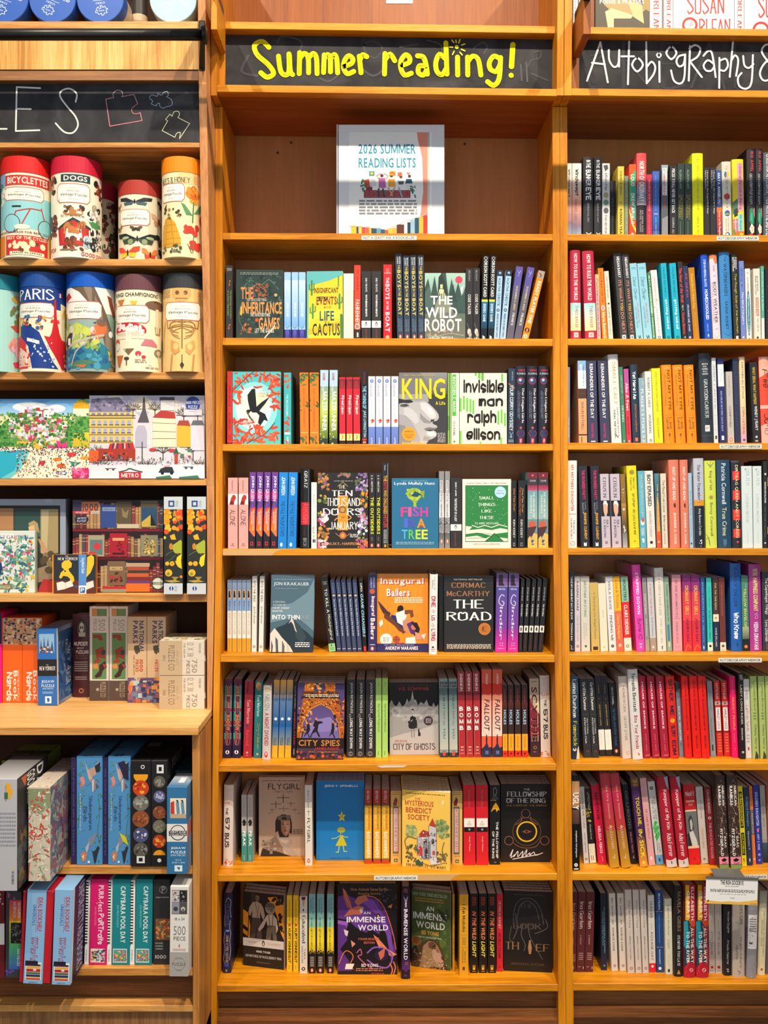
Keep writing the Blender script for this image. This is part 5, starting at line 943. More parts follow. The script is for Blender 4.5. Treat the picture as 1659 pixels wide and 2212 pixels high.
mrow(7, .085, 'middle bookcase seventh shelf', 'books on the seventh shelf of the middle bookcase', '''
h 482 502.8 1695 2 b1871 c5a5450 d150|cream hardcover spine with scrawled black title, lower left corner|e0d6cc|L 9a928a 2 0,5 50,7 100,5;T 4 66 20.5 23.5 c84a34 s SLATER;V 22 46 28 37 1c1a1a k THE;V 18 64 40 55 1c1a1a k 57;V 14 62 59 77 1c1a1a k BUS;T 24 50 91 92.6 3a3430 n FSG;S 10 50 94 99 8 9 d8542c;S 60 96 92 98 6 8 e07a44
p 521.8 533.4 1717 -.5 c8e8a86|slim white spine with green foot and block letters|b8b6b2|V 34 60 5 31 88888a n ROLAND SMITH;S 30 70 38 46 14 22 1c1c1e,333;G 0 100 52 62 b0b8b4 4a9488;R 0 100 62 100 3c8f84;V 26 78 54 77 f4f6f4 s PEAK;V 36 60 90 98 b8dcd4 n HOUGHTON
p 534.6 546.6 1717 -.5 c8e8a86|=||
f 559 658.5 1679 0 b1849.5 t17|sepia cover of a girl pilot under flying planes|c0a892|G 0 100 0 100 b49c88 c4ae98;U 8 90 4 6 1 6a5a50;T 20 90 8 15.5 3a2e28 n FLYGIRL;T 34 74 17 19.5 3a2e28 h Sherri L Smith;L 5a4a40 1.6 40,26 66,26;L 5a4a40 2 53,22 53,32;L 6a5a50 1.3 26,34 48,34;L 6a5a50 1.8 37,31 37,39;L 6e5e54 1.1 62,33 78,33;L 6e5e54 1.2 70,31 70,37;L 7a6a5e 1.2 42,40 66,40;L 7a6a5e 1.4 54,37 54,43;L 7a6a5e 1 24,41 34,41;L 7a6a5e 1 29,39 29,45;L 7a6a5e 1 72,41 84,41;L 7a6a5e 1 78,39 78,44;L 84746a 1 20,46 26,46;L 84746a 1 84,46 92,46;E 54 58 15 11 2e2622;P 2e2622 36,56 40,50 68,48 72,58 72,72 66,70 64,78 46,78 42,68 36,70;P a07c64 48,54 68,54 69,64 66,71 60,75 54,73 49,68;P c4a084 55,56 67,56 67,65 63,71 58,73 56,66;P 8a6650 57,60 59,66 56,68;L 6a6660 3 40,52 54,49 68,51;C 46 51.5 5 6e6862;C 64 51 4.6 6e6862;L 2e201a 1.3 50,59.6 55,59.4;L 2e201a 1.3 60.5,59.4 65,59.6;L 4a342a .8 50,57.6 55,57.2;L 4a342a .8 60.5,57.2 65,57.6;L 7a3a34 1.8 54,68 60,68;P 8a7868 6,92 16,84 36,74 48,80 56,100 4,100;P 2e2824 4,98 8,90 40,94 70,100 4,100;P b0a498 40,76 66,76 72,82 64,88 86,100 70,100 48,86;P c8bcb0 46,78 66,80 60,84 48,82;R 24 30 92 97 8a7e70;S 8 36 80 92 30 3 9a8a78,6a5c50,b0a090;U 74 96 66 73 3 7a685c
p 659.3 675 1696 -1 b1870 cc0a890|white spine with airplane and plain title, poking forward|dcd6cc|V 34 62 6 28 5a5450 h Sherri L Smith;L 5a5450 6 50,30 50,38;L 5a5450 5 26,33 76,33;V 30 70 41 72 2a2826 n FLYGIRL;E 48 94 20 2.8 c8342c;E 48 94 9 1.6 f4e8e0
f 683 787 1687 0 b1858 t10 n7|bright blue cover with stick girl and star|1478bc|T 17 86 5 8.4 e4eaf0 s JERRY SPINELLI;P e8dc3c 53,38 55,43 61,43 57,46 59,51 53.5,48.5 48,51 50,46 45,43 51,43;P c8b030 50,42 56,42 57,48 50,47;E 52 62 8.5 3.6 a8a838;L 9aa844 1.4 51,65 51,70;L b8c08c 1.6 50,69 42,72 32,73;L b8c08c 1.6 54,69 60,71 66,71;P c0bc24 51,69 55,69 64,82 40,82;L a8cc8c 1.8 48,82 46,90 41,90;L a8cc8c 1.8 56,82 58,89 64,89;U 28 72 97 98.5 1 28547c
p 787.5 803.3 1705 0 b1866 c5a3414|amber spine with red ends and jagged white lettering|e8a81e|R 0 100 0 20 a83428;V 30 66 2 18 c8b4b4 s BEVERLY;R 0 100 20 22 6a5c3c;V 52 74 24 54 b8702c i MURDER;V 22 44 24 54 f0d890 i MURDER MOST;V 26 76 57 92 fbf4e4 k BAD MANNERS;R 0 100 93 94.5 6a6a34;R 0 100 94.5 100 c04020
p 806 822.6 1705 0 b1866 c5a3414|=||
p 824.3 841.4 1705 0 b1866 c5a3414|=||
p 843.6 866.6 1709 0 b1866 cc8a060|yellow spine with pink ornamental panel, beside a row of amber spines|dcb060|R 10 90 1.5 2 6a5430;R 10 90 4 4.6 6a5430;P 7a2030 26,16 50,8 66,12 56,20 26,20;P 8a4a44 30,12 50,9 60,18 34,19;R 20 76 21 86 6c6458;R 30 68 24 83 e4bcb8;V 36 62 25 82 8c3c3c r MYSTERIOUS BENEDICT SOCIETY;R 20 76 87.5 89 c88a4c;R 32 66 93 97.5 4c5c2c;R 40 58 94.4 96.4 dcb060
f 867 972.5 1709 0 b1877 y-12 t15 n8|yellow cover with red title and a grey turreted manor|efc257|U 8 90 3.5 5.5 1 6a5428;T 26 40 9 12 b8442c r THE;T 6 66 13 20 b8442c s MYSTERIOUS;T 8 62 22 29 b8442c s BENEDICT;T 12 58 31 38 b8442c s SOCIETY;C 83 13 4 f4ecd8;C 81 12.4 3.6 efc257;C 82 46 15 a8b078;S 70 96 36 58 50 4 8a9a5c,a8b474,6a8048;C 20 52 12 a8b078;S 10 30 46 58 30 3.4 8a9a5c,b8bc7c;P b8b0b0 32,60 40,54 56,56 56,88 38,88 32,80;P c8c4c8 56,44 72,46 72,88 56,88;P b84030 56,44 64,34 72,46;P a83a2c 36,56 44,50 56,52 58,58 36,60;P 8c8890 44,66 60,64 60,86 46,88;P c03c48 34,74 38,70 43,74 43,84 34,83;L 3a3438 .8 32,60 32,84;L 3a3438 .8 56,44 56,88;L 3a3438 .8 72,46 72,88;L 3a3438 .8 56,56 72,57;P 3a343c 62,62 66,60 68,66 62,68;R 46 52 62 68 3a343c;P 3a343c 48,76 51,72 54,76 54,86 48,86;R 64 69 76 81 c03c34;S 34 72 52 88 60 1.6 5a545c,e0dce0,8a8690;P d8d4d8 58,88 76,84 80,92 60,94;L 6a5a40 1 10,78 30,90 60,96 90,90;S 8 34 70 92 40 2.4 5a5440,7a6a44,3a5a44;S 74 94 76 92 30 2.4 5a5440,7a6a44;P 2a5a4c 28,92 34,88 40,92 44,90 44,96 30,96;O 7a6e4c 1.8 10,76 6,66 14,60 30,62;O 7a6e4c 1.8 88,64 84,76 92,84;T 8 92 94.5 98.5 4a3820 r TRENTON LEE STEWART
p 976.5 999 1709 0 b1868 cc8a060|yellow spine with pink ornamental panel, beside the red spines|dcb060|R 10 90 1.5 2 6a5430;R 10 90 4 4.6 6a5430;P 7a2030 16,16 40,8 56,12 46,20 16,20;R 14 72 21 86 6c6458;R 24 62 24 83 e4bcb8;V 30 56 25 82 8c3c3c r MYSTERIOUS BENEDICT SOCIETY;R 20 76 87.5 89 c88a4c;R 32 66 93 97.5 4c5c2c;R 40 58 94.4 96.4 dcb060
p 1002 1027.2 1696 -1.5 b1869 c302022|bright red spine with white and black label|cf1c28|V 44 58 6 28 c86a70 r The Hate U Give;R 4 96 41.5 52.5 f2ebe0;C 50 46 8 c8bcb0;U 30 70 48 51 2 998;R 4 96 52.5 58.5 171214;C 50 55.5 10 888;V 42 60 64 83 e8a8a0 r Angie Thomas
p 1029.2 1055.5 1696 -1.5 b1869 c302022|=||
p 1058 1080.4 1696 0 b1868 c0c0c0c|black spine with gold bird-like mark and stacked title|141314|E 50 8 20 5 8a8884;E 50 8 15 4 141314;T 30 70 13.5 15.5 888 n JRR;T 22 80 16 18 888 n TOLKIEN;L c8943c 7 10,19 50,19 60,20;P e0a424 10,34 34,26 58,22 84,27 96,32 80,31 66,34 56,30 34,31;V 60 82 46 92 e8e6e2 s THE FELLOWSHIP;V 22 44 58 92 e8e6e2 s OF THE RING;T 40 64 96 98 888 n HARPER
f 1082 1189.5 1693 0 b1862.5 t15 n5|black cover with a golden ring and rune circles|171414|T 46 58 6 8.6 a8a4a2 s THE;T 12 92 10 16.5 cccac8 r FELLOWSHIP;T 11 90 18.5 24.5 cccac8 r OF THE RING;T 11 92 26.5 29 a87c34 r THE LORD OF THE RINGS;C 52 61 29 6a4630;C 52 61 27.6 171414;S 24 80 44 78 0 1 6a4630;C 50 38 9.4 8a5a40;C 50 38 8 171414;C 16 72.5 9.4 8a5a40;C 16 72.5 8 171414;C 88 72.5 9.4 8a5a40;C 88 72.5 8 171414;O 8a5a40 1.4 40,42 42,46 36,50 30,52;O 8a5a40 1.4 60,42 60,46 68,50 74,52;O 8a5a40 1.2 26,76 36,80 52,82 70,80 78,74;C 52 61 21 e8b41c;C 52 61 18.2 171414;P 8a4a34 42,61 52,58.6 62,61 52,63.4;C 52 61 2.4 171414;O d8d4d0 1.5 18,92 24,84 20,94 28,90 26,93 34,86 34,93 44,86 42,94 52,84 50,92 58,88 58,91 66,87 70,91 84,88;L d8d4d0 1.6 24,96 76,90
''')
mrow(8, .06, 'middle bookcase bottom shelf', 'books on the bottom shelf of the middle bookcase', '''
h 480.5 499.5 1929 3 b2101 c141834 d155|navy hardcover spine with ornate silver frame|1d1f42|V 34 66 12 40 4c5a98 r THE BRONTES;V 34 66 52 88 b8a488 r JANE EYRE GOTHIC;O c8b4b8 5 20,12 50,6 84,10 78,20 88,30;O b8a4b8 4 18,14 26,24 16,32 24,42;O c8b4b8 4 82,34 74,42 88,50 80,60 90,72 78,84;O b8a4b8 4 20,48 12,60 24,70 12,82 24,88;E 50 47 24 1.4 5484d0;R 20 70 88 92 384a9c;E 46 97 12 1.8 8a8a6c
f 522 616 1930 0 b2090 y-13 t18 n3|black classics cover of two boys on an orange sky|1e1c1c|R 0 100 0 62 241e1c;P e8922a 0,24 12,28 18,46 16,62 0,56;P e8a03c 0,40 10,44 12,56 0,54;P 1c1816 0,44 14,50 10,54 0,50;P e8922a 60,5 80,3 100,8 100,60 92,50 84,30 74,16;S 70 100 4 14 14 4 241e1c,3a2a20;S 88 100 26 60 12 4 241e1c;P 3a3432 20,0 28,0 28,14 20,14;E 35 8.5 5 4.4 6e5a48;P 7a6450 31,3 40,4 41,8 36,6 30,8;P b09c84 24,13 34,12 44,14 50,20 54,30 50,36 46,32 42,24 42,34 22,34 23,24 18,32 12,30 16,20;L 5a4c40 1.2 30,13 38,34;L 5a4c40 1 40,14 34,34;P 4a423c 22,34 43,34 46,48 46,62 34,62 33,44 30,62 18,62;L 2e2824 1.6 14,28 12,62;E 67 19 12.5 8.4 9a8a78;E 67 17 12 5.4 776a5c;P 5a5046 55,18 79,18 76,13 60,12;S 60 74 19 24 5 1.8 4a4036;P c8b8a2 60,28 74,27 83,33 86,46 82,52 80,40 78,44 60,44 58,36 50,46 40,52 37,49 46,40;P 665a4e 60,42 79,42 84,62 74,62 71,50 68,62 56,62;L 4a4038 1.6 63,28 66,42;L 4a4038 1.6 74,28 72,42;R 0 100 62 73 cfc6bd;T 12 32 66 68.5 a88c84 n PENGUIN;T 60 92 66 68.5 a88c84 n CLASSICS;E 50 67.5 3.4 4 2a2626;E 50 68.2 1.6 2.6 cfc6bd;T 33 67 77.5 80.5 d8d4ce s MARK TWAIN;T 6 94 84 87.5 b8b4ae s ADVENTURES OF HUCKLEBERRY FINN;T 34 66 93 94.2 8a8682 n INTRODUCTION BY
p 619.3 631.2 1934 0 b2100 cb06a1c|yellow spine with black hand-lettered name|eebd1c|V 36 60 6 33 8a3c1c n SLAUGHTERHOUSE FIVE;P b8442c 34,36 70,38 80,40 50,40 30,42;V 28 74 43 88 1c1810 k KURT VONNEGUT;R 34 58 91 96 c89c28
p 633 645.3 1934 0 b2100 cb06a1c|=||
p 647 664 1936 0 b2103 cb0a698|off-white spine with pencil tip and serif title|d9d0c2|P 5a1c20 20,1 80,1 70,5 30,5;P c89870 32,5 68,5 58,12 50,14 42,12;E 50 18 8 2 2a2a2a;V 30 74 25 61 222a38 r Educated;V 58 76 68 82 5a5450 n TARA;V 26 44 64 87 5a5450 n WESTOVER;C 50 94 24 1c1c1e;C 50 94 12 d9d0c2
p 667 681.5 1931 0 b2103 c18202a|spine fading blue to yellow with black grass foot|cfb63a|R 0 100 0 20 7cb0b4;G 0 100 20 42 7cb4b8 8cc4a8;G 0 100 42 60 e0c838 f4dc20;G 0 100 60 76 f4d820 c8a81c;R 0 100 75 100 1c1818;S 0 100 71 77 20 12 1c1818;V 52 72 4 26 2c4450 n JACQUELINE;V 22 42 6 22 2c4450 n WOODSON;V 26 58 30 70 2c5040 r brown girl dreaming;U 20 80 79 92 6 b8b0b0;E 48 96 22 2.6 e0603c;E 48 96 9 1.6 f4e8e0
p 684.5 700 1931 0 b2103 c18202a|=||
p 706.3 721 1931 0 b2103 c18202a|=||
F 729.5 858 1909.5 0 b2105 t26|black cover with a purple elephant and white title|171218|S 60 100 4 30 50 1.4 3a3a4c,2a2a3a,4a4a5c;P 5c3080 0,14 14,12 30,16 50,14 66,18 78,28 88,44 96,62 98,78 88,84 96,60 84,50 76,40 70,56 56,50 48,54 40,52 30,48 18,40 0,38;P 7a44a4 40,16 60,18 76,34 90,56 94,74 88,78 82,56 66,34 44,22;P 6a3a94 18,26 44,24 50,40 40,50 24,44;P 9a5ac0 0,40 18,42 10,60 0,64;P 5c3080 0,44 14,46 16,62 4,72 18,84 24,96 0,96;O e06a4c 1.4 44,13 62,15 78,26 92,52 98,72;P f08a5c 60,56 68,60 84,72 100,78 90,80 72,74;P d87a5c 66,58 84,76 96,80 80,78;P a8584c 8,4 14,8 22,20 24,28 16,26 10,16;P c86a54 20,28 34,24 44,26 40,34 26,34 10,36;P c8b8b4 36,28 42,26 42,32 38,32;P b8684c 34,14 46,12 52,18 44,20 34,24 28,20;O e8806c .9 10,6 16,18 26,30;P e07a54 84,25 92,22 90,27;C 68 35 3.6 2a1838;C 68 35 1.6 e8a06c;O 8a5ab4 2.6 50,76 62,70 80,72 92,80 84,92 64,90 50,84;E 74 78 12 7 2a1c40;P c86a54 68,76 80,70 78,80 72,84;O c86088 1.6 32,76 38,72 40,78 34,80 46,88 60,94;T 43 55 30.5 33.5 e0d8e0 s AN;T 15 80 36 42.5 e8e2e8 s IMMENSE;T 34 85 45 51.5 e8e2e8 s WORLD;T 22 84 4 7.5 a8744c s How Animals Sense Earths;T 34 72 9 12.5 a8744c s Amazing Secrets;T 34 70 59.5 62 d86a4c s YOUNG READERS;T 44 62 63.5 66 d86a4c s EDITION;P e0c8c8 10,50 18,52 16,58 12,56;P d8907c 22,62 30,66 24,70;O e8784c 1.4 2,88 10,76 18,74 26,80 20,90 26,94;P f4e4d8 14,88 28,88 24,94 12,94;T 40 68 88 91.5 f0eaf0 s ED YONG;U 30 76 93 97 2 c8805c;O d87a5c 2 88,88 92,94 90,100;O d87a5c 2 94,86 97,92 94,100;T 56 78 98 100 c8504c s WORLD
h 866.6 886 1915 0 b2114 c18101c d150|dark purple hardcover spine with white title, furthest forward|231428|T 30 70 2 4 a86a4c s ED;T 22 78 4.6 6.4 a86a4c s YONG;P 8a8494 20,9 50,14 80,9 60,18 52,22 40,16;V 40 64 17 22 e0d8e0 s AN;V 28 72 24 53 ece6ec s IMMENSE;V 28 72 55 79 ece6ec s WORLD;G 10 96 79 90 3a1c4c 5a3080;C 60 83 18 a8604c;C 60 83 10 2a1020;R 34 70 88 92 5a2c5c;C 50 96 14 5a3a5c
f 887.5 974 1925 0 b2092 y-14 t20 n2|green cover of a monkey gazing upward|3e4c22|G 0 100 0 100 4c5628 3a5228;S 30 100 12 96 50 9 465a2c,3c5024,56662e,344820;S 40 98 60 96 40 1 88a060,b8c080;T 3 92 3 7.5 9aa08a s NEW YORK TIMES BESTSELLER;U 8 84 10 16 2 a87c44;T 38 58 20 26 dcdccc s AN;T 4 90 28.5 37.5 e0e0d4 s IMMENSE;T 12 86 40 49 e0e0d4 s WORLD;T 26 70 52 57 e09a3c s ED YONG;T 10 78 59.5 61.5 c8ccb8 n WINNER OF THE PULITZER PRIZE;P 2c3020 66,22 84,26 92,38 82,36;P 4a3424 10,84 18,72 32,65 48,62 62,63 72,68 80,76 84,84 86,92 92,98 94,100 0,100 0,92;P 1c1612 0,76 12,72 18,80 14,90 0,94;K 2 30 76 98 30 4 3a2a1e,5c4430;P 927452 30,72 44,65 58,65 68,70 76,78 82,86 84,93 76,98 58,97 42,100 20,100 26,84;K 20 56 78 100 40 4 a88a64,7c6246,c0a47c;P 60402e 44,67 56,65 64,69 62,74 52,75 44,73;P b4917a 54,76 66,74 76,80 82,87 80,93 70,93 60,90 54,84;P 8a6450 62,72 70,74 72,79 64,78;C 57 70 3.6 1c120c;C 56 69.4 1 d8c8a8;P 4a3024 77,82 83,84 82,88 77,86;L 5a3424 1.2 68,91 76,92 82,90;K 60 92 92 100 16 3 d0b894,b89c78;C 12 66 12.5 8a5a2c;C 12 66 11 7a4c24;U 5 19 62 70 5 5a3418
p 977.6 982 1932 0 b2099|narrow mustard spine edge|c08a1c|V 30 70 10 80 7a5414 n WINNER
p 992.5 1011.8 1932 0 b2108 c6a8a90|golden spine with thin serif title|dc9c24|R 0 100 0 20 e0a024;V 40 66 4 10 b07c1c n MALALA;V 32 68 12 46 5a3c1c r I Am Malala;L b8843c 3 20,49 20,50 80,50;U 30 70 53 63 5 a87420;L b8843c 3 20,65 80,65;V 56 70 70 84 6a4418 n MALALA;V 30 44 66 84 6a4418 n YOUSAFZAI;R 34 60 89 93 7a2c14
p 1015.5 1032.5 1930.5 0 b2102 cb08a5c|black spine with red and yellow slanted letters|17110f|V 52 74 4 15 b84038 i ERIN;V 26 46 4 15 b84038 i ENTRADA;V 28 76 22 41 e06a44 i IN THE;V 28 76 43 58 f0884c i WILD;V 28 76 60 80 f0d84c i LIGHT;R 34 66 90 96 e0a83c;R 44 56 90 93 17110f;R 28 72 97.5 98.2 c8943c
p 1034.7 1052 1930.5 0 b2102 cb08a5c|=||
p 1053.8 1071.7 1930.5 0 b2102 cb08a5c|=||
p 1072.8 1086.5 1931 0 b2099 c5a1018|scarlet spine with tilted title|c8202e|V 26 70 9 45 d8a8a4 i CRYING IN H MART;V 28 66 50 83 5a1420 i MICHELLE ZAUNER;C 50 94 16 7a1420;C 50 94 9 c8202e
f 1088 1193 1925.5 0 b2099 y-5 t15 n5|dark cover with smoky hand and bronze title|171414|E 50 30 32 20 1c191a;E 50 30 28 17 211e1f;O 4c4848 2 20,42 22,22 36,10 60,10 76,22 82,40;O 5a5656 1.4 28,34 34,18 50,12 66,20 72,34;O 4a4646 1.6 16,44 12,60 22,64;O 5a5656 1.6 40,40 36,54 44,66 42,74;O 545050 1.6 50,40 54,56 66,70 80,84;O 5a5656 1.6 86,34 90,44 74,50 64,52;O 504c4c 2.2 24,28 28,46 20,60;U 20 82 4 6 1 4a4646;T 33 62 15.5 21 4a4038 r THE;T 19 78 40 47 544840 r BOOK;T 4 32 63.5 73 8a6844 r TH;P a87c4c 52,62 56,64 58,70 56,78 52,78 50,70;C 54 62 2.2 a87c4c;T 66 94 65 74 8a6844 r EF;T 16 84 89 92 5c4a38 r MARKUS ZUSAK
''')
def rrow(k, sb, where, group, text):
    row(RS[k][0], RS[k][1]+(RS[k][1]-RS[k][0])*.3, 1226, 1800, YF, sb, where, group, text)
RW = ['', 'first', 'second', 'third', 'fourth', 'fifth', 'sixth', 'seventh', 'bottom']
def rg(k, sb, text): rrow(k, sb, 'right bookcase %s shelf' % RW[k], 'books on the %s shelf of the right bookcase' % RW[k], text)
rg(1, .03, '''
p 1225.5 1235.6 353 0|pale peach spine with brush script, half hidden|e8c8b0|R 0 100 0 24 e8dcd0;G 0 100 40 80 eec0a4 a87c88;G 0 100 80 100 7c7c98 98b0c8;V 10 60 8 46 2c2c2e k Windswept;V 10 50 50 90 b87c68 n ANNABEL ABBS
p 1236.2 1256 353 0|pale peach to blue spine with full brush script|e8c8b0|R 0 100 0 16 eae4da;G 0 100 16 50 eae4da f0b898;G 0 100 50 85 eea888 8a7488;G 0 100 85 100 7c7c98 98b0c8;V 22 72 8 44 2c2c2e k Windswept;V 26 54 48 96 8a5c5c n ANNABEL ABBS STREETS
h 1259.5 1281 340 0 s.03|black hardcover spine with rough white capitals|2b2c2f|V 28 74 4 14 f0f0f0 k IN THE;V 24 78 16 36 f6f6f6 k BUNKER;V 24 80 38 54 f6f6f6 k EYE;V 40 58 58 82 9aa4b0 n GEORGE PAUL KENT;L e8e8e8 8 30,95 55,97 80,95
h 1283 1299.5 340 0|=||
p 1300.8 1317.4 353 0 c2a2a2a|white spine with scattered pebbles and serif word|d2d2d2|P 4a4e52 15,3 70,2 80,7 40,11;V 26 70 13 37 4a5058 r elseship;E 50 43 34 4 a89c84;E 50 53 34 4 6a8a74;E 50 64 34 4 5c5c60;V 34 66 70 95 4a4c50 h tree abraham
p 1318.5 1330 391 0 s.05 c121214|short black spine set back|17171a|V 30 60 30 95 5a5a5e s DEATH BECOMES
p 1330.6 1348.2 359.5 0 c28221a|yellow ochre spine with black lower title|d9c34c|V 34 66 6 40 4a4428 n ANDRE ACIMAN;C 50 51 18 c4a83c;V 30 70 60 99 1c1a14 s ROMAN YEAR
p 1348.8 1357.6 380 0|narrow sage green spine|7c8a70|V 30 66 6 90 b8c4a8 n INHERITED PLEASURES MUSIC
p 1359 1374 355 0 c8a2414|rainbow spine with bold white capitals|e8482c|R 0 100 0 12 f05a24;P 4aa86c 0,22 50,12 100,8 100,22 60,40 0,60;P 3a9a88 40,30 100,30 100,78 60,74 30,60;P f0d83c 0,60 30,70 60,82 100,88 100,94 0,76;P e8482c 0,66 50,86 100,96 100,100 0,100;V 24 78 14 30 fff4ec s LOUD;V 28 78 40 82 fff4ec s DREW AFUALO;C 50 96 22 f4e8e0
h 1375 1396 331.5 0|tall coral to navy hardcover spine|d84c50|G 0 100 6 34 e85054 e06068;G 0 100 34 48 b87890 8898b0;G 0 100 48 62 5c7c9c b8a8b4;G 0 100 62 80 20202c 2c2830;G 0 100 80 100 20202c 3a3038;V 24 78 10 58 fff2ea s NORTH OF ORDINARY;V 50 66 68 94 b8a8a8 s SUE AIKENS WITH;V 30 44 68 94 b8a8a8 n MICHAEL VLESSIDES;C 60 98 12 e0a050
p 1396.5 1408.5 377 0|short crimson spine with thin serif letters|b8304c|R 0 100 0 14 c0304c;V 30 70 8 58 f0d8c8 n tuesdays with Morrie;V 34 62 64 94 d8788c n MITCH ALBOM
p 1409.3 1424.4 370 0|royal blue spine with thin pale letters|3f62b4|G 0 100 70 90 2c68b8 3a3c98;V 34 60 6 60 8cacdc n everything I know about love;R 20 80 64 65 c8d8f0;V 34 62 70 96 7ad8c8 h dolly alderton
p 1428.5 1443 356.5 0 c6a2430|slate spine with red and white title block|5a5e66|G 0 100 0 8 9ab0bc 7a8a94;R 14 86 4 42 dcdcdc;V 26 60 5 30 3a4a60 n AT NORTHERN;V 26 62 15 42 c84440 n NORTHERN;V 26 66 45 60 b84848 n LIGHT;P 8a8c94 10,74 100,70 100,100 10,100
p 1446.5 1462.3 358.5 0 c101012|black spine with chunky white capitals|26282c|V 30 72 4 66 e8e8e8 s PIECES YOULL NEVER GET BACK;V 34 66 72 94 b8b8b8 n SAMINA ALI
p 1463.3 1478 353.5 0 c1a2420|dark green spine with olive script title|2a3a34|V 30 62 8 34 8ab09c n ALLEN PALANT;V 50 76 42 76 b8a03c h THE PROPERTY;V 20 46 42 74 b8a03c h OF TENNESSEE;R 40 50 78 96 5a6a60
p 1479 1494.6 353.5 0 c1a2420|=||
h 1496.3 1520 332 -4|tall acid-yellow hardcover spine|e4e614|V 38 58 7 68 a8a814 n ILL TELL YOU WHEN IM HOME;V 36 56 76 96 8a8a1c n HALA ALYAN
p 1521.3 1533.4 362 -1.5 c8a1c20|charcoal spine with two lines of white italics|2c2c30|V 52 80 4 66 e8e8e8 j I Know Why the Caged Bird Sings;V 22 44 4 30 e8e8e8 j Maya Angelou
p 1534.4 1547.8 362 -1.5 c8a1c20|=||
p 1548.8 1560.3 368 -2|blue and orange spine with white capitals|4a5a98|G 0 100 0 45 3c5c9c 2c3c6c;G 0 100 55 62 f08028 e8602c;G 0 100 62 100 d8482c 5a2c5c;V 26 76 4 50 f0f2f8 s MAYA ANGELOU;V 26 76 60 98 f8d8a8 s Letter to My Daughter
h 1561.5 1581 350 -3|cream hardcover spine with bright pebbles|e2dac8|V 34 60 5 12 b8ae98 r THE;E 50 17 30 4 e8c840;E 36 17 14 4 3c78b8;V 34 62 24 42 9a9484 n QUIET;E 50 46 34 4 b83c34;V 34 62 50 62 9a9484 n EAR;E 50 68 30 4 4a5cb0;E 50 69 30 1 8cb83c;V 52 66 74 92 9a9484 n RAYMOND;V 28 42 74 96 9a9484 n ANTROBUS;C 50 96 28 3c78b8;C 44 96 14 e8e4d8
h 1583.6 1608.3 345 -3|yellow, pink and mint hardcover spine|e8d82c|R 42 92 5 66 f0a0b8;V 52 80 7 64 2c2020 n I Deliver Parcels in Beijing;P 4a7a68 0,55 40,50 50,68 0,70;R 42 86 70 92 8cd4d8;V 52 76 71 91 203038 n Hu Anyan;P 3a3a34 10,64 40,62 40,72 10,74;R 0 42 76 92 c87484;L f4e8e8 4 0,80 42,80;L f4e8e8 4 20,76 20,92;R 0 100 92 100 e8682c;P f0c82c 54,94 88,94 88,99 54,99;S 0 20 90 99 6 10 4a8a5c,e8d82c
h 1613.5 1632 322 -1 c141416 d160|tall black spine with green scarf and pink letters|282426|V 40 76 3 26 c8485c s IRIS APFEL;V 30 70 28 62 c8ccd4 h accidental icon;P 2c8c68 30,68 60,66 84,74 80,84 50,88 24,80;P 48b088 40,72 64,72 60,84 40,80;P d0748c 70,68 90,66 94,78 80,74;P ece0cc 24,90 50,84 84,88 80,94 50,96;S 30 80 88 95 6 6 c83c34,1c1416;C 46 97 20 e03c2c
h 1633 1647.5 322 -1 c141416 d160|=||
h 1648.6 1668 330 0 c202022|steel grey hardcover spine with condensed white capitals|525a64|V 26 80 2 48 d8dce0 s CHRISTINA APPLEGATE;S 10 90 46 52 8 10 ccc,888;V 24 84 52 98 e8ecf0 s YOU WITH THE SAD EYES
''')
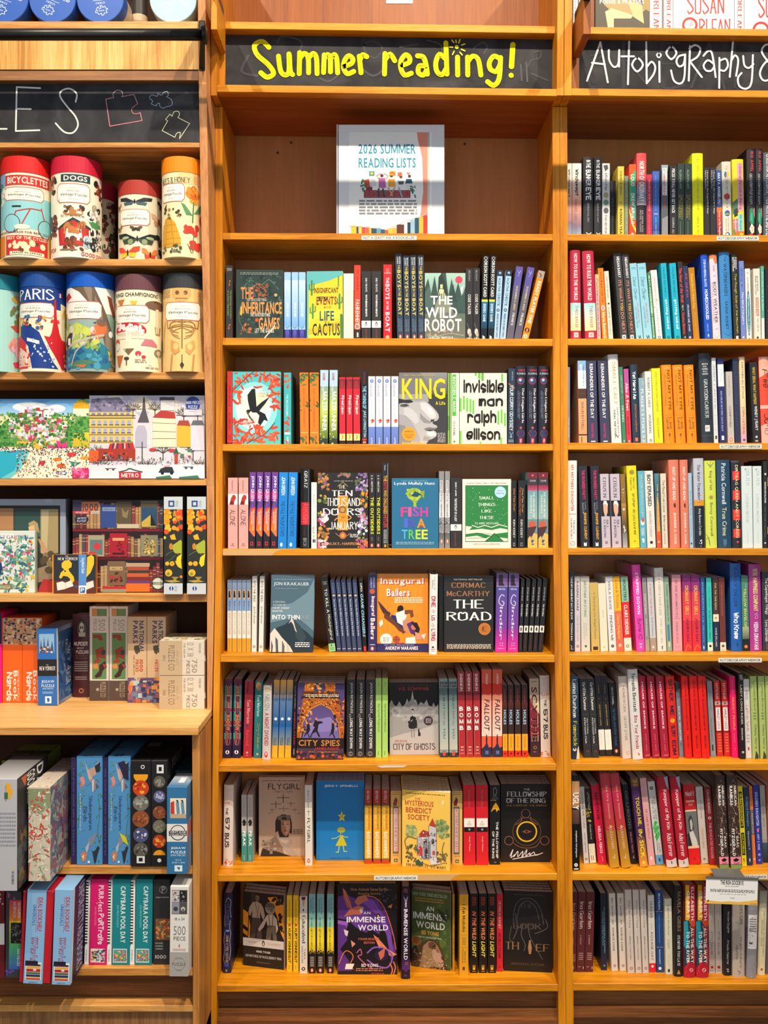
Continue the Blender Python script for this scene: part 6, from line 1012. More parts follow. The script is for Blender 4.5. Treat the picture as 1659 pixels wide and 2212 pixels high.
rg(2, .028, '''
h 1232.5 1255 541 -1.5 s.02 cd8d0c4|magenta-red hardcover spine with sky panel|b82444|V 34 70 4 56 f8ece8 s HOW TO RULE THE WORLD;G 0 100 59 76 9cdce4 d8e8c8;G 0 100 76 90 dce4c0 f0e0a0;R 0 100 59 59.6 e8f0f0;V 44 72 62 87 b04848 n THEO BAKER;R 30 74 92 97.5 f0d0c8;C 52 94.8 12 d89488
h 1264 1289 543 -7 s.02 cd8d0c4|=||
p 1290 1298.3 593 -5|narrow pink and tan spine with black hand lettering|e0b0a4|G 0 100 0 40 d8c088 e8a8b0;V 24 80 6 48 1c1a1c h Patchwork;V 24 78 50 94 4c5cb0 h Maddie Ballard
p 1301.5 1313.6 579.5 -13 s.035 ce0d4c0|orange spine with small blue oval|f08418|V 30 70 5 48 6a2c10 s Sorry Ill Join Your Cult;E 50 55 34 3.6 d8dce8;E 50 55 20 2.6 c89060;V 26 76 61 96 fff0dc s Marie Bamford
p 1314.2 1325 586 -11 cc8c0b0|cream spine with small black oval|dcd6c4|V 36 62 8 40 6a6458 n FORTUNE BRUISED;C 50 47 22 3a302c;V 36 62 52 92 6a6458 n ALBINE SAKORO
p 1340.4 1357 548 -16 c141416 d160|tall charcoal spine with white and orange letters|38393b|V 38 76 4 28 f0f0f0 s MEGAN BARRY;V 34 74 31 56 e0906c n ITS WHAT;V 34 74 57 66 f0b848 s YOU;V 34 74 68 92 e0906c n DO NEXT;R 26 74 94 98.6 f0f0ee;R 44 58 95 98 38393b
p 1358.4 1373.6 549.5 -16 c141416 d160|=||
p 1374.6 1390 569.5 -15 ca8c8d0|powder blue spine with looping pen script|93cbde|T 20 84 5 8 4a88a8 n EVERS;V 26 74 18 48 3c708c h Dear Oliver;V 54 74 52 78 d85c6c n AN UNEXPECTED;V 26 44 56 84 4c8ca8 n with OLIVER SACKS;L 1c4c64 8 35,94 45,98 60,94 66,98
p 1391 1409.7 569.5 -15 ca8c8d0|=||
p 1410.3 1416.3 590 -12|thin forest green spine|3f8a60|G 0 100 30 60 5c9c6c 88c098;V 24 76 4 96 d8ecd8 s BRATT SPENDING THOMAS ZIMMERMANS
p 1418 1431.6 584 -13 c2a2a2c|white spine dotted with tiny confetti|e4e2e0|V 36 62 10 50 c89c8c n DEPENDENCE DAY;S 10 90 40 70 14 8 222,c8a890,d8c8b8;V 36 62 54 90 a8a8a8 n IAN GLETIN;C 50 96 24 333;C 50 96 14 e4e2e0
p 1438.6 1451.2 569 -12 s.032 c28282a|turquoise spine with heart, lowercase white title|18aecb|V 34 66 5 43 0f7088 n VALERIE BERTINELLI;V 28 78 47 85 e8fafc s getting naked;C 50 96 26 0f6070;C 50 96 12 18aecb
p 1457.6 1471.8 569 -12 s.032 c28282a|=||
p 1474.3 1484.6 566 -11 c141414|black spine with fat pink-red letters|29292b|V 20 82 8 52 e84858 s The Hour of the Wolf;L ccc 8 30,58 60,55 50,62;V 24 78 65 92 e04858 s Fatima Bhutto;C 60 96 14 ddd
p 1485.6 1496.4 575 -11 c18203a|navy spine with pink name and white italics|25305a|V 34 76 8 42 b84c78 r JOE BIDEN;V 30 68 52 88 e0e0ec j PROMISE ME, DAD;C 50 96 22 c8ccd8
p 1498.4 1511.8 578.5 -12 c1c1c1e|golden brown spine with yellow letters|b87c18|V 32 66 8 56 f0c84c s Would Die If I Were You;V 32 66 62 94 d89c30 n Emily Rapp Black
h 1522.8 1538 550.5 -10 c1440b4 d160|tall cobalt blue hardcover spine with stacked letters|1450c4|V 32 66 6 38 d8e4f8 s STEFAN MERRILL BLOCK;V 28 74 41 76 f4f8ff s HOMESCHOOLED;V 34 58 81 90 8cb0e8 n MEMOIR;P a8c4f0 50,92 64,94.5 50,97 36,94.5
h 1540.6 1557 551 -9|lavender-white hardcover spine with orange top|e0d0dc|P d8804c 0,0 100,0 100,10 70,11 40,4 0,5;V 38 58 12 20 b87060 n VIRGINIA;C 40 25 5 333;C 62 25 5 333;V 30 70 32 80 2c2a2e n BODY WEATHER;V 12 24 33 78 8a7c98 n NOTES ON LIVING;C 40 87 5 333;C 62 87 5 333;O 98a8a8 5 30,95 50,97 84,94
h 1559.3 1582 545.5 -7|sky blue hardcover spine with thin navy capitals|3a84c4|O 2c6ca8 3 20,20 60,30 90,22;V 44 62 5 11 183c64 h The;V 36 66 13 50 173858 n WATERBEARERS;V 38 64 56 88 173858 n SASHA BONET;O 1c5c98 4 30,92 60,95 90,92
h 1585.7 1599.5 549.5 -7 c3a4034|charcoal hardcover spine with yellow script|2b2d2c|V 62 84 4 18 e8e8e8 s KEISHA;V 38 58 4 16 e8e8e8 s LANCE;V 14 34 4 20 e8e8e8 s BOTTOMS;V 28 74 23 92 dcc838 h The Rough Side of the Mountain;R 30 66 95 98.5 e8e8e8
p 1601 1611.4 564 -5|periwinkle spine with white serif title|6c84c8|R 0 100 0 10 7088cc;V 50 72 8 26 304080 h Jesus;V 24 44 8 26 304080 h Huerta;P 203870 40,30 60,29 54,34;V 28 76 39 80 f0f2fa r The Bird Singers;C 50 96 20 d8dcf0
p 1613 1624.3 580.5 -4|white spine with teal lozenge|e2e2de|C 50 6 20 b8b8b4;V 36 62 12 30 555 n RUTH WHIPPMAN;E 50 62 34 32 1c7488;V 38 62 36 90 d8ecec s EVERYTHING HAPPENS FOR A REASON;C 50 98 18 555
p 1629.6 1644.2 580.5 -3|cream spine with outlined red title|ded8ca|V 50 70 10 32 3a3a3a n JENNIFER;V 26 46 10 36 3a3a3a n FINNEY BOYLAN;V 26 78 40 66 a84c3c s GOOD BOY;V 28 80 41 67 d8b49c n GOOD BOY;V 50 66 70 88 666 n MY LIFE IN;C 50 96 18 444
p 1645 1652 575 -2|narrow sea green spine|5caa94|V 30 70 8 60 d8f0e8 n PUTTING ON A SLANT;R 0 100 70 100 d8dcd8
p 1653.4 1672 581 -1 c101014|very dark spine cut off by the frame edge|1c2430|V 30 70 10 60 c8d0dc r The Mysterious Being;V 30 70 64 92 c8d0dc s MICHAEL
''')
rg(3, .028, '''
p 1225.6 1231.4 793 0|narrow lavender-grey edge of a spine|8a8aa8|V 30 76 66 92 e8e8f0 h inheritance
p 1250.5 1268.6 779 -3 c2c1c18 d150|blue, brown and peach spine of a shopfront|d8a070|R 0 100 0 18 88b4dc;G 0 100 12 34 c8dcec e4e4e4;V 60 78 5 31 3a5a80 r CONFESSIONS OF A;V 22 56 5 32 f0f4f8 s BOOKSELLER;R 0 100 34 46 4c3028;L 6a4838 4 0,40 100,40;G 0 100 46 89 dca478 d89868;V 34 66 50 84 6a3c28 n SHAUN BYTHELL;R 0 100 89 90.5 3a2820;R 30 40 92 99 5a3828
p 1270.2 1291.8 779 -4 c963c34|slate navy spine with white capitals and pink name|383a58|V 32 66 4 70 f0f0ee s REMAINDERS OF THE DAY;V 36 60 76 94 d0286c s SHAUN BYTHELL;R 30 76 97 98.5 c8c8d8;S 80 98 30 50 8 4 5a6a94
p 1297.4 1318 779 -7 c963c34|=||
h 1321.3 1343.2 766.5 -9 d160|tall white hardcover spine with gold title|dcdedc|T 30 60 4 7 c8b47c n THE;V 38 72 8 58 c0b078 r SMALL CALF;V 62 76 60 90 4a4c50 n DONT LOOK BACK,;V 30 48 62 92 3a3c40 s YOULL TRIP OVER;O 222 5 34,94 48,91 60,94 72,91
p 1344.4 1353 793 -8|narrow green spine with pale script|3f7f60|V 40 76 10 34 c4dccc h Julie Carroll;C 56 40 8 c4dccc;V 24 74 50 72 d4ead8 r TRYING;P e8f0e8 36,96 64,96 50,99
p 1353.8 1364.3 797 -7|pink and red spine with bold white title|e03048|R 0 100 0 19 b85098;G 0 100 19 40 e0408c e83858;V 24 80 19 56 fff0f4 s Also A Poet;V 28 70 64 88 7a1c20 s ADA CALHOUN;P fff 40,96 70,96 60,99 50,99
h 1366.5 1382.3 788 -6|dark slate hardcover spine with white brush script|26384a|V 26 74 9 44 e8f0f4 k Yet Here I Am;V 36 68 50 86 d8744c n JONATHAN CAPEHART;R 34 74 93 97.5 c8704c
p 1384 1397.3 816.5 -5|short grey-blue spine with white slab title|8ba6b4|V 60 76 5 12 d8e4ec n POPPY;V 26 74 17 92 eef4f8 r PLAGUES & PENCILS;L f0f4f8 8 34,95 56,98 70,95
p 1398.2 1412.6 802.5 -6|plain white spine with thin black capitals|dcdad6|V 36 70 9 50 4a4a48 n ROBERT A. CARO;V 34 70 60 86 4a4a48 n WORKING;C 56 96 20 333;C 56 96 12 dcdad6
p 1414 1432.7 796 -7|lemon yellow spine with faint letters|dce01c|V 40 62 5 58 a8a840 n EVERYTHING NOTHING SOMEONE;V 40 62 66 94 8a8a30 n ALICE CARRIERE
h 1435.6 1457.4 789 -8 c2a1c10|glossy orange hardcover spine with big thin title|f08c14|L f4e0b0 4 20,4 30,5 60,3 80,5;V 52 82 7 58 4a3410 n NOT MY TYPE;V 24 36 12 52 a05c14 r One Woman vs. a President;L c87c18 3 10,64 90,64;V 56 80 67 82 7a4c14 r E. Jean;V 24 50 67 82 7a4c14 r Carroll;L c87c18 3 10,85 90,85;S 40 62 88 92 5 7 5a3410;V 44 52 93 96 8a5a1c n BOOKS
h 1459.8 1481.2 789 -8 c2a1c10|=||
h 1484.6 1505.6 789 -8 c2a1c10|=||
h 1516 1541.6 764 -8 cccc0b4 d165|tall dark teal hardcover spine with white serif name|27323c|T 24 74 11 13 e0e4e8 r WHEN;T 30 66 14 15.5 e0e4e8 r THE;T 24 74 16.5 18.5 e0e4e8 r GOING;T 30 68 19.5 21 e0e4e8 r WAS;T 24 74 22 24 e0e4e8 r GOOD;V 34 66 29 72 d8dce0 r GRAYDON CARTER;R 30 70 80 87 dcdcdc;T 40 60 82 85 445 r P;R 0 100 91.5 92 48545c
p 1542.6 1551.8 773 -6|narrow white spine with pale blue capitals|d4d8dc|V 34 70 7 60 8c98a8 r JIMMY CARTER;V 36 60 66 88 b0b8c4 n A FULL LIFE;R 30 76 91 95 4c4c50
p 1555 1568.4 774.5 -6 cb8c0c8|navy spine with a white block near the top|262a68|R 0 100 7 33 dfe4ec;V 54 80 12 26 a8c8d8 n JIMMY;V 26 48 12 28 a8c8d8 n CARTER;V 34 64 38 86 b8c0e4 r AN HOUR BEFORE DAYLIGHT;R 32 72 91 96 dfe4ec
p 1572.6 1586.6 803 -5|light grey spine with brown capitals|bdb8b2|V 34 60 6 34 a8988c n ROSANNE CASH;V 34 64 48 78 6a4c40 n COMPOSED;L 8a7c74 2 45,82 55,88;E 50 95 24 3 e0682c;E 50 95 10 2 e8e0d8
p 1588 1599.8 775 -6 c20242c|plain dark navy spine with faint letters|2c3450|V 30 66 16 80 3c4668 n KEITH ONEBY ELMY
h 1601 1613.4 771.5 -5 c4a4038|hardcover spine fading grey, yellow and pink|e4d0a4|G 0 100 40 90 f0dca8 e8a8a0;G 0 100 88 100 e0a8b8 c8a0c8;V 34 64 6 48 4c4c50 n EVERYTHING ALL AT ONCE;V 30 66 58 90 4c4440 n STEPH CATUDAL;C 50 96 24 5c5c90
p 1626.8 1643 783 -8 c101014 d155|black spine with yellow title and white name|24262c|V 32 72 6 52 d8b428 s WHAT SERIAL WHAT HAPPENS?;V 28 76 54 84 e8e8e8 s WENDY J FEARY;C 50 92 16 ccc;R 30 70 96 98 aaa
h 1645 1666 771.5 -7 ce88070|red and peach hardcover spine with brush letters|e84c34|R 0 100 0 14 f0a890;P f0b49c 0,14 100,10 100,18 0,24;V 30 84 14 24 38201c h F;V 30 84 26 36 38201c h we;R 0 100 56 60 f0b8a4;V 30 90 66 90 2c1814 h Juno;P f0b0a0 0,80 100,74 100,100 0,100
''')
rg(4, .012, '''
h 1226.8 1246.3 995 0|white hardcover spine with red title and boxed name|e6e2de|V 30 62 5 58 b0483c s MY MOTHERS DAUGHTER;R 10 90 61 61.6 8a8480;V 56 74 68 84 3c3c3c n TRACY;V 28 46 66 90 3c3c3c n CLARK-FLORY;C 50 95 26 c87c70;C 50 95 20 e6e2de
p 1255.2 1274.2 1007 -6 c902034|charcoal spine with pink top title and yellow name|1e2430|V 34 70 5 41 e02868 s THE PROMISED PARTY;V 58 72 44 54 a8a8b0 h Kahlo,;V 24 50 45 58 a8a8b0 h Basquiat & Me;V 34 74 57 90 e8a82c s JENNIFER CLEMENT;P f0f0ee 34,93 50,95 66,93 66,98 34,98
p 1281 1299 1007 -6 c902034|=||
p 1300.8 1319.6 1024 -5 c888|lilac-grey spine with a photo of a white-haired man|c0b4c0|V 30 68 5 32 40405c r CITIZEN;R 0 100 36 57.5 1c1c22;P d8a890 26,42 40,38 66,38 78,44 76,52 60,57 40,56 28,50;P d8dce0 24,42 34,36.6 64,36.6 80,41 78,45 60,41 36,41;P e8e8ee 40,57.5 52,54 66,57.5;P 3a4c7c 50,55 56,55 56,57.5 50,57.5;V 58 82 62 74 5a4c5c r BILL;V 24 50 62 86 5a4c5c r CLINTON;C 52 93 14 3a3a4a;C 52 93 7 c0b4c0
p 1322.6 1343 1024 -5 c888|=||
p 1345.2 1356 1024 -6 c3c4458|dark spine with golden haze and a white dot|6a5434|R 0 100 0 40 8a6c34;G 0 100 40 70 b0843c 5a4830;G 0 100 80 100 787878 a8a8ac;S 30 70 20 30 5 14 bbb;C 50 48 22 e4e4e4;S 30 70 68 80 8 14 ddd
h 1360.6 1382 1006.5 -8 c202c58 d150|yellow hardcover spine with flower badge and handwriting|e2d224|C 50 8 24 6c6424;C 50 8 18 b0a838;C 50 8 9 6c6424;V 56 76 14 28 5c5824 h Mimi Coe;V 28 48 14 30 5c5824 h Rueben Coe;V 32 72 34 84 3a3a1c h brother do you love me;C 50 92 6 3a3a1c
p 1383.3 1397 1017.5 -6|pale teal spine with small white boat and red mark|58a8c0|V 50 68 4 60 e8d8c0 n THE OTHER SIGNIFICANT OTHERS;V 28 40 4 56 c8dce0 n REIMAGINING LIFE WITH FRIENDSHIP;E 50 67 30 4 e8e8e4;E 56 64 20 3 d8503c;V 52 72 74 84 f0f4f4 s RHAINA;V 26 46 74 84 f0f4f4 s COHEN;P f0f4f4 30,88 70,88 66,93 40,93
p 1398.6 1417 1017.5 -7|off-white spine with brush title and dashes|dcdad2|S 0 100 0 100 30 6 b8b4a4,c8c8c0;V 28 72 5 46 1c1c1c k BOY ERASED;V 34 64 52 86 a8a49c s GARRARD CONLEY;C 50 93 18 2a2a2a
p 1418.8 1428.7 1023 -6|teal and orange narrow spine|3c5c70|G 0 100 0 25 4c8494 3c5c70;P e8923c 40,30 80,40 100,100 0,100 20,60;V 50 72 14 78 e8c85c s THE SECRETS OF MY LIFE;G 0 100 78 100 e85c24 f04c2c;C 50 92 20 f0d8c8
p 1431 1443.4 1023 -5 c484844|cream spine with wobbly black lettering|d8ccb8|V 28 76 9 52 2a2826 h The Read from Cocoa;V 34 64 56 78 4a443c s Bill Bar Laruso;V 36 60 80 96 8a6c4c j memoir
h 1447.3 1469 993.5 -4 cd8b8a4 d150|salmon hardcover spine with white capitals and small figure|d87860|V 34 64 8 46 f8e8e0 s SHUT UP AND READ;P 5c2c24 40,50 60,49 64,54 44,54;V 34 64 60 96 f8e8e0 s JEANNINE A. COOK
h 1471.6 1489 993.5 -4 cd8b8a4 d150|=||
p 1490 1498 1022 -4|narrow pale blue spine|9cbcd0|V 30 74 24 56 4c7c9c h World Writing;V 30 70 60 86 7c9cb4 h Thomas Moquet;C 50 94 26 444
h 1501 1523 990.3 -4 c888890|lavender-grey and black hardcover spine with orange tear|b8bccc|V 32 66 7 50 3c4460 r The Water Remembers;P d89428 0,47 20,46 44,48 70,46 100,47 100,53 0,53;R 0 100 53 100 1c2430;V 34 64 56 86 d8dce0 n Amy Bowers Cordalis;S 40 80 91 98 6 8 ddd
h 1525 1549 995.5 -4|lime green hardcover spine with spider web sketches|ccd854|L 50583a 3 20,2 50,8 80,2;L 50583a 3 30,4 50,6 74,4;L 50583a 2.4 50,0 50,8;V 34 66 12 34 48582c n Ring of Salt;C 52 42 22 b8b050;C 52 42 10 8a7c34;V 34 66 48 86 50602c n Betsy Cornwell;L 50583a 3 0,84 20,88 30,96;O 6a6c3c 3 4,90 24,88 34,98
h 1550.6 1580 994 -4|wide dark blue hardcover spine with white and gold title|1f4460|V 34 66 4 50 ecf0f2 n Patricia Cornwell;V 34 66 54 86 e8e0a8 n True Crime;R 38 64 90 96 4c7088;V 40 58 96 98 6c8ca0 n PUTNAM
h 1581.2 1602.3 995.5 -3|black hardcover spine striped with red blocks|20222c|R 0 80 0 2 4c4c50;R 14 86 12 22 e83c34;R 14 86 34 45 e83c34;R 14 86 56 68 e83c34;R 14 86 78 88 e83c34;V 34 68 5 88 f4e0b0 n DIRTBAG QUEEN ANDY CORREN;C 56 93 14 b84838;V 44 64 96 98 8a3c30 n GRAND
p 1603.8 1626.8 1007 -3|pale blue-white spine with faint silver title|d4e0e0|V 44 76 3 24 a8c0c8 r COLTER;C 40 4 8 a88c8c;V 38 66 34 70 b4c4c4 r LOSING MUSIC;R 50 52 78 94 9cb0b0
p 1628 1647 1007 -2.5|=||
p 1648.6 1657 996 0|narrow charcoal spine with heavy white letters|26282a|R 30 80 14 16 ddd;V 30 76 24 48 e8e8e8 s MAKING REVOLUTION;V 34 60 52 88 6a6a70 n OF THE HOTEL;C 50 94 24 ccc
p 1658 1672 993 0|dark spine with a yellow band at the frame edge|2c2c34|R 0 100 20 30 c8b83c;R 0 100 76 84 e8d030
''')
rg(5, .045, '''
p 1230 1241 1235 0|narrow black spine with tight white capitals|1c2836|V 26 64 6 60 e8e8ea s TAKE MY NAME BUT SAY IT SLOW;V 26 64 64 86 d8d8dc s THOMAS BAI;L f0f0f0 6 20,92 50,94 30,97 80,97
p 1241.8 1254 1245.3 -2 c7a2c2c|grey-white spine with italic capitals|d4ccd0|V 34 70 6 46 3a4458 i RAISING HARE;V 36 66 52 86 9a94a8 j CHLOE DALTON;C 52 93 24 5c4c44;C 52 93 14 d4ccd0
p 1255.6 1275 1245.3 -2|pale grey-green spine with italic letters|ccccc0|V 36 64 6 54 6a8878 i BROTHER IM DYING;V 52 66 62 80 c0a898 n EDWIDGE;V 28 44 62 84 c0a898 n DANTICAT;C 52 93 14 3c6c5c
p 1277.8 1296 1259 -6|short tan-gold spine with dark foot|c8ac60|V 36 62 14 82 6a5c34 n A Three Dog Life Abigail Thomas;R 20 80 93 98 3a3020
p 1297.4 1314 1260.5 -9|short plain cream spine|e4dcc4|V 44 60 40 50 b8a888 n GROVE;C 48 94 12 d8a890
p 1316.2 1332 1246 -9|white spine with thin sans title and black dot|e0dedc|V 32 66 6 44 4a4c54 n VIOLA DAVIS;V 32 66 52 86 4a4c54 n FINDING ME;C 50 93 22 2a2c30;C 50 93 12 888c90
p 1332.6 1348 1246 -10|yellow over coral spine|f0684c|R 0 100 0 46 f0b824;V 32 68 5 42 d8405c s Love & Trouble;V 28 68 50 84 f8c05c s Claire Dederer;C 50 92 22 f4d8c0;C 50 92 10 f0684c
p 1348.8 1365 1246 -9|green, red and cream banded spine|e42428|R 0 100 0 34 88b8a0;V 30 70 4 32 1c3c34 s MONSTERS;V 26 74 38 78 fff0ec s CLAIRE DEDERER;R 0 100 82 100 ece0cc;C 46 93 22 3a302c;C 46 93 14 ece0cc
h 1375.2 1393.4 1220.5 -11 d165 ccabca8|tall hot pink hardcover spine with black signature|ea48b4|V 34 68 9 57 fff4fa s STRIPPED DOWN;V 28 80 62 86 1c141c h Bunnie XO;R 34 66 91 92 fff;R 40 60 94 96 f8c0e4
p 1394.3 1404 1248 -8|grey spine with white serif letters|8c8886|V 30 76 22 50 ecd8dc r A Heart That Works;V 30 66 56 80 e0e0e4 r Rob Delaney;R 0 100 84 100 a89484
p 1405.2 1418.4 1247.5 -8|pale grey spine with pink serif title|c4c4c8|V 32 66 8 52 c87484 r A Heart That Works;V 32 66 54 80 6c8498 r Rob Delaney;R 0 100 82 100 a89484;R 36 60 93 96 eee
h 1420.6 1440 1227 -8 d165 cc8c4b8|tall ivory hardcover spine with sparse capitals|e2ddd2|V 34 60 6 57 a8a498 n LAURA DERN & DIANE LADD;V 34 60 61 90 b4b0a4 n HONEY, BABY, MINE;S 40 64 94 98 5 8 4a4844
p 1441.4 1452 1246.6 -8|sage green spine with hand lettering|8cac94|V 30 74 10 60 26382c h Remember I am telling you this;R 24 70 64 86 4c80a0;R 30 70 88 94 c8c8c0
p 1454.4 1474.3 1242 -4|rose pink spine with grey capitals|e098a4|V 36 60 6 56 7c5c70 r THE HARE WITH AMBER EYES;R 20 80 57 57.6 b87888;V 36 58 62 90 a86c78 n EDMUND DE WAAL;R 20 80 94 94.6 b87888
p 1476.8 1495.3 1242 -4 ce07c30|purple to red spine with orange block capitals|d82c3c|R 0 100 0 22 8c2c78;O 3a2c6c 6 0,6 40,9 100,4;G 0 100 22 60 c83458 e8484c;V 30 74 14 52 f4b83c s ORDINARY GIRLS;V 34 68 57 88 5a1c4c s JAQUIRA DIAZ;O f08c34 7 20,100 50,92 90,96
p 1496.2 1515 1242 -4 ce07c30|=||
p 1516 1525.3 1247.5 -3.5 c242c44|narrow mid-blue spine with pale capitals|2a5694|V 32 66 6 44 9cc0e8 n JOAN DIDION;V 32 66 46 88 7ca8dc r BLUE NIGHTS;P e8ecf0 50,92 64,95 50,98 36,95
p 1529 1540.5 1248 -4 c9c3c3c|aqua spine with tiny orange letters|38c0b8|V 34 64 12 40 1c7c7c n JOAN DIDION;V 34 66 44 84 0f6c6c n THE YEAR OF MAGICAL THINKING;R 0 100 88 100 d8ead4;C 50 93 26 1c3c3c
p 1541.6 1554.2 1247.5 -3|brown and navy spine with cream square|47342a|V 34 64 8 44 c8b49c s FOR THE TIME BEING;R 0 100 50 60 ece0c8;C 50 55 20 b89468;R 0 100 60 100 1f3048;V 34 64 68 94 c8ccd4 n ANNIE DILLARD
p 1555.8 1568.8 1247.5 -4|chestnut brown spine with cream foot|6c3430|V 38 62 10 52 a87060 n AN AMERICAN CHILDHOOD;R 0 100 88 100 ece0c8;C 50 93 24 7a4430;U 20 80 97 99 1 a88
h 1579.3 1603 1217 -3.5 c164488 d170|very tall royal blue hardcover spine with white script|1d5cae|V 30 58 5 50 10386c n BARRY DILLER;V 24 74 56 86 e8f2fc k Who Knew;P 10386c 46,92 62,90 58,96
p 1604.4 1619 1243.5 -3.5 c183838|green spine with yellow outlined title above clouds|4c8474|R 0 100 0 20 508874;V 60 76 10 16 b8d8b8 h The;V 30 70 17 72 d8e058 s YELLOW ENVELOPE;V 14 26 20 40 a8c8b8 n A JOURNEY;G 0 100 68 86 a8b88c 3c5448;R 0 100 84 100 16241f;C 50 94 26 e87c50
h 1620.4 1646.2 1219 -4 c6c2468|wide magenta hardcover spine with yellow and white letters|a8348c|V 32 70 5 13 e0e858 s THE TRUE;V 32 70 16 54 e8f070 s HAPPINESS COMPANY;O e8b8dc 3 40,58 60,56 64,62 44,62 54,58;V 32 68 66 98 f8f0f8 s VEENA DINAVAHI
p 1647.6 1668 1235 -2.5|charcoal spine with white sans title at the frame edge|34343c|V 28 66 8 54 f0f0f0 n The Copenhagen Trilogy;V 28 66 60 88 e8e8e8 n Tove Ditlevsen;R 44 46 90 98 b8b8b8
''')
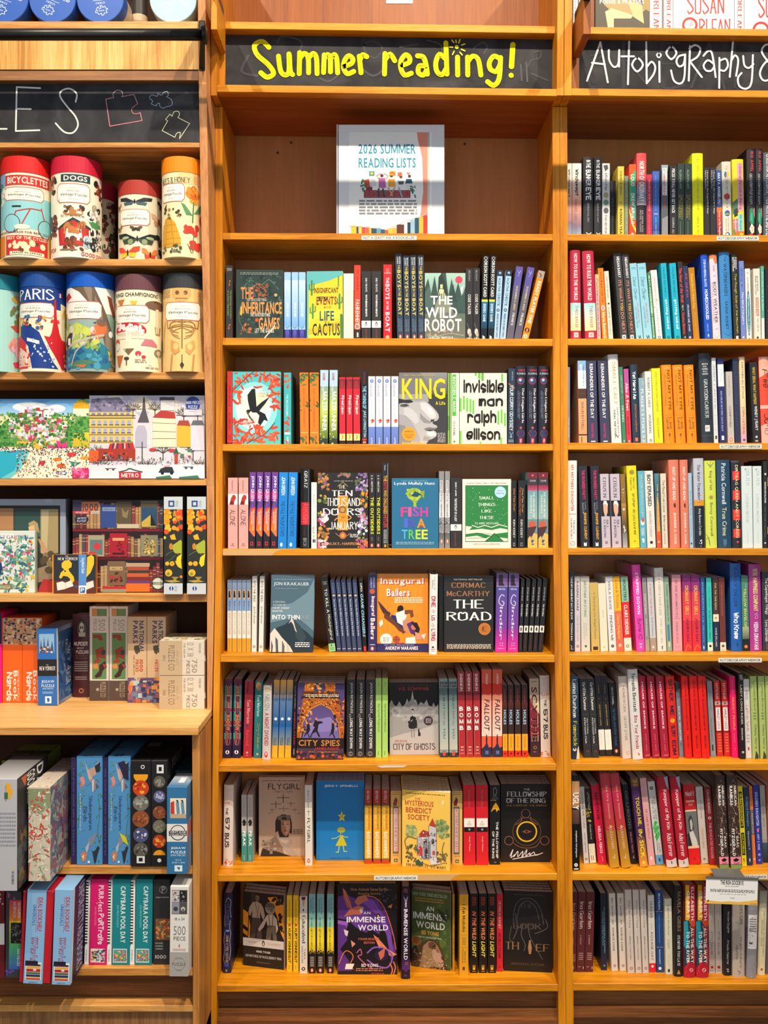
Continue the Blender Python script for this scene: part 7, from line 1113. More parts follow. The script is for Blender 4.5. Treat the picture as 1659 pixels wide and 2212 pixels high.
rg(6, .062, '''
h 1234 1252 1460 -3 b1640 ccccccc|dark ocean-blue hardcover spine with cream and yellow serifs|1f3444|G 0 100 0 50 3c5870 1f3448;V 26 74 4 50 f0ece4 r Lena Dunham;V 26 74 54 84 dccc50 r Famesick;C 40 88 22 e8e4dc;C 40 87 12 1f3444;P e4dccc 74,88 90,84 100,94 100,100 60,100
p 1261.3 1278.3 1466.5 -10 b1637 cb8b4ac|black spine with ornate white lettering, front pair|2b2b2e|V 34 72 5 40 f0f0ee r Griffin Dunne;R 10 90 45 45.5 4a4a4e;V 58 78 50 70 d8d8d8 r The Friday;V 28 52 49 82 d8d8d8 r Afternoon Club;R 10 90 84 84.5 4a4a4e;C 54 92 16 7c4c40;C 54 92 10 2b2b2e
p 1279.2 1294.6 1466.5 -11 b1637 cb8b4ac|=||
p 1295.6 1308.4 1459.6 -11 b1634 c141416|black spine with gold letters above a white label|222024|V 44 58 12 22 c8a43c n YALE;C 50 29 5 c8a43c;V 40 60 36 62 c8a43c s JOHN GREGORY DUNNE;R 0 100 67 92 f2ece0;V 40 56 72 86 b8a898 n Modern Library
p 1309.5 1323.3 1459.6 -13 b1634 c141416|=||
p 1325 1340 1475 -11 b1634 c0c0c0e|black spine with blue brush script|151518|V 36 62 6 30 c8c8cc n GERALD DURRELL;V 24 76 36 86 2c5088 k My Family and Other Animals;E 50 93 24 2.6 e0603c;E 50 93 10 1.6 e8e0d8
h 1343 1364 1461 -10 b1639 c701c24|beige hardcover spine with plain thin letters|d6c8bc|V 36 66 12 44 a07878 n HOMEWORK;V 36 66 48 78 8a8480 n GEOFF DYER;C 60 93 20 c88478;C 60 93 16 d6c8bc;S 50 70 92 94 5 3 c88478
h 1367.3 1389 1446 -14 b1641 cd0d0cc|tall white hardcover spine with black name and red title|dedad6|O 8c9098 2 20,4 50,10 30,16 80,22;V 34 70 5 47 1c1c1e s Fernanda Eberstadt;V 34 70 51 88 b02c34 s Bite Your Friends;P b83038 50,92 70,94 60,96;O a8a8a8 2 10,60 30,74 14,90
h 1390 1405.4 1461 -12 b1638 c3c1418|raspberry hardcover spine with wide white capitals|a81c38|V 38 62 7 64 f4e4e4 s HOUSE OF SMOKE;V 42 58 70 91 c87c88 s JOHN T. EDGE;R 30 90 96 96.6 d89ca4
h 1409.6 1425.6 1461 -13 b1638 c3c1418|=||
h 1428.8 1446 1461 -13 b1638 c3c1418|=||
h 1447.8 1466.8 1461 -11 b1638 c4c1410|red hardcover spine with navy graffiti letters and yellow face|d8281c|V 28 74 4 30 241838 k GATHER;V 28 76 36 48 241838 k ME;C 50 54 26 f0a828;S 34 66 52 56 5 5 9c3c1c;V 28 76 60 74 241838 k GLORY;V 28 76 78 96 241838 k EDIM
p 1467.8 1477 1475 -9 b1635|narrow blue-grey spine with white capitals|7c8c98|P 40484c 0,0 100,0 100,8 0,12;V 32 72 32 50 e8ecf0 s BOY IN THE;V 30 74 54 78 e8ecf0 s MOUNTAIN;P 3c444c 40,82 60,82 50,86
h 1478.6 1495.3 1461 -10 b1638 c3c100c|scarlet hardcover spine with small black capitals|e41c14|V 38 60 5 25 3c0c0c s ONE DAY, EVERYONE;V 38 60 27 66 5c100c s WILL HAVE ALWAYS BEEN AGAINST THIS;V 38 60 72 88 5c100c s OMAR EL AKKAD;P 3c0c0c 50,93 60,96 56,94
h 1498 1515.4 1461 -10 b1638 c3c100c|=||
h 1516.6 1533.6 1461 -10 b1638 c3c100c|=||
p 1535.4 1547 1472 -9 b1635 c303438|grey spine with faint blue title|8c9094|V 34 68 10 40 5c7c98 r HIS NAME;V 34 60 48 80 6c747c r James Hebblethwaite;R 30 60 84 92 3a3a3c
p 1549.4 1562 1471.5 -8 b1634 c201014|red spine with a white title panel|cc2820|V 30 68 3 24 f0d8d4 s RAYYA ELIAS;R 0 100 27 32 b0a8a4;C 50 29.5 20 c03028;R 12 88 35 66 f2efec;V 30 72 37 64 1c1c1e s HARLEY LOCO;R 0 100 66 68 7a1814;U 25 80 70 96 7 e8785c
p 1565 1578 1471.5 -8 b1634 c201014|=||
p 1580.6 1595 1461.3 -7 b1637 c8c1444|hot magenta spine with yellow-orange capitals|f01468|V 40 62 5 22 f07898 n WHITMIRE;V 32 68 26 66 f0a03c s MUDDY PEOPLE;V 36 60 70 82 f07c50 n memoir;P f0a03c 46,88 54,88 50,92
p 1597.8 1610.6 1454 -5 b1640 c0c0c10|black photographic spine with cream title|1a1718|P 8c8484 20,2 80,2 90,7 60,9 30,7;V 32 70 14 60 d8ccb4 n LADY LONG RIDER;V 34 62 64 78 d8ccc4 s BERNICE ENDE;C 54 92 24 e4dcd4;S 20 80 88 96 8 10 1a1718
p 1611.4 1624 1467.5 -6 b1638|white spine with red calligraphy|ddd8d4|V 56 76 14 26 4c5c7c n DELIA;V 28 48 14 26 4c5c7c n EPHRON;V 26 76 33 66 c84438 h Left on Tenth;U 24 76 70 82 3 c8a8a4;R 40 64 86 90 b02c34
h 1625.3 1640 1460.5 -6 b1639 c4c5438|pistachio hardcover spine with black italic serifs|aabc6c|V 34 70 6 42 1f2820 h Lynnea Bravo;U 30 70 44 54 3 6c7c4c;V 34 70 58 88 1f2820 h Simply More;P 3c4434 30,100 50,90 90,96 90,100
h 1642.7 1656.8 1460.5 -6 b1639 c4c5438|=||
h 1658 1673 1460.5 -6 b1639 c4c5438|=||
''')
rg(7, .085, '''
h 1236 1252.6 1675 -1 b1880 c201c1c|brown and black hardcover spine with huge white capitals|1a1718|G 0 100 6 18 a88458 c89464;R 0 100 18 34 b08458;V 10 92 18 36 fffcf6 s UGLY;G 0 100 36 52 6a4c40 4c3430;R 0 100 51 100 0c0b0c;V 40 66 58 86 f0f0f0 s stephanie fairyington;C 48 94 24 f0f0f0;C 48 94 8 222;R 20 80 97.5 99 ccc
p 1261.4 1272.6 1700 -11 b1866|narrow off-white spine with pink title|d8d0c8|V 34 70 6 54 a84c50 n CHASING ME CURE;V 34 66 60 86 6c5c50 r David Fajgenbaum;C 50 94 24 2c2828;C 50 94 14 d8d0c8
p 1274 1288.2 1704 -16 b1865 c141410|black spine with gold flowers and a cream foot|1b1b16|V 40 74 5 26 d8d0b8 h UPROOTING;S 0 90 26 44 22 16 a89838,c8b04c,7c7430;V 40 66 48 68 d8d0b8 h Marchelle Farrell;R 0 100 74 100 e4dcc4;L 1c1c1c 8 34,90 34,96;L 1c1c1c 8 60,90 60,96
p 1292.7 1310.6 1696 -20 b1868 c1c1012|crimson spine with black then white capitals|d0143c|V 34 70 9 44 2c0c14 s ABANDON ME;V 34 68 52 86 f8dce4 s MELISSA FEBOS;O f4b8c4 4 50,90 60,93 54,96
h 1317.4 1338.6 1671 -25 b1875 c4c1824 d165|tall rose-to-gold hardcover spine|b83c44|G 0 100 20 58 b8284c b83c38;O e09a5c 3 10,57 40,58 70,56 90,60;G 0 100 60 100 a86830 c49424;V 38 64 12 48 e8a094 r The Dry Season;V 38 64 55 80 ecc490 r MELISSA FEBOS;O f0d8c0 4 40,88 56,90 62,86
h 1342.4 1363 1671 -26 b1875 c4c1824 d165|=||
p 1364.2 1376.3 1695 -20 b1867 c0c0c0e|black spine with large grey then small pink capitals|17151a|V 30 74 8 56 6c7078 n GIRLHOOD;V 36 66 60 86 c8688c s MELISSA FEBOS;O e8d8d8 5 40,91 56,93 62,89
h 1382 1400 1680 -21 b1873 c4c2c3c|purple hardcover spine with acid yellow letters|4c2858|P d8c8b8 60,0 100,0 100,8;G 0 100 0 10 6c5c30 5c4430;T 20 80 3 6 e8a03c s TOUCH;T 20 80 7 10 d88c34 s TOUCH;V 24 78 22 54 e8d024 s TOUCH ME,;V 26 76 58 68 e8d024 s IM;G 0 100 66 100 6c3c4c e89c24;V 26 78 70 90 f4dc30 s SICK;C 50 95 22 f0c060
p 1401.4 1415.7 1681.5 -20 b1870|dusty pink spine with slim red capitals|dca4a4|V 40 60 6 22 b89c9c n MERON HADERO;V 34 66 36 70 b84850 n HE CAME IN WITH IT;R 34 64 90 94 f0dcdc
p 1418.4 1434 1689 -20 b1869 c4c4c48|grey-white spine with green scribble and blue foot|cfcdc8|C 46 8 26 2a2a2c;C 46 8 18 888;V 56 76 18 46 1c1c1e h YOULL NEVER;V 28 48 22 46 1c1c1e h BELIEVE ME;S 24 76 48 70 20 26 48b058,58c068;L 2c9c40 14 50,48 40,70;V 56 76 74 86 2c2c2e h KARI;V 28 48 70 88 2c2c2e h FERRELL;R 0 100 88 100 5c9cc8;R 36 64 92 96 1f4c6c
h 1440.2 1463 1679 -21 b1874 cc8b8a8 d160|cherry red hardcover spine with large white serif title|b01830|P 9ca8bc 60,0 100,0 100,16 76,10;V 30 74 14 58 f0dcdc r Keeper of My Kin;V 30 74 62 88 f0dcdc r Ada Ferrer;P cfc8c4 0,91 40,92 100,90 100,100 0,100;R 44 54 93 96 444
h 1466.7 1488.6 1679 -21 b1874 cc8b8a8 d160|=||
p 1489 1513.6 1695 -14 b1868 cb8b0a8|wide red spine with a photo of a child|bc1c24|T 16 88 9 15 f0dcd8 r Not I;R 14 88 17 17.4 c87474;T 14 88 19.5 22.5 e8c8c0 r Joachim;T 34 70 24 27 e8c8c0 r Fest;R 0 100 32 34 e4c4a4;R 0 100 34 77 6c706c;P 3c3c3c 20,44 40,38 60,42 66,56 50,60 26,58;P b8b4ac 34,46 50,43 58,50 50,58 36,56;P d0ccc4 24,60 56,58 84,70 90,77 20,77;P 2c2c2c 2,62 20,60 40,77 4,77;R 0 100 77 80 e4c4a4;R 0 100 80 100 dc1820;R 42 60 91 95 b01820
p 1515 1530.7 1700 -13 b1866 c8c8484|white spine with ochre lower name|c9c1b8|V 34 64 5 42 a87c70 n WHAT JUST HAPPENED;V 34 66 54 80 c89450 s CHARLES FINCH;C 48 94 18 8c8480
p 1532.2 1547 1700 -12 b1869 c241014|maroon to red spine with silver typewriter letters|7c1c24|G 0 100 60 100 8c1c24 a81c20;V 30 72 4 34 c8b8b4 n CALLIAN BRANCO;C 50 40 24 d8c8c4;C 50 40 14 6c1c20;V 30 72 46 92 c8949c n THE EDUCATED READER
h 1550 1575 1675 -10 b1877 cd0c0b4 d165|hardcover spine of tangled figures with bold white capitals|3c2c28|S 0 100 0 88 110 7 8c6c58,2c1c1c,b89480,5c443c;O a88470 3 20,30 60,40 30,55 80,60;V 58 82 10 32 f8f4f0 s AMERICAN;V 20 46 11 32 f8f4f0 s RAMBLER;V 60 82 65 77 f8f4f0 s ISAAC;V 20 46 57 86 f8f4f0 s FITZGERALD;R 0 100 87 95 e88ca0;P 1c1416 20,90 50,88 80,90 60,92 30,92;T 26 78 93 95 1c1416 s KNOPF;R 0 100 95.5 100 7ca05c
h 1578.8 1602.2 1675 -10 b1877 cd0c0b4 d165|=||
p 1603 1613.6 1698.5 -10 b1872 c989828|bright yellow spine with black blocks|e4d424|R 16 84 7 52 1c1c1a;V 30 72 9 50 e4d424 s DIRTBAG MASSACHUSETTS;R 16 84 58 86 1c1c1a;V 32 68 60 84 e4d424 s ISAAC FITZGERALD;S 20 80 90 96 8 12 b83c2c,1c1c1a
p 1614.8 1626 1701 -9 b1870 c141c2c|dark blue spine with thin pale letters|1f3450|V 34 68 12 50 88a8c8 n Richard Flanagan;V 34 66 56 80 c0d0dc n Question 7;P d8dce4 50,90 62,93 50,96 38,93
p 1626.6 1633.8 1698.5 -9 b1868|narrow orange and grey spine|e0743c|R 0 100 30 62 6c6464;V 32 68 34 60 c8c0bc n THE INNER VOICE;V 30 66 4 26 b05428 n RENEE;C 50 93 24 f0d8c8
p 1635 1647.4 1696 -9 b1867 c141a44|deep blue spine with pink brush mark|2a3494|V 28 74 9 52 c0ccec s SOLDIERS DAUGHTER;P e87898 30,56 70,54 60,60 40,60;V 32 68 62 82 c8d0ec s AMY C. FOSS;C 50 88 24 8898d8;C 50 95 18 8898d8
p 1648.6 1660 1697 -8 b1864|weathered grey spine fading to dark water|98949a|R 0 100 0 70 a8a49c;V 36 64 18 54 5c5850 n ONE WAY BACK;G 0 100 74 100 3c5868 141c24
p 1661 1676 1696 -8 b1866|rust brown spine at the frame edge|a8482c|V 30 66 10 60 e8c0a8 n MEMOIR
''')
rg(8, .06, '''
p 1230.5 1244 1927 4 b2100 c4c241c|maroon spine with large serif name, partly behind the post|5a2428|V 22 70 14 48 b89890 r Ina Garten;V 30 60 56 66 b08878 j a memoir;U 24 90 78 88 4 a07c74;R 50 60 93 96 ddd
p 1245 1262.3 1927 4 b2100 c9c8478|maroon spine with large serif name, fully visible|5a2428|V 26 74 12 46 d8bcb4 r Ina Garten;V 36 60 54 66 c09888 j a memoir;U 24 80 76 86 4 b08c84;R 20 50 93 94 a87c74;R 84 90 93 96 ddd
p 1263 1281 1927 4 b2100 c9c8478|=||
p 1298.6 1311.4 1929.5 -2 b2096 c0c1220 d150|black-navy spine with small pale blue capitals|162438|V 56 72 18 78 90a8b8 n LILIANAS INVINCIBLE SUMMER;V 28 44 24 68 90a8b8 n CRISTINA RIVERA GARZA;C 56 94 16 5c98c0
p 1321 1335 1930 -6 b2098 c28282c d140|cream-white spine with typewriter capitals|d6ccc0|V 34 60 6 30 5c5450 s BILL GATES;V 34 60 34 40 5c5450 s >>;V 34 60 44 74 4c4440 s SOURCE CODE;C 52 93 20 4c4440;C 52 93 12 d6ccc0
p 1339 1353.2 1930 -6 b2098 c28282c d140|=||
h 1356.3 1371 1921.5 -7 b2102 cc4b8ac|pale beige hardcover spine with thin curling line|d0c4ba|V 36 66 12 46 6c5c54 r The Next Day;O 8c7c74 3 60,48 40,56 64,60;V 38 60 56 84 7c6c64 r Melinda French Gates;C 52 94 22 4c4440;C 52 94 14 d0c4ba
h 1373 1386.7 1921.5 -7 b2102 cc4b8ac|=||
h 1388.4 1401.6 1921.5 -7 b2102 cc4b8ac|=||
p 1402.8 1417 1934 -4 b2101|grey-white spine with a red foot|d8cfc6|V 32 68 8 30 6a5c58 n HUNGER;V 42 56 36 44 a09088 n memoir;V 32 68 48 84 6a5c58 n ROXANE GAY;R 0 100 88 100 dc1c2c;C 50 92 20 f4dcdc
p 1418.3 1434 1923 -3 b2101 c141c30|mid-blue spine with two orange rules|1f447c|V 30 66 4 24 d8e0ec s BRAVE(ISH);R 0 100 25.5 26 c89468;V 38 56 29 64 98b0d0 n A Memoir of a Recovering Perfectionist;R 0 100 69 69.5 c89468;V 38 58 72 90 c8d4e4 s MARGARET;C 48 95 22 dce4ec
p 1438 1453.6 1941.5 -3 b2105|cream-green spine with lowercase title and line drawing|d8d4bc|V 38 60 8 48 4c4838 r a ghost in the throat;V 50 60 54 66 8a8470 n DOIREANN;V 34 44 54 66 8a8470 n NI GHRIOFA;O b8b8a4 3 30,74 70,78 40,84 74,90;O b8b8a4 3 60,72 34,82 60,92;R 30 60 93 97 3a3830
h 1455 1474.6 1913.5 0 b2109 cb8aca0 d150|near-black hardcover spine with bronze then white italics|1d1b1c|V 34 76 6 50 8a7058 n MARLA GIBBS;V 34 66 54 88 c8c8c8 i ITS NEVER TOO LATE;P b89450 30,97 50,92 70,97
h 1477 1502 1911 0 b2111 c7c6430 d150|yellow, teal and red swirled hardcover spine|c42434|R 0 12 0 38 3c2420;R 12 44 0 38 e8a820;R 44 100 0 38 c02038;R 46 52 0 38 5c2024;V 22 48 6 36 f8f0d8 s GILBERT;V 60 86 2 38 f4e4dc s ELIZABETH;R 0 100 38 100 1f3c4c;P 1f94a4 0,40 30,38 40,56 20,70 0,66;P d84c28 40,38 100,38 100,44 70,46;O e8582c 7 50,44 70,54 60,66 84,80;O c82c38 14 90,46 84,60 94,76 80,90;O e84c34 7 10,96 40,80 60,74 90,72;P b01c30 0,90 40,82 100,86 100,100 0,100;V 20 46 50 84 f4f8f4 s TO THE RIVER;V 58 84 46 84 f8ece4 s ALL THE WAY;C 62 91.5 16 f0d0cc;C 62 91.5 13 c02438
h 1503.4 1530.4 1911 0 b2111 c7c6430 d150|=||
p 1532 1544.8 1935 -2 b2103 cc8c0b4|grey-beige spine with lowercase petal letters|c4b8ac|V 58 76 8 26 988c80 n ELIZABETH;V 22 40 8 26 988c80 n GILBERT;V 34 66 32 44 c8a468 h eat;V 34 70 46 58 8c6050 h pray;V 34 68 60 76 9c3c44 h love;C 50 92 24 a82c34;U 20 80 96 98 1 988
p 1545.8 1560.2 1935 -2 b2103 cc8c0b4|=||
h 1563.2 1580 1924 0 b2107 c0c0c0e|jet black hardcover spine with white handwriting|1b1a1d|V 34 70 24 50 d0ccc8 h The Color Daughter;V 34 66 58 86 c8c4c0 h Priscilla Osborne;L d8d8d8 6 34,92 56,92 44,95 66,95
h 1581.4 1608.6 1919 0 b2109.5 ca89c90|wide taupe hardcover spine with widely spaced serifs|b8aa9c|V 54 82 4 42 5c5048 r NOBODYS GIRL;V 52 74 54 90 6c6058 r Virginia Roberts;V 24 44 64 80 6c6058 r Giuffre;L 4c4440 4 40,93 60,94 50,97
h 1612.3 1633.2 1909 5 b2112|glittering silver hardcover spine with a white paper band|8c8a90|S 0 100 0 100 60 8 a4a2a8,7c7a80,b4b0b4;R 4 96 33 69 e4e0dc;U 16 90 37 52 6 5c5858;R 16 50 62 64 5c5858
h 1636 1652.4 1924.5 5 b2106|yellowish ivory hardcover spine with gilt italics|dcd0a8|V 56 74 24 78 7c7048 r AN EXERCISE IN UNCERTAINTY;V 26 50 34 66 6c6040 j Jonathan Gluck;C 50 93 16 9c4c3c;G 0 100 0 24 9c9884 ccc4a0
p 1654 1672 1920 3 b2104|dim grey-violet spine at the frame edge|5c5868|V 30 60 20 70 8c889c n MEMOIR
''')
# displays above the right-hand chalkboard
zt0 = (57.5, 64.5)
row(zt0[0], zt0[1], 1238, 1800, D*.987, .02, 'above the right chalkboard', 'books on the top shelf of the right bookcase', '''
p 1238.5 1248.6 -150 0|white spine with small vertical grey name|e2e0e0|V 24 56 40 98 5a5460 n MATTHEW MCCONAUGHEY
p 1250.5 1259.6 -140 0 c1c1c1c|cream spine with black edge|ded8cc|V 30 60 50 90 555 n POEMS
f 1286 1403 -120 0 t14|sepia cover of folded arms|4c4434|P c8b48c 0,0 100,0 100,40 90,60 60,70 0,60;P b09868 8,40 40,36 60,60 86,70 96,74 80,82 30,78 16,70;P e0c898 18,78 30,74 70,82 66,86 34,86 34,100 24,100;P d8bc88 60,66 86,70 90,92 70,84;P a88c58 84,40 100,50 100,78 88,74;T 8 90 64 69 f0ece0 s POEMS & PRAYERS;T 28 74 97.5 104 f0ece0 s MATTHEW
h 1403.6 1430 -160 0|white hardcover spine with red deco name, beside the sepia cover|ece4e4|V 26 74 30 62 d8342c r SUSAN;V 26 74 66 100 d8342c r ORLEAN
h 1434 1453.6 -150 0|white hardcover spine with red deco name, second along|ece4e4|V 26 74 30 62 d8342c r SUSAN;V 26 74 66 100 d8342c r ORLEAN
F 1454.6 1586 -190 0 t26|white cover with tall red deco lettering|f0ecee|T 22 84 70 85.5 e0362a r SUSAN;C 27 94.5 13 e0362a;C 27 94.5 9 f0ecee;T 42 94 89 106 e0362a r RLEAN;V 26 32 90 96 444 r JOYRIDE
h 1586.8 1607 -150 0|white hardcover spine with red deco name, right of the big cover|ece4e4|V 26 74 30 62 d8342c r SUSAN;V 26 74 66 100 d8342c r ORLEAN
F 1608 1740 -190 0 t26|second white cover with red deco lettering, cut by the frame|f0ecee|T 22 84 70 88 e0362a r SUSAN;C 27 98 14 e0362a;C 27 98 10 f0ecee
''')
# recommendation card clipped to the seventh shelf
def card():
    Y = D-.045; x0, x1, y0, y1 = 1511, 1623, 1896, 1953
    r = empty('card_holder', P3(1567, 1896, D), 'white recommendation card hanging in a metal clip on the seventh shelf', 'sign', rot=(0, math.radians(2), 0))
    o0 = Vector(r.location); w, h = (x1-x0)*Y/F, (y1-y0)*Y/F; dz = wz(1925, Y)-o0.z
    v, f = boxv(-w/2, w/2, Y-o0.y, Y-o0.y+.001, dz-h/2, dz+h/2)
    c = mesh_obj('card', v, f, M['cover'], r, [col('eeecea')]*8)
    a = Art(w, h); a.run('T 28 72 10 26 222 s THE IRISH GOODBYE;T 37 63 30 33 444 s Heather Aimee ONeill;U 8 94 44 56 3 666;U 26 78 61 63 1 666;T 47 56 74 78 444 n Paige;P e8b850 0,86 14,89 30,91 46,88 64,90 80,86 94,82 100,78 100,100 0,100;S 4 8 84 94 5 1.2 3a2c14;T 86 98 94 98 4a3818 s NEXT CHAPTER')
    a.build('lettering', lambda x, y, l: (x-w/2, Y-o0.y-.0003-l, dz+h/2-y), c)
    hw = .5*70*D/F
    bv = hexa([(-hw, -.043, dz+h/2-.004), (hw*.9, -.043, dz+h/2-.004), (hw*.8, -.006, .026), (-hw, -.006, .026), (-hw, -.0415, dz+h/2-.004), (hw*.9, -.0415, dz+h/2-.004), (hw*.8, -.0045, .026), (-hw, -.0045, .026)])
    mesh_obj('clip', *bv, M['steel'], r)
    mesh_obj('clip_rail', *boxv(-w/2-.001, w/2+.001, Y-o0.y-.0016, Y-o0.y+.002, dz+h/2-.004, dz+h/2+.002), M['steel'], r)
card()
def lrow(k, sb, where, group, text):
    row(LS[k][0], LS[k][1], 0, 450, lk(LS[k][0])+.003, sb, where, group, text)
# vintage label panel shared by the tins: x0 x1 y0 y1 word
def lab(x0, x1, y0, y1, word):
    m, h = (x0+x1)/2, y1-y0; a = x1-x0
    return ('P c05a44 %g,%g %g,%g %g,%g %g,%g %g,%g %g,%g %g,%g %g,%g;' % (x0+4, y0, x1-4, y0, x1, y0+4, x1, y1-4, x1-4, y1, x0+4, y1, x0, y1-4, x0, y0+4) +
            'P f4f0e0 %g,%g %g,%g %g,%g %g,%g %g,%g %g,%g %g,%g %g,%g;' % (x0+4.5, y0+.9, x1-4.5, y0+.9, x1-.9, y0+4.3, x1-.9, y1-4.3, x1-4.5, y1-.9, x0+4.5, y1-.9, x0+.9, y1-4.3, x0+.9, y0+4.3) +
            'T %g %g %g %g a09a8c n CAVALLINI & CO.;T %g %g %g %g 6a6458 r %s;T %g %g %g %g 4a463c r Vintage Puzzle;T %g %g %g %g 8a8478 n 1000 pieces' %
            (m-a*.15, m+a*.15, y0+h*.2, y0+h*.26, m-a*.18, m+a*.18, y0+h*.34, y0+h*.42, word, x0+a*.12, x1-a*.1, y0+h*.5, y0+h*.68, m-a*.12, m+a*.12, y0+h*.78, y0+h*.84))
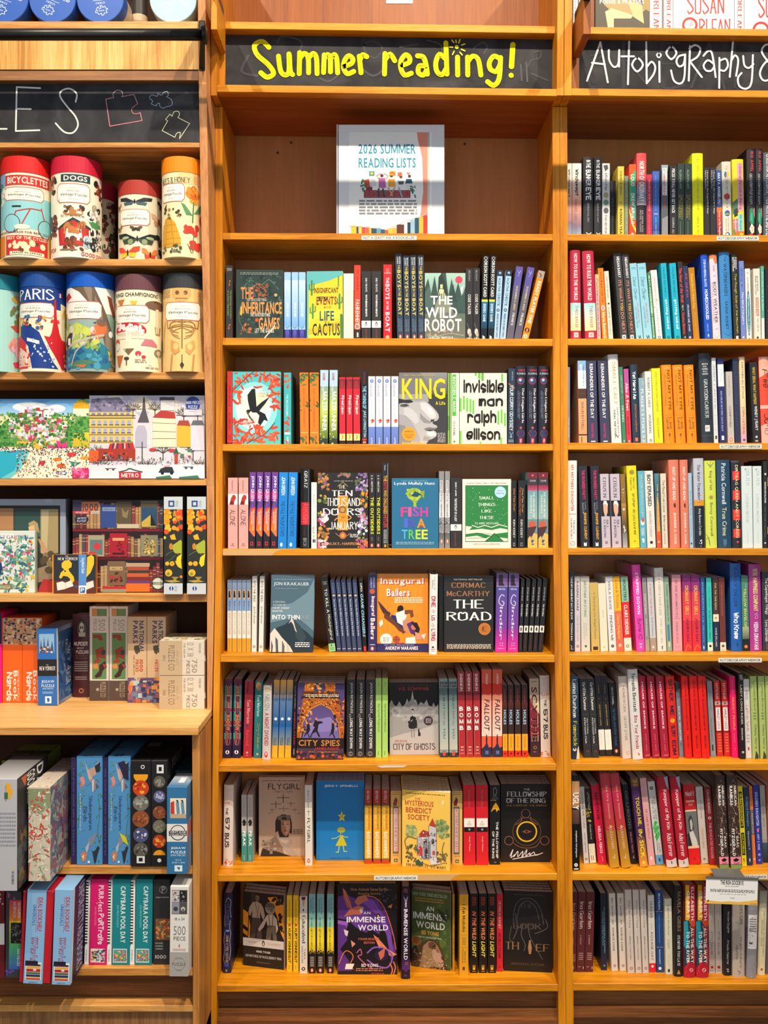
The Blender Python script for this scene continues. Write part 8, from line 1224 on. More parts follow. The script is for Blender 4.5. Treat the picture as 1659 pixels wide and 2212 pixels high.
lrow(2, -.02, 'left hutch tin shelf, upper', 'round puzzle tins on the upper tin shelf', '''
c -17 93 336 0 l36 cd8201c|bicycle puzzle tin with red lid and pale blue middle|f0e6c8|R 0 100 28 66 8ecbd0;R 22 84 3 15 c8342c;T 26 80 5 13 f8ecd8 s BICYCLETTES;R 0 22 0 22 7aaed0;S 0 22 14 34 14 5 4a8a4a,e8ecd8,3a7a9c;%s;L b83a34 1.4 38,46 56,42 70,42;L b83a34 1.4 38,46 34,60;L b83a34 1.4 56,42 44,64;L b83a34 1.4 44,64 34,60;L b83a34 1.4 70,40 78,64;C 32 60 12 5a3a34;C 32 60 11 8ecbd0;C 77 64 12 5a3a34;C 77 64 11 8ecbd0;L 2a2a2a 2 34,40 44,40;E 46 64 10 3 e8e4cc;T 10 92 69 72 7a4a30 s SPECIALLY MADE FOR BEST QUALITY;R 0 22 74 98 e88a2c;R 24 80 74 97 c8302c;T 26 78 75 79 f0e4c0 s BEST OF THE CYCLES;S 30 74 82 92 16 4 e8d8a8,6a3a28,f0e4c0;R 30 74 93 97 f0e4c0;T 34 70 93.6 96.4 3a2a1c s MADE IN JAPAN;R 82 100 70 98 e8b038
c 93.5 202.5 336 0 l36 cc81c38|dog puzzle tin with crimson lid and red kennel|f2ead0|R 0 100 96 100 e8e4d8;R 30 68 2 11 2e3c44;T 34 64 3.6 9.6 f4ecd8 s DOGS;S 4 24 4 22 20 4 5a3020,2a2420,c89868;S 74 96 8 28 26 4 6a3a28,2a2220,ece4d4,a83c30;%s;E 46 47 13 4 b87a3c;S 34 58 38 47 22 3 3a2c24,ece4dc,b0804c,5a4034;S 66 84 38 54 26 4 2c2824,ece8e0,a89880;P 4a8c54 66,56 84,50 88,60 72,64;S 4 22 52 74 34 4 6a3420,8a4c34,3a2018;P b82c34 26,66 46,54 66,66 66,86 28,86;P 2e4038 24,66 46,53 70,64 66,66 46,56 28,68;P c8342c 30,66 46,58 62,66 62,84 32,84;S 34 58 60 70 18 5 8a4a28,c07840;P dcdcd8 38,66 56,66 58,80 36,80;S 36 60 78 90 16 4 8a4a28,6a3820;S 70 88 66 88 34 4 22201e,ece8e0,2c2a28;S 62 72 76 86 10 4 b8d0dc,4a4a48;T 30 60 49.6 52.4 7a6a50 r BEST IN SHOW;T 4 22 88 93 b8342c s FETCH!;T 56 92 93 98 b8342c s GOOD DOG;E 40 91 12 1 8a6a4c
c 160 238 391 0 s.125 l36 cb02034|dog puzzle tin half hidden behind the kennel tin|d8caac|S 60 100 0 100 90 7 3a2c30,6a4440,4a5a48,e4d4b8,8a3c34;T 66 96 4 9 4a3c38 s LETS PLAY;V 80 88 50 86 9a4a44 s MY BARKS
c 243 340 388 0 s.03 l31 cb03a30|butterfly puzzle tin with brick red lid|e8dcc0|P 2b3036 40,11 27,4.7 14,4 15.3,8.9 32.2,12.05;P 2b3036 40,11 53,4.7 66,4 64.7,8.9 47.8,12.05;P 44606c 40,11 21.8,11.7 24.4,16.6 36.1,15.9;P 44606c 40,11 58.2,11.7 55.6,16.6 43.9,15.9;E 40 11 1.3 3.5 2a2420;P 2c2422 86,12 80.5,5.7 75,5 75.55,9.9 82.7,13.05;P 2c2422 86,12 91.5,5.7 97,5 96.45,9.9 89.3,13.05;P 8a3a34 86,12 78.3,12.7 79.4,17.6 84.35,16.9;P 8a3a34 86,12 93.7,12.7 92.6,17.6 87.65,16.9;E 86 12 1.3 3.5 2a2420;P b07c58 10,18 6.5,12.6 3,12 3.35,16.2 7.9,18.9;P b07c58 10,18 13.5,12.6 17,12 16.65,16.2 12.1,18.9;P c89c74 10,18 5.1,18.6 5.8,22.8 8.95,22.2;P c89c74 10,18 14.9,18.6 14.2,22.8 11.05,22.2;E 10 18 1.3 3 2a2420;%s;P d8a284 78,36 71,27 64,26 64.7,33 73.8,37.5;P d8a284 78,36 85,27 92,26 91.3,33 82.2,37.5;P c08868 78,36 68.2,37 69.6,44 75.9,43;P c08868 78,36 87.8,37 86.4,44 80.1,43;E 78 36 1.3 5 2a2420;P 8a6a50 12,50 8.5,45.5 5,45 5.35,48.5 9.9,50.75;P 8a6a50 12,50 15.5,45.5 19,45 18.65,48.5 14.1,50.75;P a8845c 12,50 7.1,50.5 7.8,54 10.95,53.5;P a8845c 12,50 16.9,50.5 16.2,54 13.05,53.5;E 12 50 1.3 2.5 2a2420;P 5a4a44 42,51 37.5,47.4 33,47 33.45,49.8 39.3,51.6;P 5a4a44 42,51 46.5,47.4 51,47 50.55,49.8 44.7,51.6;P 3a2e2a 42,51 35.7,51.4 36.6,54.2 40.65,53.8;P 3a2e2a 42,51 48.3,51.4 47.4,54.2 43.35,53.8;E 42 51 1.3 2 2a2420;P 20282a 44,66 27,57.9 10,57 11.7,63.3 33.8,67.35;P 20282a 44,66 61,57.9 78,57 76.3,63.3 54.2,67.35;P 3a4a38 44,66 20.2,66.9 23.6,73.2 38.9,72.3;P 3a4a38 44,66 67.8,66.9 64.4,73.2 49.1,72.3;E 44 66 1.3 4.5 2a2420;E 26 64 6 2 a8b890;E 62 64 6 2 a8b890;E 34 70 4 4 8a9c74;E 54 70 4 4 8a9c74;P 1e2c28 84,66 78,57 72,56 72.6,63 80.4,67.5;P 1e2c28 84,66 90,57 96,56 95.4,63 87.6,67.5;P 5a3a2c 84,66 75.6,67 76.8,74 82.2,73;P 5a3a2c 84,66 92.4,67 91.2,74 85.8,73;E 84 66 1.3 5 2a2420;S 74 92 62 72 8 2.4 c8603c,3a5a44;P d8482a 30,86 21,77.9 12,77 12.9,83.3 24.6,87.35;P d8482a 30,86 39,77.9 48,77 47.1,83.3 35.4,87.35;P ecc02c 30,86 17.4,86.9 19.2,93.2 27.3,92.3;P ecc02c 30,86 42.6,86.9 40.8,93.2 32.7,92.3;E 30 86 1.3 4.5 2a2420;P e0803a 62,88 56,79.9 50,79 50.6,85.3 58.4,89.35;P e0803a 62,88 68,79.9 74,79 73.4,85.3 65.6,89.35;P c8442c 62,88 53.6,88.9 54.8,95.2 60.2,94.3;P c8442c 62,88 70.4,88.9 69.2,95.2 63.8,94.3;E 62 88 1.3 4.5 2a2420;P 1f242c 88,88 82,78.1 76,77 76.6,84.7 84.4,89.65;P 1f242c 88,88 94,78.1 100,77 99.4,84.7 91.6,89.65;P 2c3038 88,88 79.6,89.1 80.8,96.8 86.2,95.7;P 2c3038 88,88 96.4,89.1 95.2,96.8 89.8,95.7;E 88 88 1.3 5.5 2a2420;P c8642c 14,97 10,94.3 6,94 6.4,96.1 11.6,97.45;P c8642c 14,97 18,94.3 22,94 21.6,96.1 16.4,97.45;P 8a3a24 14,97 8.4,97.3 9.2,99.4 12.8,99.1;P 8a3a24 14,97 19.6,97.3 18.8,99.4 15.2,99.1;E 14 97 1.3 1.5 2a2420;P d87c3c 52,99 47.5,96.3 43,96 43.45,98.1 49.3,99.45;P d87c3c 52,99 56.5,96.3 61,96 60.55,98.1 54.7,99.45;P a84428 52,99 45.7,99.3 46.6,101.4 50.65,101.1;P a84428 52,99 58.3,99.3 57.4,101.4 53.35,101.1;E 52 99 1.3 1.5 2a2420
c 339.5 431.5 337 0 l34 cf08c14|bee and honey puzzle tin with orange lid and straw hive|efe2b0|P f0c88c 40,0 100,0 100,14 40,14;T 8 58 6 13 3a3424 r BEES & HONEY;E 68 8 5 5 e0b070;%s;C 64 26 9 e8782c;S 54 74 18 34 26 5 e88a28,f0a83c,d86820;C 64 26 4 8a3c20;L 4a8048 2 64,34 62,58;P 5a9060 62,50 50,38 44,36 52,50;P 5a9060 64,48 76,36 84,34 76,46;P 3a3224 14,42 20,36 18,50;S 12 26 38 54 8 2.5 3a3224,a8843c;S 30 44 42 54 8 2.5 3a3224,a8843c;P d8a030 8,88 10,66 18,54 26,52 36,60 44,78 44,88;L b8842c 1 9,78 44,78;L b8842c 1 9,70 40,70;L b8842c 1 12,62 36,62;L b8842c 1 8,84 44,84;L b8842c 1 20,54 18,88;L b8842c 1 28,53 34,88;C 84 54 9 d83c30;C 84 54 4 b82c2c;S 50 72 62 72 10 6 d8402c,c83428;C 86 72 5 e08a2c;S 58 74 80 88 7 6 d83c30;L 5a8058 1.2 84,62 82,94;L 5a8058 1.2 64,72 62,94;S 8 44 86 94 20 2.4 4a4c38,6a6a4c;L 5a6a50 1 54,84 60,94;L 5a6a50 1 90,76 86,96
'''.replace('%s', '%s') % (lab(20, 74, 17, 33, 'BICYCLES'), lab(24, 68, 13, 36, 'VINTAGE DOGS'), lab(14, 62, 22, 46, 'BUTTERFLIES'), lab(8, 50, 13, 35, 'BEES & HONEY')))
lrow(3, -.02, 'left hutch tin shelf, lower', 'round puzzle tins on the lower tin shelf', '''
c -80 25 590 0 l33 c1c8090|ocean life puzzle tin with teal lid, cut by the frame|a4d4cc|E 84 10 12 5 c8a050;S 70 94 18 42 14 4 6a7a4c,8a6a4c;P c04a44 70,44 84,40 98,44 94,50 80,50;S 72 96 60 78 22 7 e09a8c,c87464,d8b0c0;P d83c5c 74,88 88,84 92,88 98,86 97,94 90,92 78,94
c 25.5 127 586 0 l32 c164a94|city puzzle tin with blue lid and red iron tower|f2e2c4|R 0 100 0 26 1c3c84;T 10 66 3 16 f4f0e8 r PARIS;P ecd8b0 76,18 100,22 100,96 80,96;S 80 98 24 44 14 4 e8b850,d89838;%s;P c8202c 66,14 68,14 70,40 74,54 80,64 56,64 62,54 65,40;P d8343c 62,38 73,38 74,42 60,42;P 1a3c88 14,46 30,44 46,54 52,66 64,88 72,96 36,96 30,70 14,58;S 32 66 62 94 30 1.5 a8c0e0,e8ecf4;P e8e4d8 28,60 46,64 46,68 28,64;P c8202c 52,58 86,62 94,96 78,96 60,72;P d82c34 0,72 12,56 26,66 30,96 0,96;P f0c8b0 4,84 12,70 28,78 30,92 6,94;R 4 34 86 94 e8b8a0;S 6 32 72 92 26 2 c8303c,f4e0cc;R 2 12 34 58 e8c070;S 18 34 34 46 18 2.6 3a6a9c,c83c34,2a2a2a,e8b040;S 42 56 36 50 16 2.6 e0a03c,3a5a8c,c83c34;R 72 78 6 11 f4f4f4;R 76 78 6 11 c8303c;R 72 74 6 11 2c4c9c;S 82 96 78 92 14 3 f0e8e0,a83c30,e8b050
c 128 234 586 0 l33 c0c58c0|bird puzzle tin with bright blue lid and red-breasted bird|8fa8a0|R 0 100 0 30 f0ece4;P 6a5848 20,0 54,0 66,22 86,60 96,96 76,96 66,60 54,26 34,6;P 8a7a68 40,0 50,0 62,24 80,60 84,90 78,90 62,50;P b8302c 4,10 16,6 22,12 8,18;P 8a3c30 72,8 80,10 90,30 84,34 76,20;%s;P b8c850 0,56 30,42 56,52 62,70 20,72 0,76;S 4 58 46 72 50 5 c8cc5c,88a848,a8bc60,d8c8c8;P 2c7c94 0,74 60,64 74,72 80,96 0,96;S 0 70 76 96 40 5 2a6c9c,4c9cb4,1f5a84;P d8703c 50,52 54,45 62,42 70,45 71,52 66,58 56,62 48,62;P 6a6a68 50,60 56,62 48,68 42,72 44,66;P e8e0d4 52,60 60,60 54,63;E 63 42 6 4 8a5a40;P 5a6a74 56,40 62,37 68,39 66,41 58,42;P 3a3a34 56,41 52,42.4 56,43;P 6a5a4c 44,58 56,56 48,66;O b8b0a0 3 18,70 36,64 50,60 66,56;O b8b0a0 2 22,92 30,76 44,66;P 2a3440 6,66 12,58 18,54 24,54 22,66 12,72;P e4e8e8 14,60 20,60 20,68 14,68;P e0b82c 72,74 80,78 88,92 80,92;P 4a7a5c 20,90 40,86 58,88 40,95 24,95;P c86a3c 26,92 44,92 40,96;E 78 54 4 4 e8ecf0;S 74 98 80 98 26 4 8a7a5c,6a5c48,a89874
c 236 340 591 0 l34 c6a4048|mushroom puzzle tin with plum lid and spotted red cap|f0e6c4|T 8 76 3.6 8.6 3c3430 s FUNGI CHAMPIGNONS;P c07838 14,12 28,12 23,20 20,20;P d8b83c 36,14 46,14 42,22 40,22;P d88434 4,16 10,14 8,24;E 74 18 18 6 7a5c48;P 3a2c2a 66,14 74,12 80,16;P e0d0b0 72,22 78,22 80,38 78,52 72,52;P a87c50 70,44 82,44 80,54 72,54;%s;E 34 50 24 10 c82430;P f0e6c4 8,52 60,52 60,60 8,60;E 34 54 22 3 d8c8b0;S 14 54 43 53 46 2.6 f4e4dc;P e8e0c8 30,54 38,54 40,74 28,74;P 7a6448 26,72 42,72 34,80;P c87880 50,68 56,60 66,60 74,66 74,69;P ecdcc8 60,69 64,69 65,92 60,92;E 14 64 5 4 c8503c;E 14 69 5 5 e4dcc8;P c86a30 12,80 26,80 20,94 16,94;E 31 84 4 2 4a3c30;L 4a3c30 1.4 31,85 31,92;E 47 78 4 3 c83c4c;L e0d4c0 2 47,80 48,88;E 54 82 3 2 c83c4c;E 77 76 8 5 8a7a60;E 77 76 4 3 c8bc98;L d8ccb0 2 77,80 80,92;E 90 66 5 9 4a8458;P e0d4b4 86,74 94,74 92,92 86,92;P e8c848 84,34 92,30 92,50;E 4 38 3 6 3c8454;U 42 58 85 90 2 a89c80;U 56 80 94 97 1 a89c80
c 341 438 589 0 l32 c34383c|anatomy puzzle tin with charcoal lid and skeleton print|e8c27c|E 42 6 14 11 d8a868;E 36 6 3 2.6 7a5430;E 48 6 3 2.6 7a5430;L 6a4828 1 34,13 50,13;U 4 24 2 12 5 b88c54;U 66 94 4 20 8 b88c54;%s;L 9a6c3c 1.4 18,40 20,48 42,46 66,48 68,40;O 9a6c3c .8 42,42 30,40 25,46 32,53;O 9a6c3c .8 44,42 56,40 61,46 54,53;O a87442 .9 42,40 26,42 24,50 38,54;O a87442 .9 42,44 28,46 27,54 38,58;O a87442 .9 42,48 30,52 30,57 40,61;O a87442 .9 44,40 60,42 62,50 48,54;O a87442 .9 44,44 58,46 59,54 48,58;O a87442 .9 44,48 56,52 56,57 46,61;L 8a5c30 1.4 43,38 43,72;P d09a58 26,62 38,66 40,76 32,80 26,74;P d09a58 48,68 60,62 62,70 54,80 48,76;E 34 70 4 4 e8c27c;E 54 70 4 4 e8c27c;L c08c50 2.6 28,80 26,98;L c08c50 2.6 60,80 58,98;L b8864c 1.4 72,28 72,50 76,78 80,90;L b8864c 1.4 14,40 10,60 8,76;L 4a3828 1 43,80 43,92;P 3a3430 43,88 46,92 43,97 40,92;U 74 96 34 66 12 b88c54
''' % (lab(8, 66, 19, 37, 'PARIS'), lab(10, 64, 17, 38, 'BIRDS'), lab(10, 62, 19, 41, 'MUSHROOMS'), lab(14, 72, 17, 39, 'SKELETAL SYSTEM')))
PAL = 'e8d8b0,f0e8d8,d8c898,c8b8a0'
lrow(4, .0, 'left hutch', 'puzzle boxes on the wide box shelf', '''
b -20 192.5 862 0 d60 cd8d8d8|beach town puzzle box with pink roofs and sunshades|e8e0b0|G 0 100 0 20 5aa4e0 a8d4f0;E 40 10 18 6 eef4f8;E 66 12 10 5 eef4f8;P 5a9a48 4,44 14,28 28,18 44,12 56,12 72,20 84,28 100,18 100,60 4,60;S 4 100 18 60 420 1.5 4a8a3c,6aac50,3a7a38,88b85c,2c6a34;S 86 100 0 18 40 2 d8c84c,88b04c,3a7a38;B 20 76 24 52 200 2.1 f0ece8,c04a5c,e8b0c8,ece0a8,c8c4e0,d88aa8,b83c44,f4f0ec;B 30 64 10 22 30 2.6 ece8f0,c8b0d8,b83c3c;B 30 66 42 58 30 3.4 f0b848,e8943c,f0ece0;B 84 100 44 60 20 3 e8d040,d8b830;P e83c84 58,53 76,52 79,62 58,62;P f4ecd0 0,62 100,62 100,100 0,100;P 30b0c8 0,66 34,64 30,76 24,90 10,100 0,100;P 78ccd0 34,64 40,64 36,78 28,92 20,100 10,100 24,90;S 10 100 60 67 200 .7 2a4a5c,3a3a4c,c83c50,2c6a4c;S 26 100 66 98 420 .7 4a4a54,c85038,e8a03c,3c5a7c,f4ecd8,2c2c34;E 68 76 5 2.4 e8842c;E 72 84 5 3 d8602c;E 82 70 5 3 d83c3c;E 96 74 5 2.4 e8a02c;P 3c9c90 80,78 92,80 84,86;E 72 94 8 4.6 f0ece8;E 72 93 6 2.6 8a8a90;E 72 93 4 1.4 f0ece8;E 48 62 2.6 1.6 e8c03c;P c83c4c 50,78 56,77 54,84 48,84;S 84 100 88 100 60 2.6 e8387c,c82c64,f06ca0;E 92 10 8 7 f0b020;P e8ecc8 84,12 100,12 100,22 84,22
b 193 442 854.5 0 d58 cc8c4bc|city street puzzle box with mansard roofs and a red metro sign|d8d4dc|G 0 100 0 60 d0ccd8 e4dcdc;S 0 100 0 20 20 6 c0bcd0,e8dccc;P e8c870 0,18 38,20 38,58 0,58;P 8a84a0 0,18 2,4 26,2 36,16 37,20 0,20;S 2 36 5 18 40 1.6 6a6484,a8a4bc;W 1 37 28 57 7 3 a8a8c8;W 1 36 20 24 7 1 8a88b0;W 56 74 29 61 5 4 b0acb8;A 7 80 22 4a4038 c8c088;A 10 98 24 4a4038 d8d49c;A 50 98 24 4a4038 d8d49c;A 96 98 24 4a4038 d8d49c;A 64 78 22 4a4038 c8c088;A 90 76 22 4a4038 c8c088;A 38 26 20 4a4038 c8c088;A 57 26 20 4a4038 c8c088;A 82 34 22 4a4038 c8c088;A 94 32 18 4a4038 c8c088;W 77 88 38 56 3 2 6a6a84;W 89 99 40 60 3 3 9a94b4;W 40.5 49.5 45 60 3 3 8a88a8;W 78 87 31 36 3 1 e8e0e8;W 63 73.5 8 17 4 2 8a8890;L 4a4440 .5 0,24 40,24;L 4a4440 .5 0,27 40,27;L 5a5048 .4 0,38 38,38;L 5a5048 .4 0,47 38,47;L 5a5048 .4 0,56 38,56;P b83c34 55,26 62,18 74,20 75,28;P ece0c0 55,27 75,28 75,62 55,62;L 4a4440 .4 55,33 75,34;L 4a4440 .4 55,43 75,44;L 4a4440 .4 55,52 75,52;P e8b43c 76,36 88,36 88,62 76,62;P a84838 76,36 78,30 86,30 88,37;P dcd4e0 88,36 100,36 100,66 88,66;P 6a6870 88,36 90,30 98,30 100,36;P b8b4c8 40,44 42,36 48,36 50,44 50,62 40,62;P dcd8d8 62,6 74,6 74,18 62,18;P 4a4648 61,2 74,2 74,6 61,6;P 5a545c 47,2 48,2 49,18 52,32 42,32 46,18;P c8302c 18,58 38,57 40,66 16,66;L 3a3a6c 1.2 21,58 20,64;L 3a3a6c 1.2 25,58 24,64;L 3a3a6c 1.2 29,58 29,64;L 3a3a6c 1.2 34,58 35,64;L f4ece8 .8 23,58 22,64;L f4ece8 .8 31,58 31,64;P a83c28 6,64 40,64 40,78 6,78;P e8642c 0,66 8,66 8,80 0,80;E 18 70 3 2 e03c30;E 30 70 3 2 e03c30;B 10 38 70 78 16 1.2 ecd8b8,4a3a34,6a84a4;B 74 88 64 74 10 1.6 a84c38,5a7a5c,e8e0d0;E 55 65 3 1.8 d83434;E 72 66 3 1.8 d83434;S 2 98 74 84 170 .5 3a3a44,b83c3c,5a6a84,6a4c3c,2c2c34;G 0 100 83 100 dcdce4 ececf0;P 2c3438 60,93 62,88 66,86 72,86 74,93;C 63.5 93.5 1.4 1c1c20;C 71.5 93.5 1.4 1c1c20;P d8a0a0 64,86 66,84 70,84 70,86;L 4a4444 .6 14,88 23,88;C 16 89 1 4a4444;C 21 89 1 4a4444;L 4a5a6c .6 82,86 90,86;C 84 87 1.2 4a5a6c;C 89 87 1.2 4a5a6c;L 3a3a40 .7 46,56 46,82;R 74 77 70 82 b84838;P 2c6450 73,70 75.5,62 78,70;E 35 85 2 2.6 e8e8e8;O 2c5a48 1 26,92 32,90 35,88 40,90 46,92;R 26 45 92 100 c8283c;T 28 43 93.6 98.6 f4ece4 s METRO;P 3c7c5c 58,98 70,96 72,100 58,100;P 3c7c5c 78,98 94,96 96,100 78,100;C 90 10 6.3 2a3c8c;R 82 98 17 24 d8d4dc;T 84 96 6.5 10.5 d8e0f4 s 1000 PIECE;T 86 94 12 16 d8e0f4 s PUZZLE;T 87 93 18.4 20 8a8a98 n galison;@T R 0 100 0 100 c8c8d0
''')
BOOKS = 'Z %g %g %g %g %d 5a2c2c,8a3c3c,6a5a44,a87c50,7a3434,4a4c5c,b09068,983030'
lrow(5, .01, 'left hutch', 'puzzles on the mixed puzzle shelf', ('''
b -60 142 1078 0 s.045 d50 c2a2a30|large puzzle box of a reader by a window in a grey frame|9aa4b4|R 0 94 7 100 2c2620;R 0 92 10 100 38443c;P b08058 0,10 44,10 44,96 0,96;P 34504c 46,13 73,13 73,40 46,60;P 4a6a68 46,34 73,34 73,40 46,46;P a89468 73,11 92,11 92,58 73,60;P c4b488 74,12 82,12 80,58 74,58;P b09868 60,26 66,23 70,26 72,36 64,38;P dcb088 60,30 66,28 67,34 61,35;P c83c3c 56,36 66,34 66,38 56,40;P c89870 70,42 76,46 84,62 88,72 84,72 76,58;P 3a3430 56,42 76,60 90,74 90,96 50,96;P 9a8468 66,76 84,70 92,84 70,90;P b83434 76,86 92,88 88,94 94,100 70,100;S 74 92 58 80 12 4 5a4c34,8a7a54;R 78 86 0 5 a8acc0
b -45 75 1147 0 s.02 d23 c6a8c5a|garden puzzle box crowded with flowers and leaves|dce4d8|K 0 100 10 96 150 6 4a8a6c,6aa488,3a6a7c,88b49c,5a94ac;S 0 100 10 96 90 3 c84450,e8c040,e87a5c,8a6ab0,4a7ac0,d83c5c,f0e8dc;K 10 100 8 96 90 5 3c7a5c,5a9c80,7ab094;S 20 100 20 90 40 3.4 d84050,e8b83c,e88c9c;P f4f0e8 0,4 60,4 94,22 90,28 56,14 0,12;T 12 88 7 13 5a4c58 r SECRET GARDEN;P ece8f0 20,24 40,20 52,34 56,70 20,72;S 24 54 26 66 16 3 8a6a8c,d87c8c,5a6aa0;P 2c3c6c 26,56 40,50 44,70 28,74;C 38 46 5 c86a4c;P 8a7448 16,86 58,86 60,94 16,94;T 20 56 88 92.5 e8e0c0 s 500 PIECE PUZZLE
b 113 205 1198.5 0 s.004 d24 ce88c28|dog reading puzzle box with blue band and orange edge|2c3138|R 0 3 0 100 e89028;R 3 62 66 100 6a3424;T 13 60 6.5 14 f0ece4 r NEW YORKER;T 30 38 2 5 e8e0d8 r THE;P e8c434 22,22 28,15 40,14 46,22 45,32 38,36 40,42 50,56 52,66 44,78 40,76 42,62 36,56 26,54 20,62 16,58 20,46 28,38 22,32;C 30 42 2 2a2420;P f0e8dc 10,72 24,68 30,72 44,66 50,80 34,86 30,88 12,92;L c8a878 .8 30,72 32,86;C 56 82 3.4 2c5c9c;R 62 80 0 100 5a90d0;R 62 80 79 100 f0f0f0;V 66 76 8 48 f0f4f8 r Dog Meets Book;R 65 77 84 98 3a68a8;T 67 75 86 95 f0f0f0 s P;R 80 100 0 66 2c3138;R 80 100 66 100 6a3424;P e8c434 82,6 92,0 98,6 98,24 90,46 80,58;P f0e0d0 80,72 96,66 98,82 80,90
b 157 353 1080 0 s.03 d50 c2a1c1c|vintage library puzzle box printed with three rows of books|2a1418|R 0 100 0 32 241418;%s;%s;%s;R 0 100 31.5 34 7a2028;R 0 100 62 64.5 5a1820;R 0 10 0 14 3c3450;R 10 29 2 14 c8744c;T 11 28 4 12 4c3c44 s 1000;R 0 20 12 15 b8343c;R 20 29 12 15 d8ccc0;T 21 28 12.6 14.6 3a3a3a s PUZZLE;T 3 18 12.6 14.6 e8c8b8 s VINTAGE LIBRARY;E 10 21 7.6 4 1c2040;T 5 15 18.6 21 c8c8d8 s ARTISTS;T 5 15 21.6 24 c8c8d8 s PLAYLIST;R 31 48 5 30 344a88;R 33 47 8 12 8a9cc4;T 34 46 9 11.4 1c2c58 s WORDSWORTH;R 49 65 2 26 5c503c;P 8a7a54 54,8 58,14 62,10 60,20 55,18;R 49 73 26 30.6 c8b898;R 75 94 1 30 6a6040;R 76 93 8 29 2c4c6c;P c8a848 76,24 86,16 92,29 76,29;P 1c2024 86,14 92,28 86,28;R 17 35 38 61 a89c7c;R 19 33 43 59 5a7a7c;C 27 50 4 c83c44;R 18 26 56 60 b83c3c;R 41 60 36 61 a82030;R 44 57 41 44 d8a06c;R 44 57 57 59 2c1c20;S 46 56 46 56 10 1.4 6a1420;R 75 94 38 60.6 8a8468;S 79 90 42 58 40 1.6 c8a040,e0c060,5a4c30;R 39 58 66 92 7a6044;R 41 55 72 76 c8ac7c;T 42 54 72.8 75.4 4a3020 r LONGFELLOW;S 42 56 78 88 16 2 4c3024,a83c34;R 59 85 68 72 b89c7c;R 60 84 72 76 a84c34;R 61 85 76 79 3a3c30;R 60 84 79 83 c85c34;R 60 86 83 87 7a2c2c;R 59 86 87 90 6a3c6c;R 59 85 90 99 d86a24;R 33 59 93 96 b82430;R 33 59 96 99.6 8a8c74;C 94 90 7 2c4c3c;C 94 90 6 dcdcc8;R 88 100 88.8 91.4 2c4c3c;T 89 99 89.2 91 e8e8d8 s ALIGNMENT
b 354 394.5 1073 0 s-.012 d120 c1e1e1e|tall slim box of yellow blooms on black, standing left of its twin|2a2c26|R 0 100 0 13 c4ccd0;R 24 56 4 10.5 2c4c80;R 32 48 5.6 9 c4ccd0;V 62 76 4 10.5 8a98a8 n YORK PUZZLE;R 0 100 88.6 100 c8ccd0;C 40 94 12 2c4c94;R 38 42 91.8 96.2 f0f0f0;V 56 70 91.5 97 8a98a8 n NEW YORK;S 0 40 14 34 22 14 e8a020,f0b830,e88c1c;C 20 30 14 f0b82c;C 54 32 12 e89828;S 50 96 14 34 18 13 e8941c,f0ac2c,e04a24;P e84c24 76,13 98,13 98,22 84,20;C 14 36 13 e8501c;C 4 42 8 c8d048;P e8b02c 32,40 56,38 66,44 40,44;O 6a7848 4 30,14 60,20 90,30;O 5a6844 4 10,60 50,56 90,62;P a8b034 44,50 90,44 96,46 96,58 60,58 44,53;E 38 51 10 3.4 c8802c;O 4c5c40 5 8,68 40,64 60,60;C 18 68.5 11 e8b020;C 44 68.5 13 e8ac1c;C 44 68.5 6 c8881c;P f0d024 70,62 84,60 96,58 90,70 76,72 64,68;P e8c824 60,66 92,64 96,74 78,72;C 26 78 19 e8b42c;C 24 79 9 8a8c34;P 9c8c3c 40,82 80,82 60,86;C 92 82 8 d87c24;P b8983c 4,86 60,85 90,87 40,88
b 404 445 1073 0 s-.012 d120 c1e1e1e|tall slim box of yellow blooms on black, tucked against the upright|2a2c26|R 0 100 0 13 c4ccd0;R 24 56 4 10.5 2c4c80;R 32 48 5.6 9 c4ccd0;V 62 76 4 10.5 8a98a8 n YORK PUZZLE;R 0 100 88.6 100 c8ccd0;C 40 94 12 2c4c94;R 38 42 91.8 96.2 f0f0f0;S 0 40 14 34 22 14 e8a020,f0b830,e88c1c;C 20 30 14 f0b82c;C 54 32 12 e89828;S 50 96 14 34 18 13 e8941c,f0ac2c,e04a24;C 14 36 13 e8501c;P e8b02c 32,40 56,38 66,44 40,44;O 5a6844 4 10,60 50,56 90,62;P a8b034 44,50 90,44 96,46 96,58 60,58 44,53;E 38 51 10 3.4 c8802c;C 18 68.5 11 e8b020;C 44 68.5 13 e8ac1c;P f0d024 70,62 84,60 96,58 90,70 76,72 64,68;C 26 78 19 e8b42c;C 24 79 9 8a8c34;P 9c8c3c 40,82 80,82 60,86;P b8983c 4,86 60,85 90,87 40,88
''' % (BOOKS % (0, 100, 3, 31, 26), BOOKS % (0, 100, 36, 61.5, 28), BOOKS % (0, 100, 67, 99, 26))).replace('\\n', ''))
def crow(ys, Y, sb, where, group, text):
    global LIM
    LIM = BACK-.022 if Y == YLIP else YLOW+.296
    row(ys, ys, 0, 450, Y, sb, where, group, text); LIM = BACK-.022
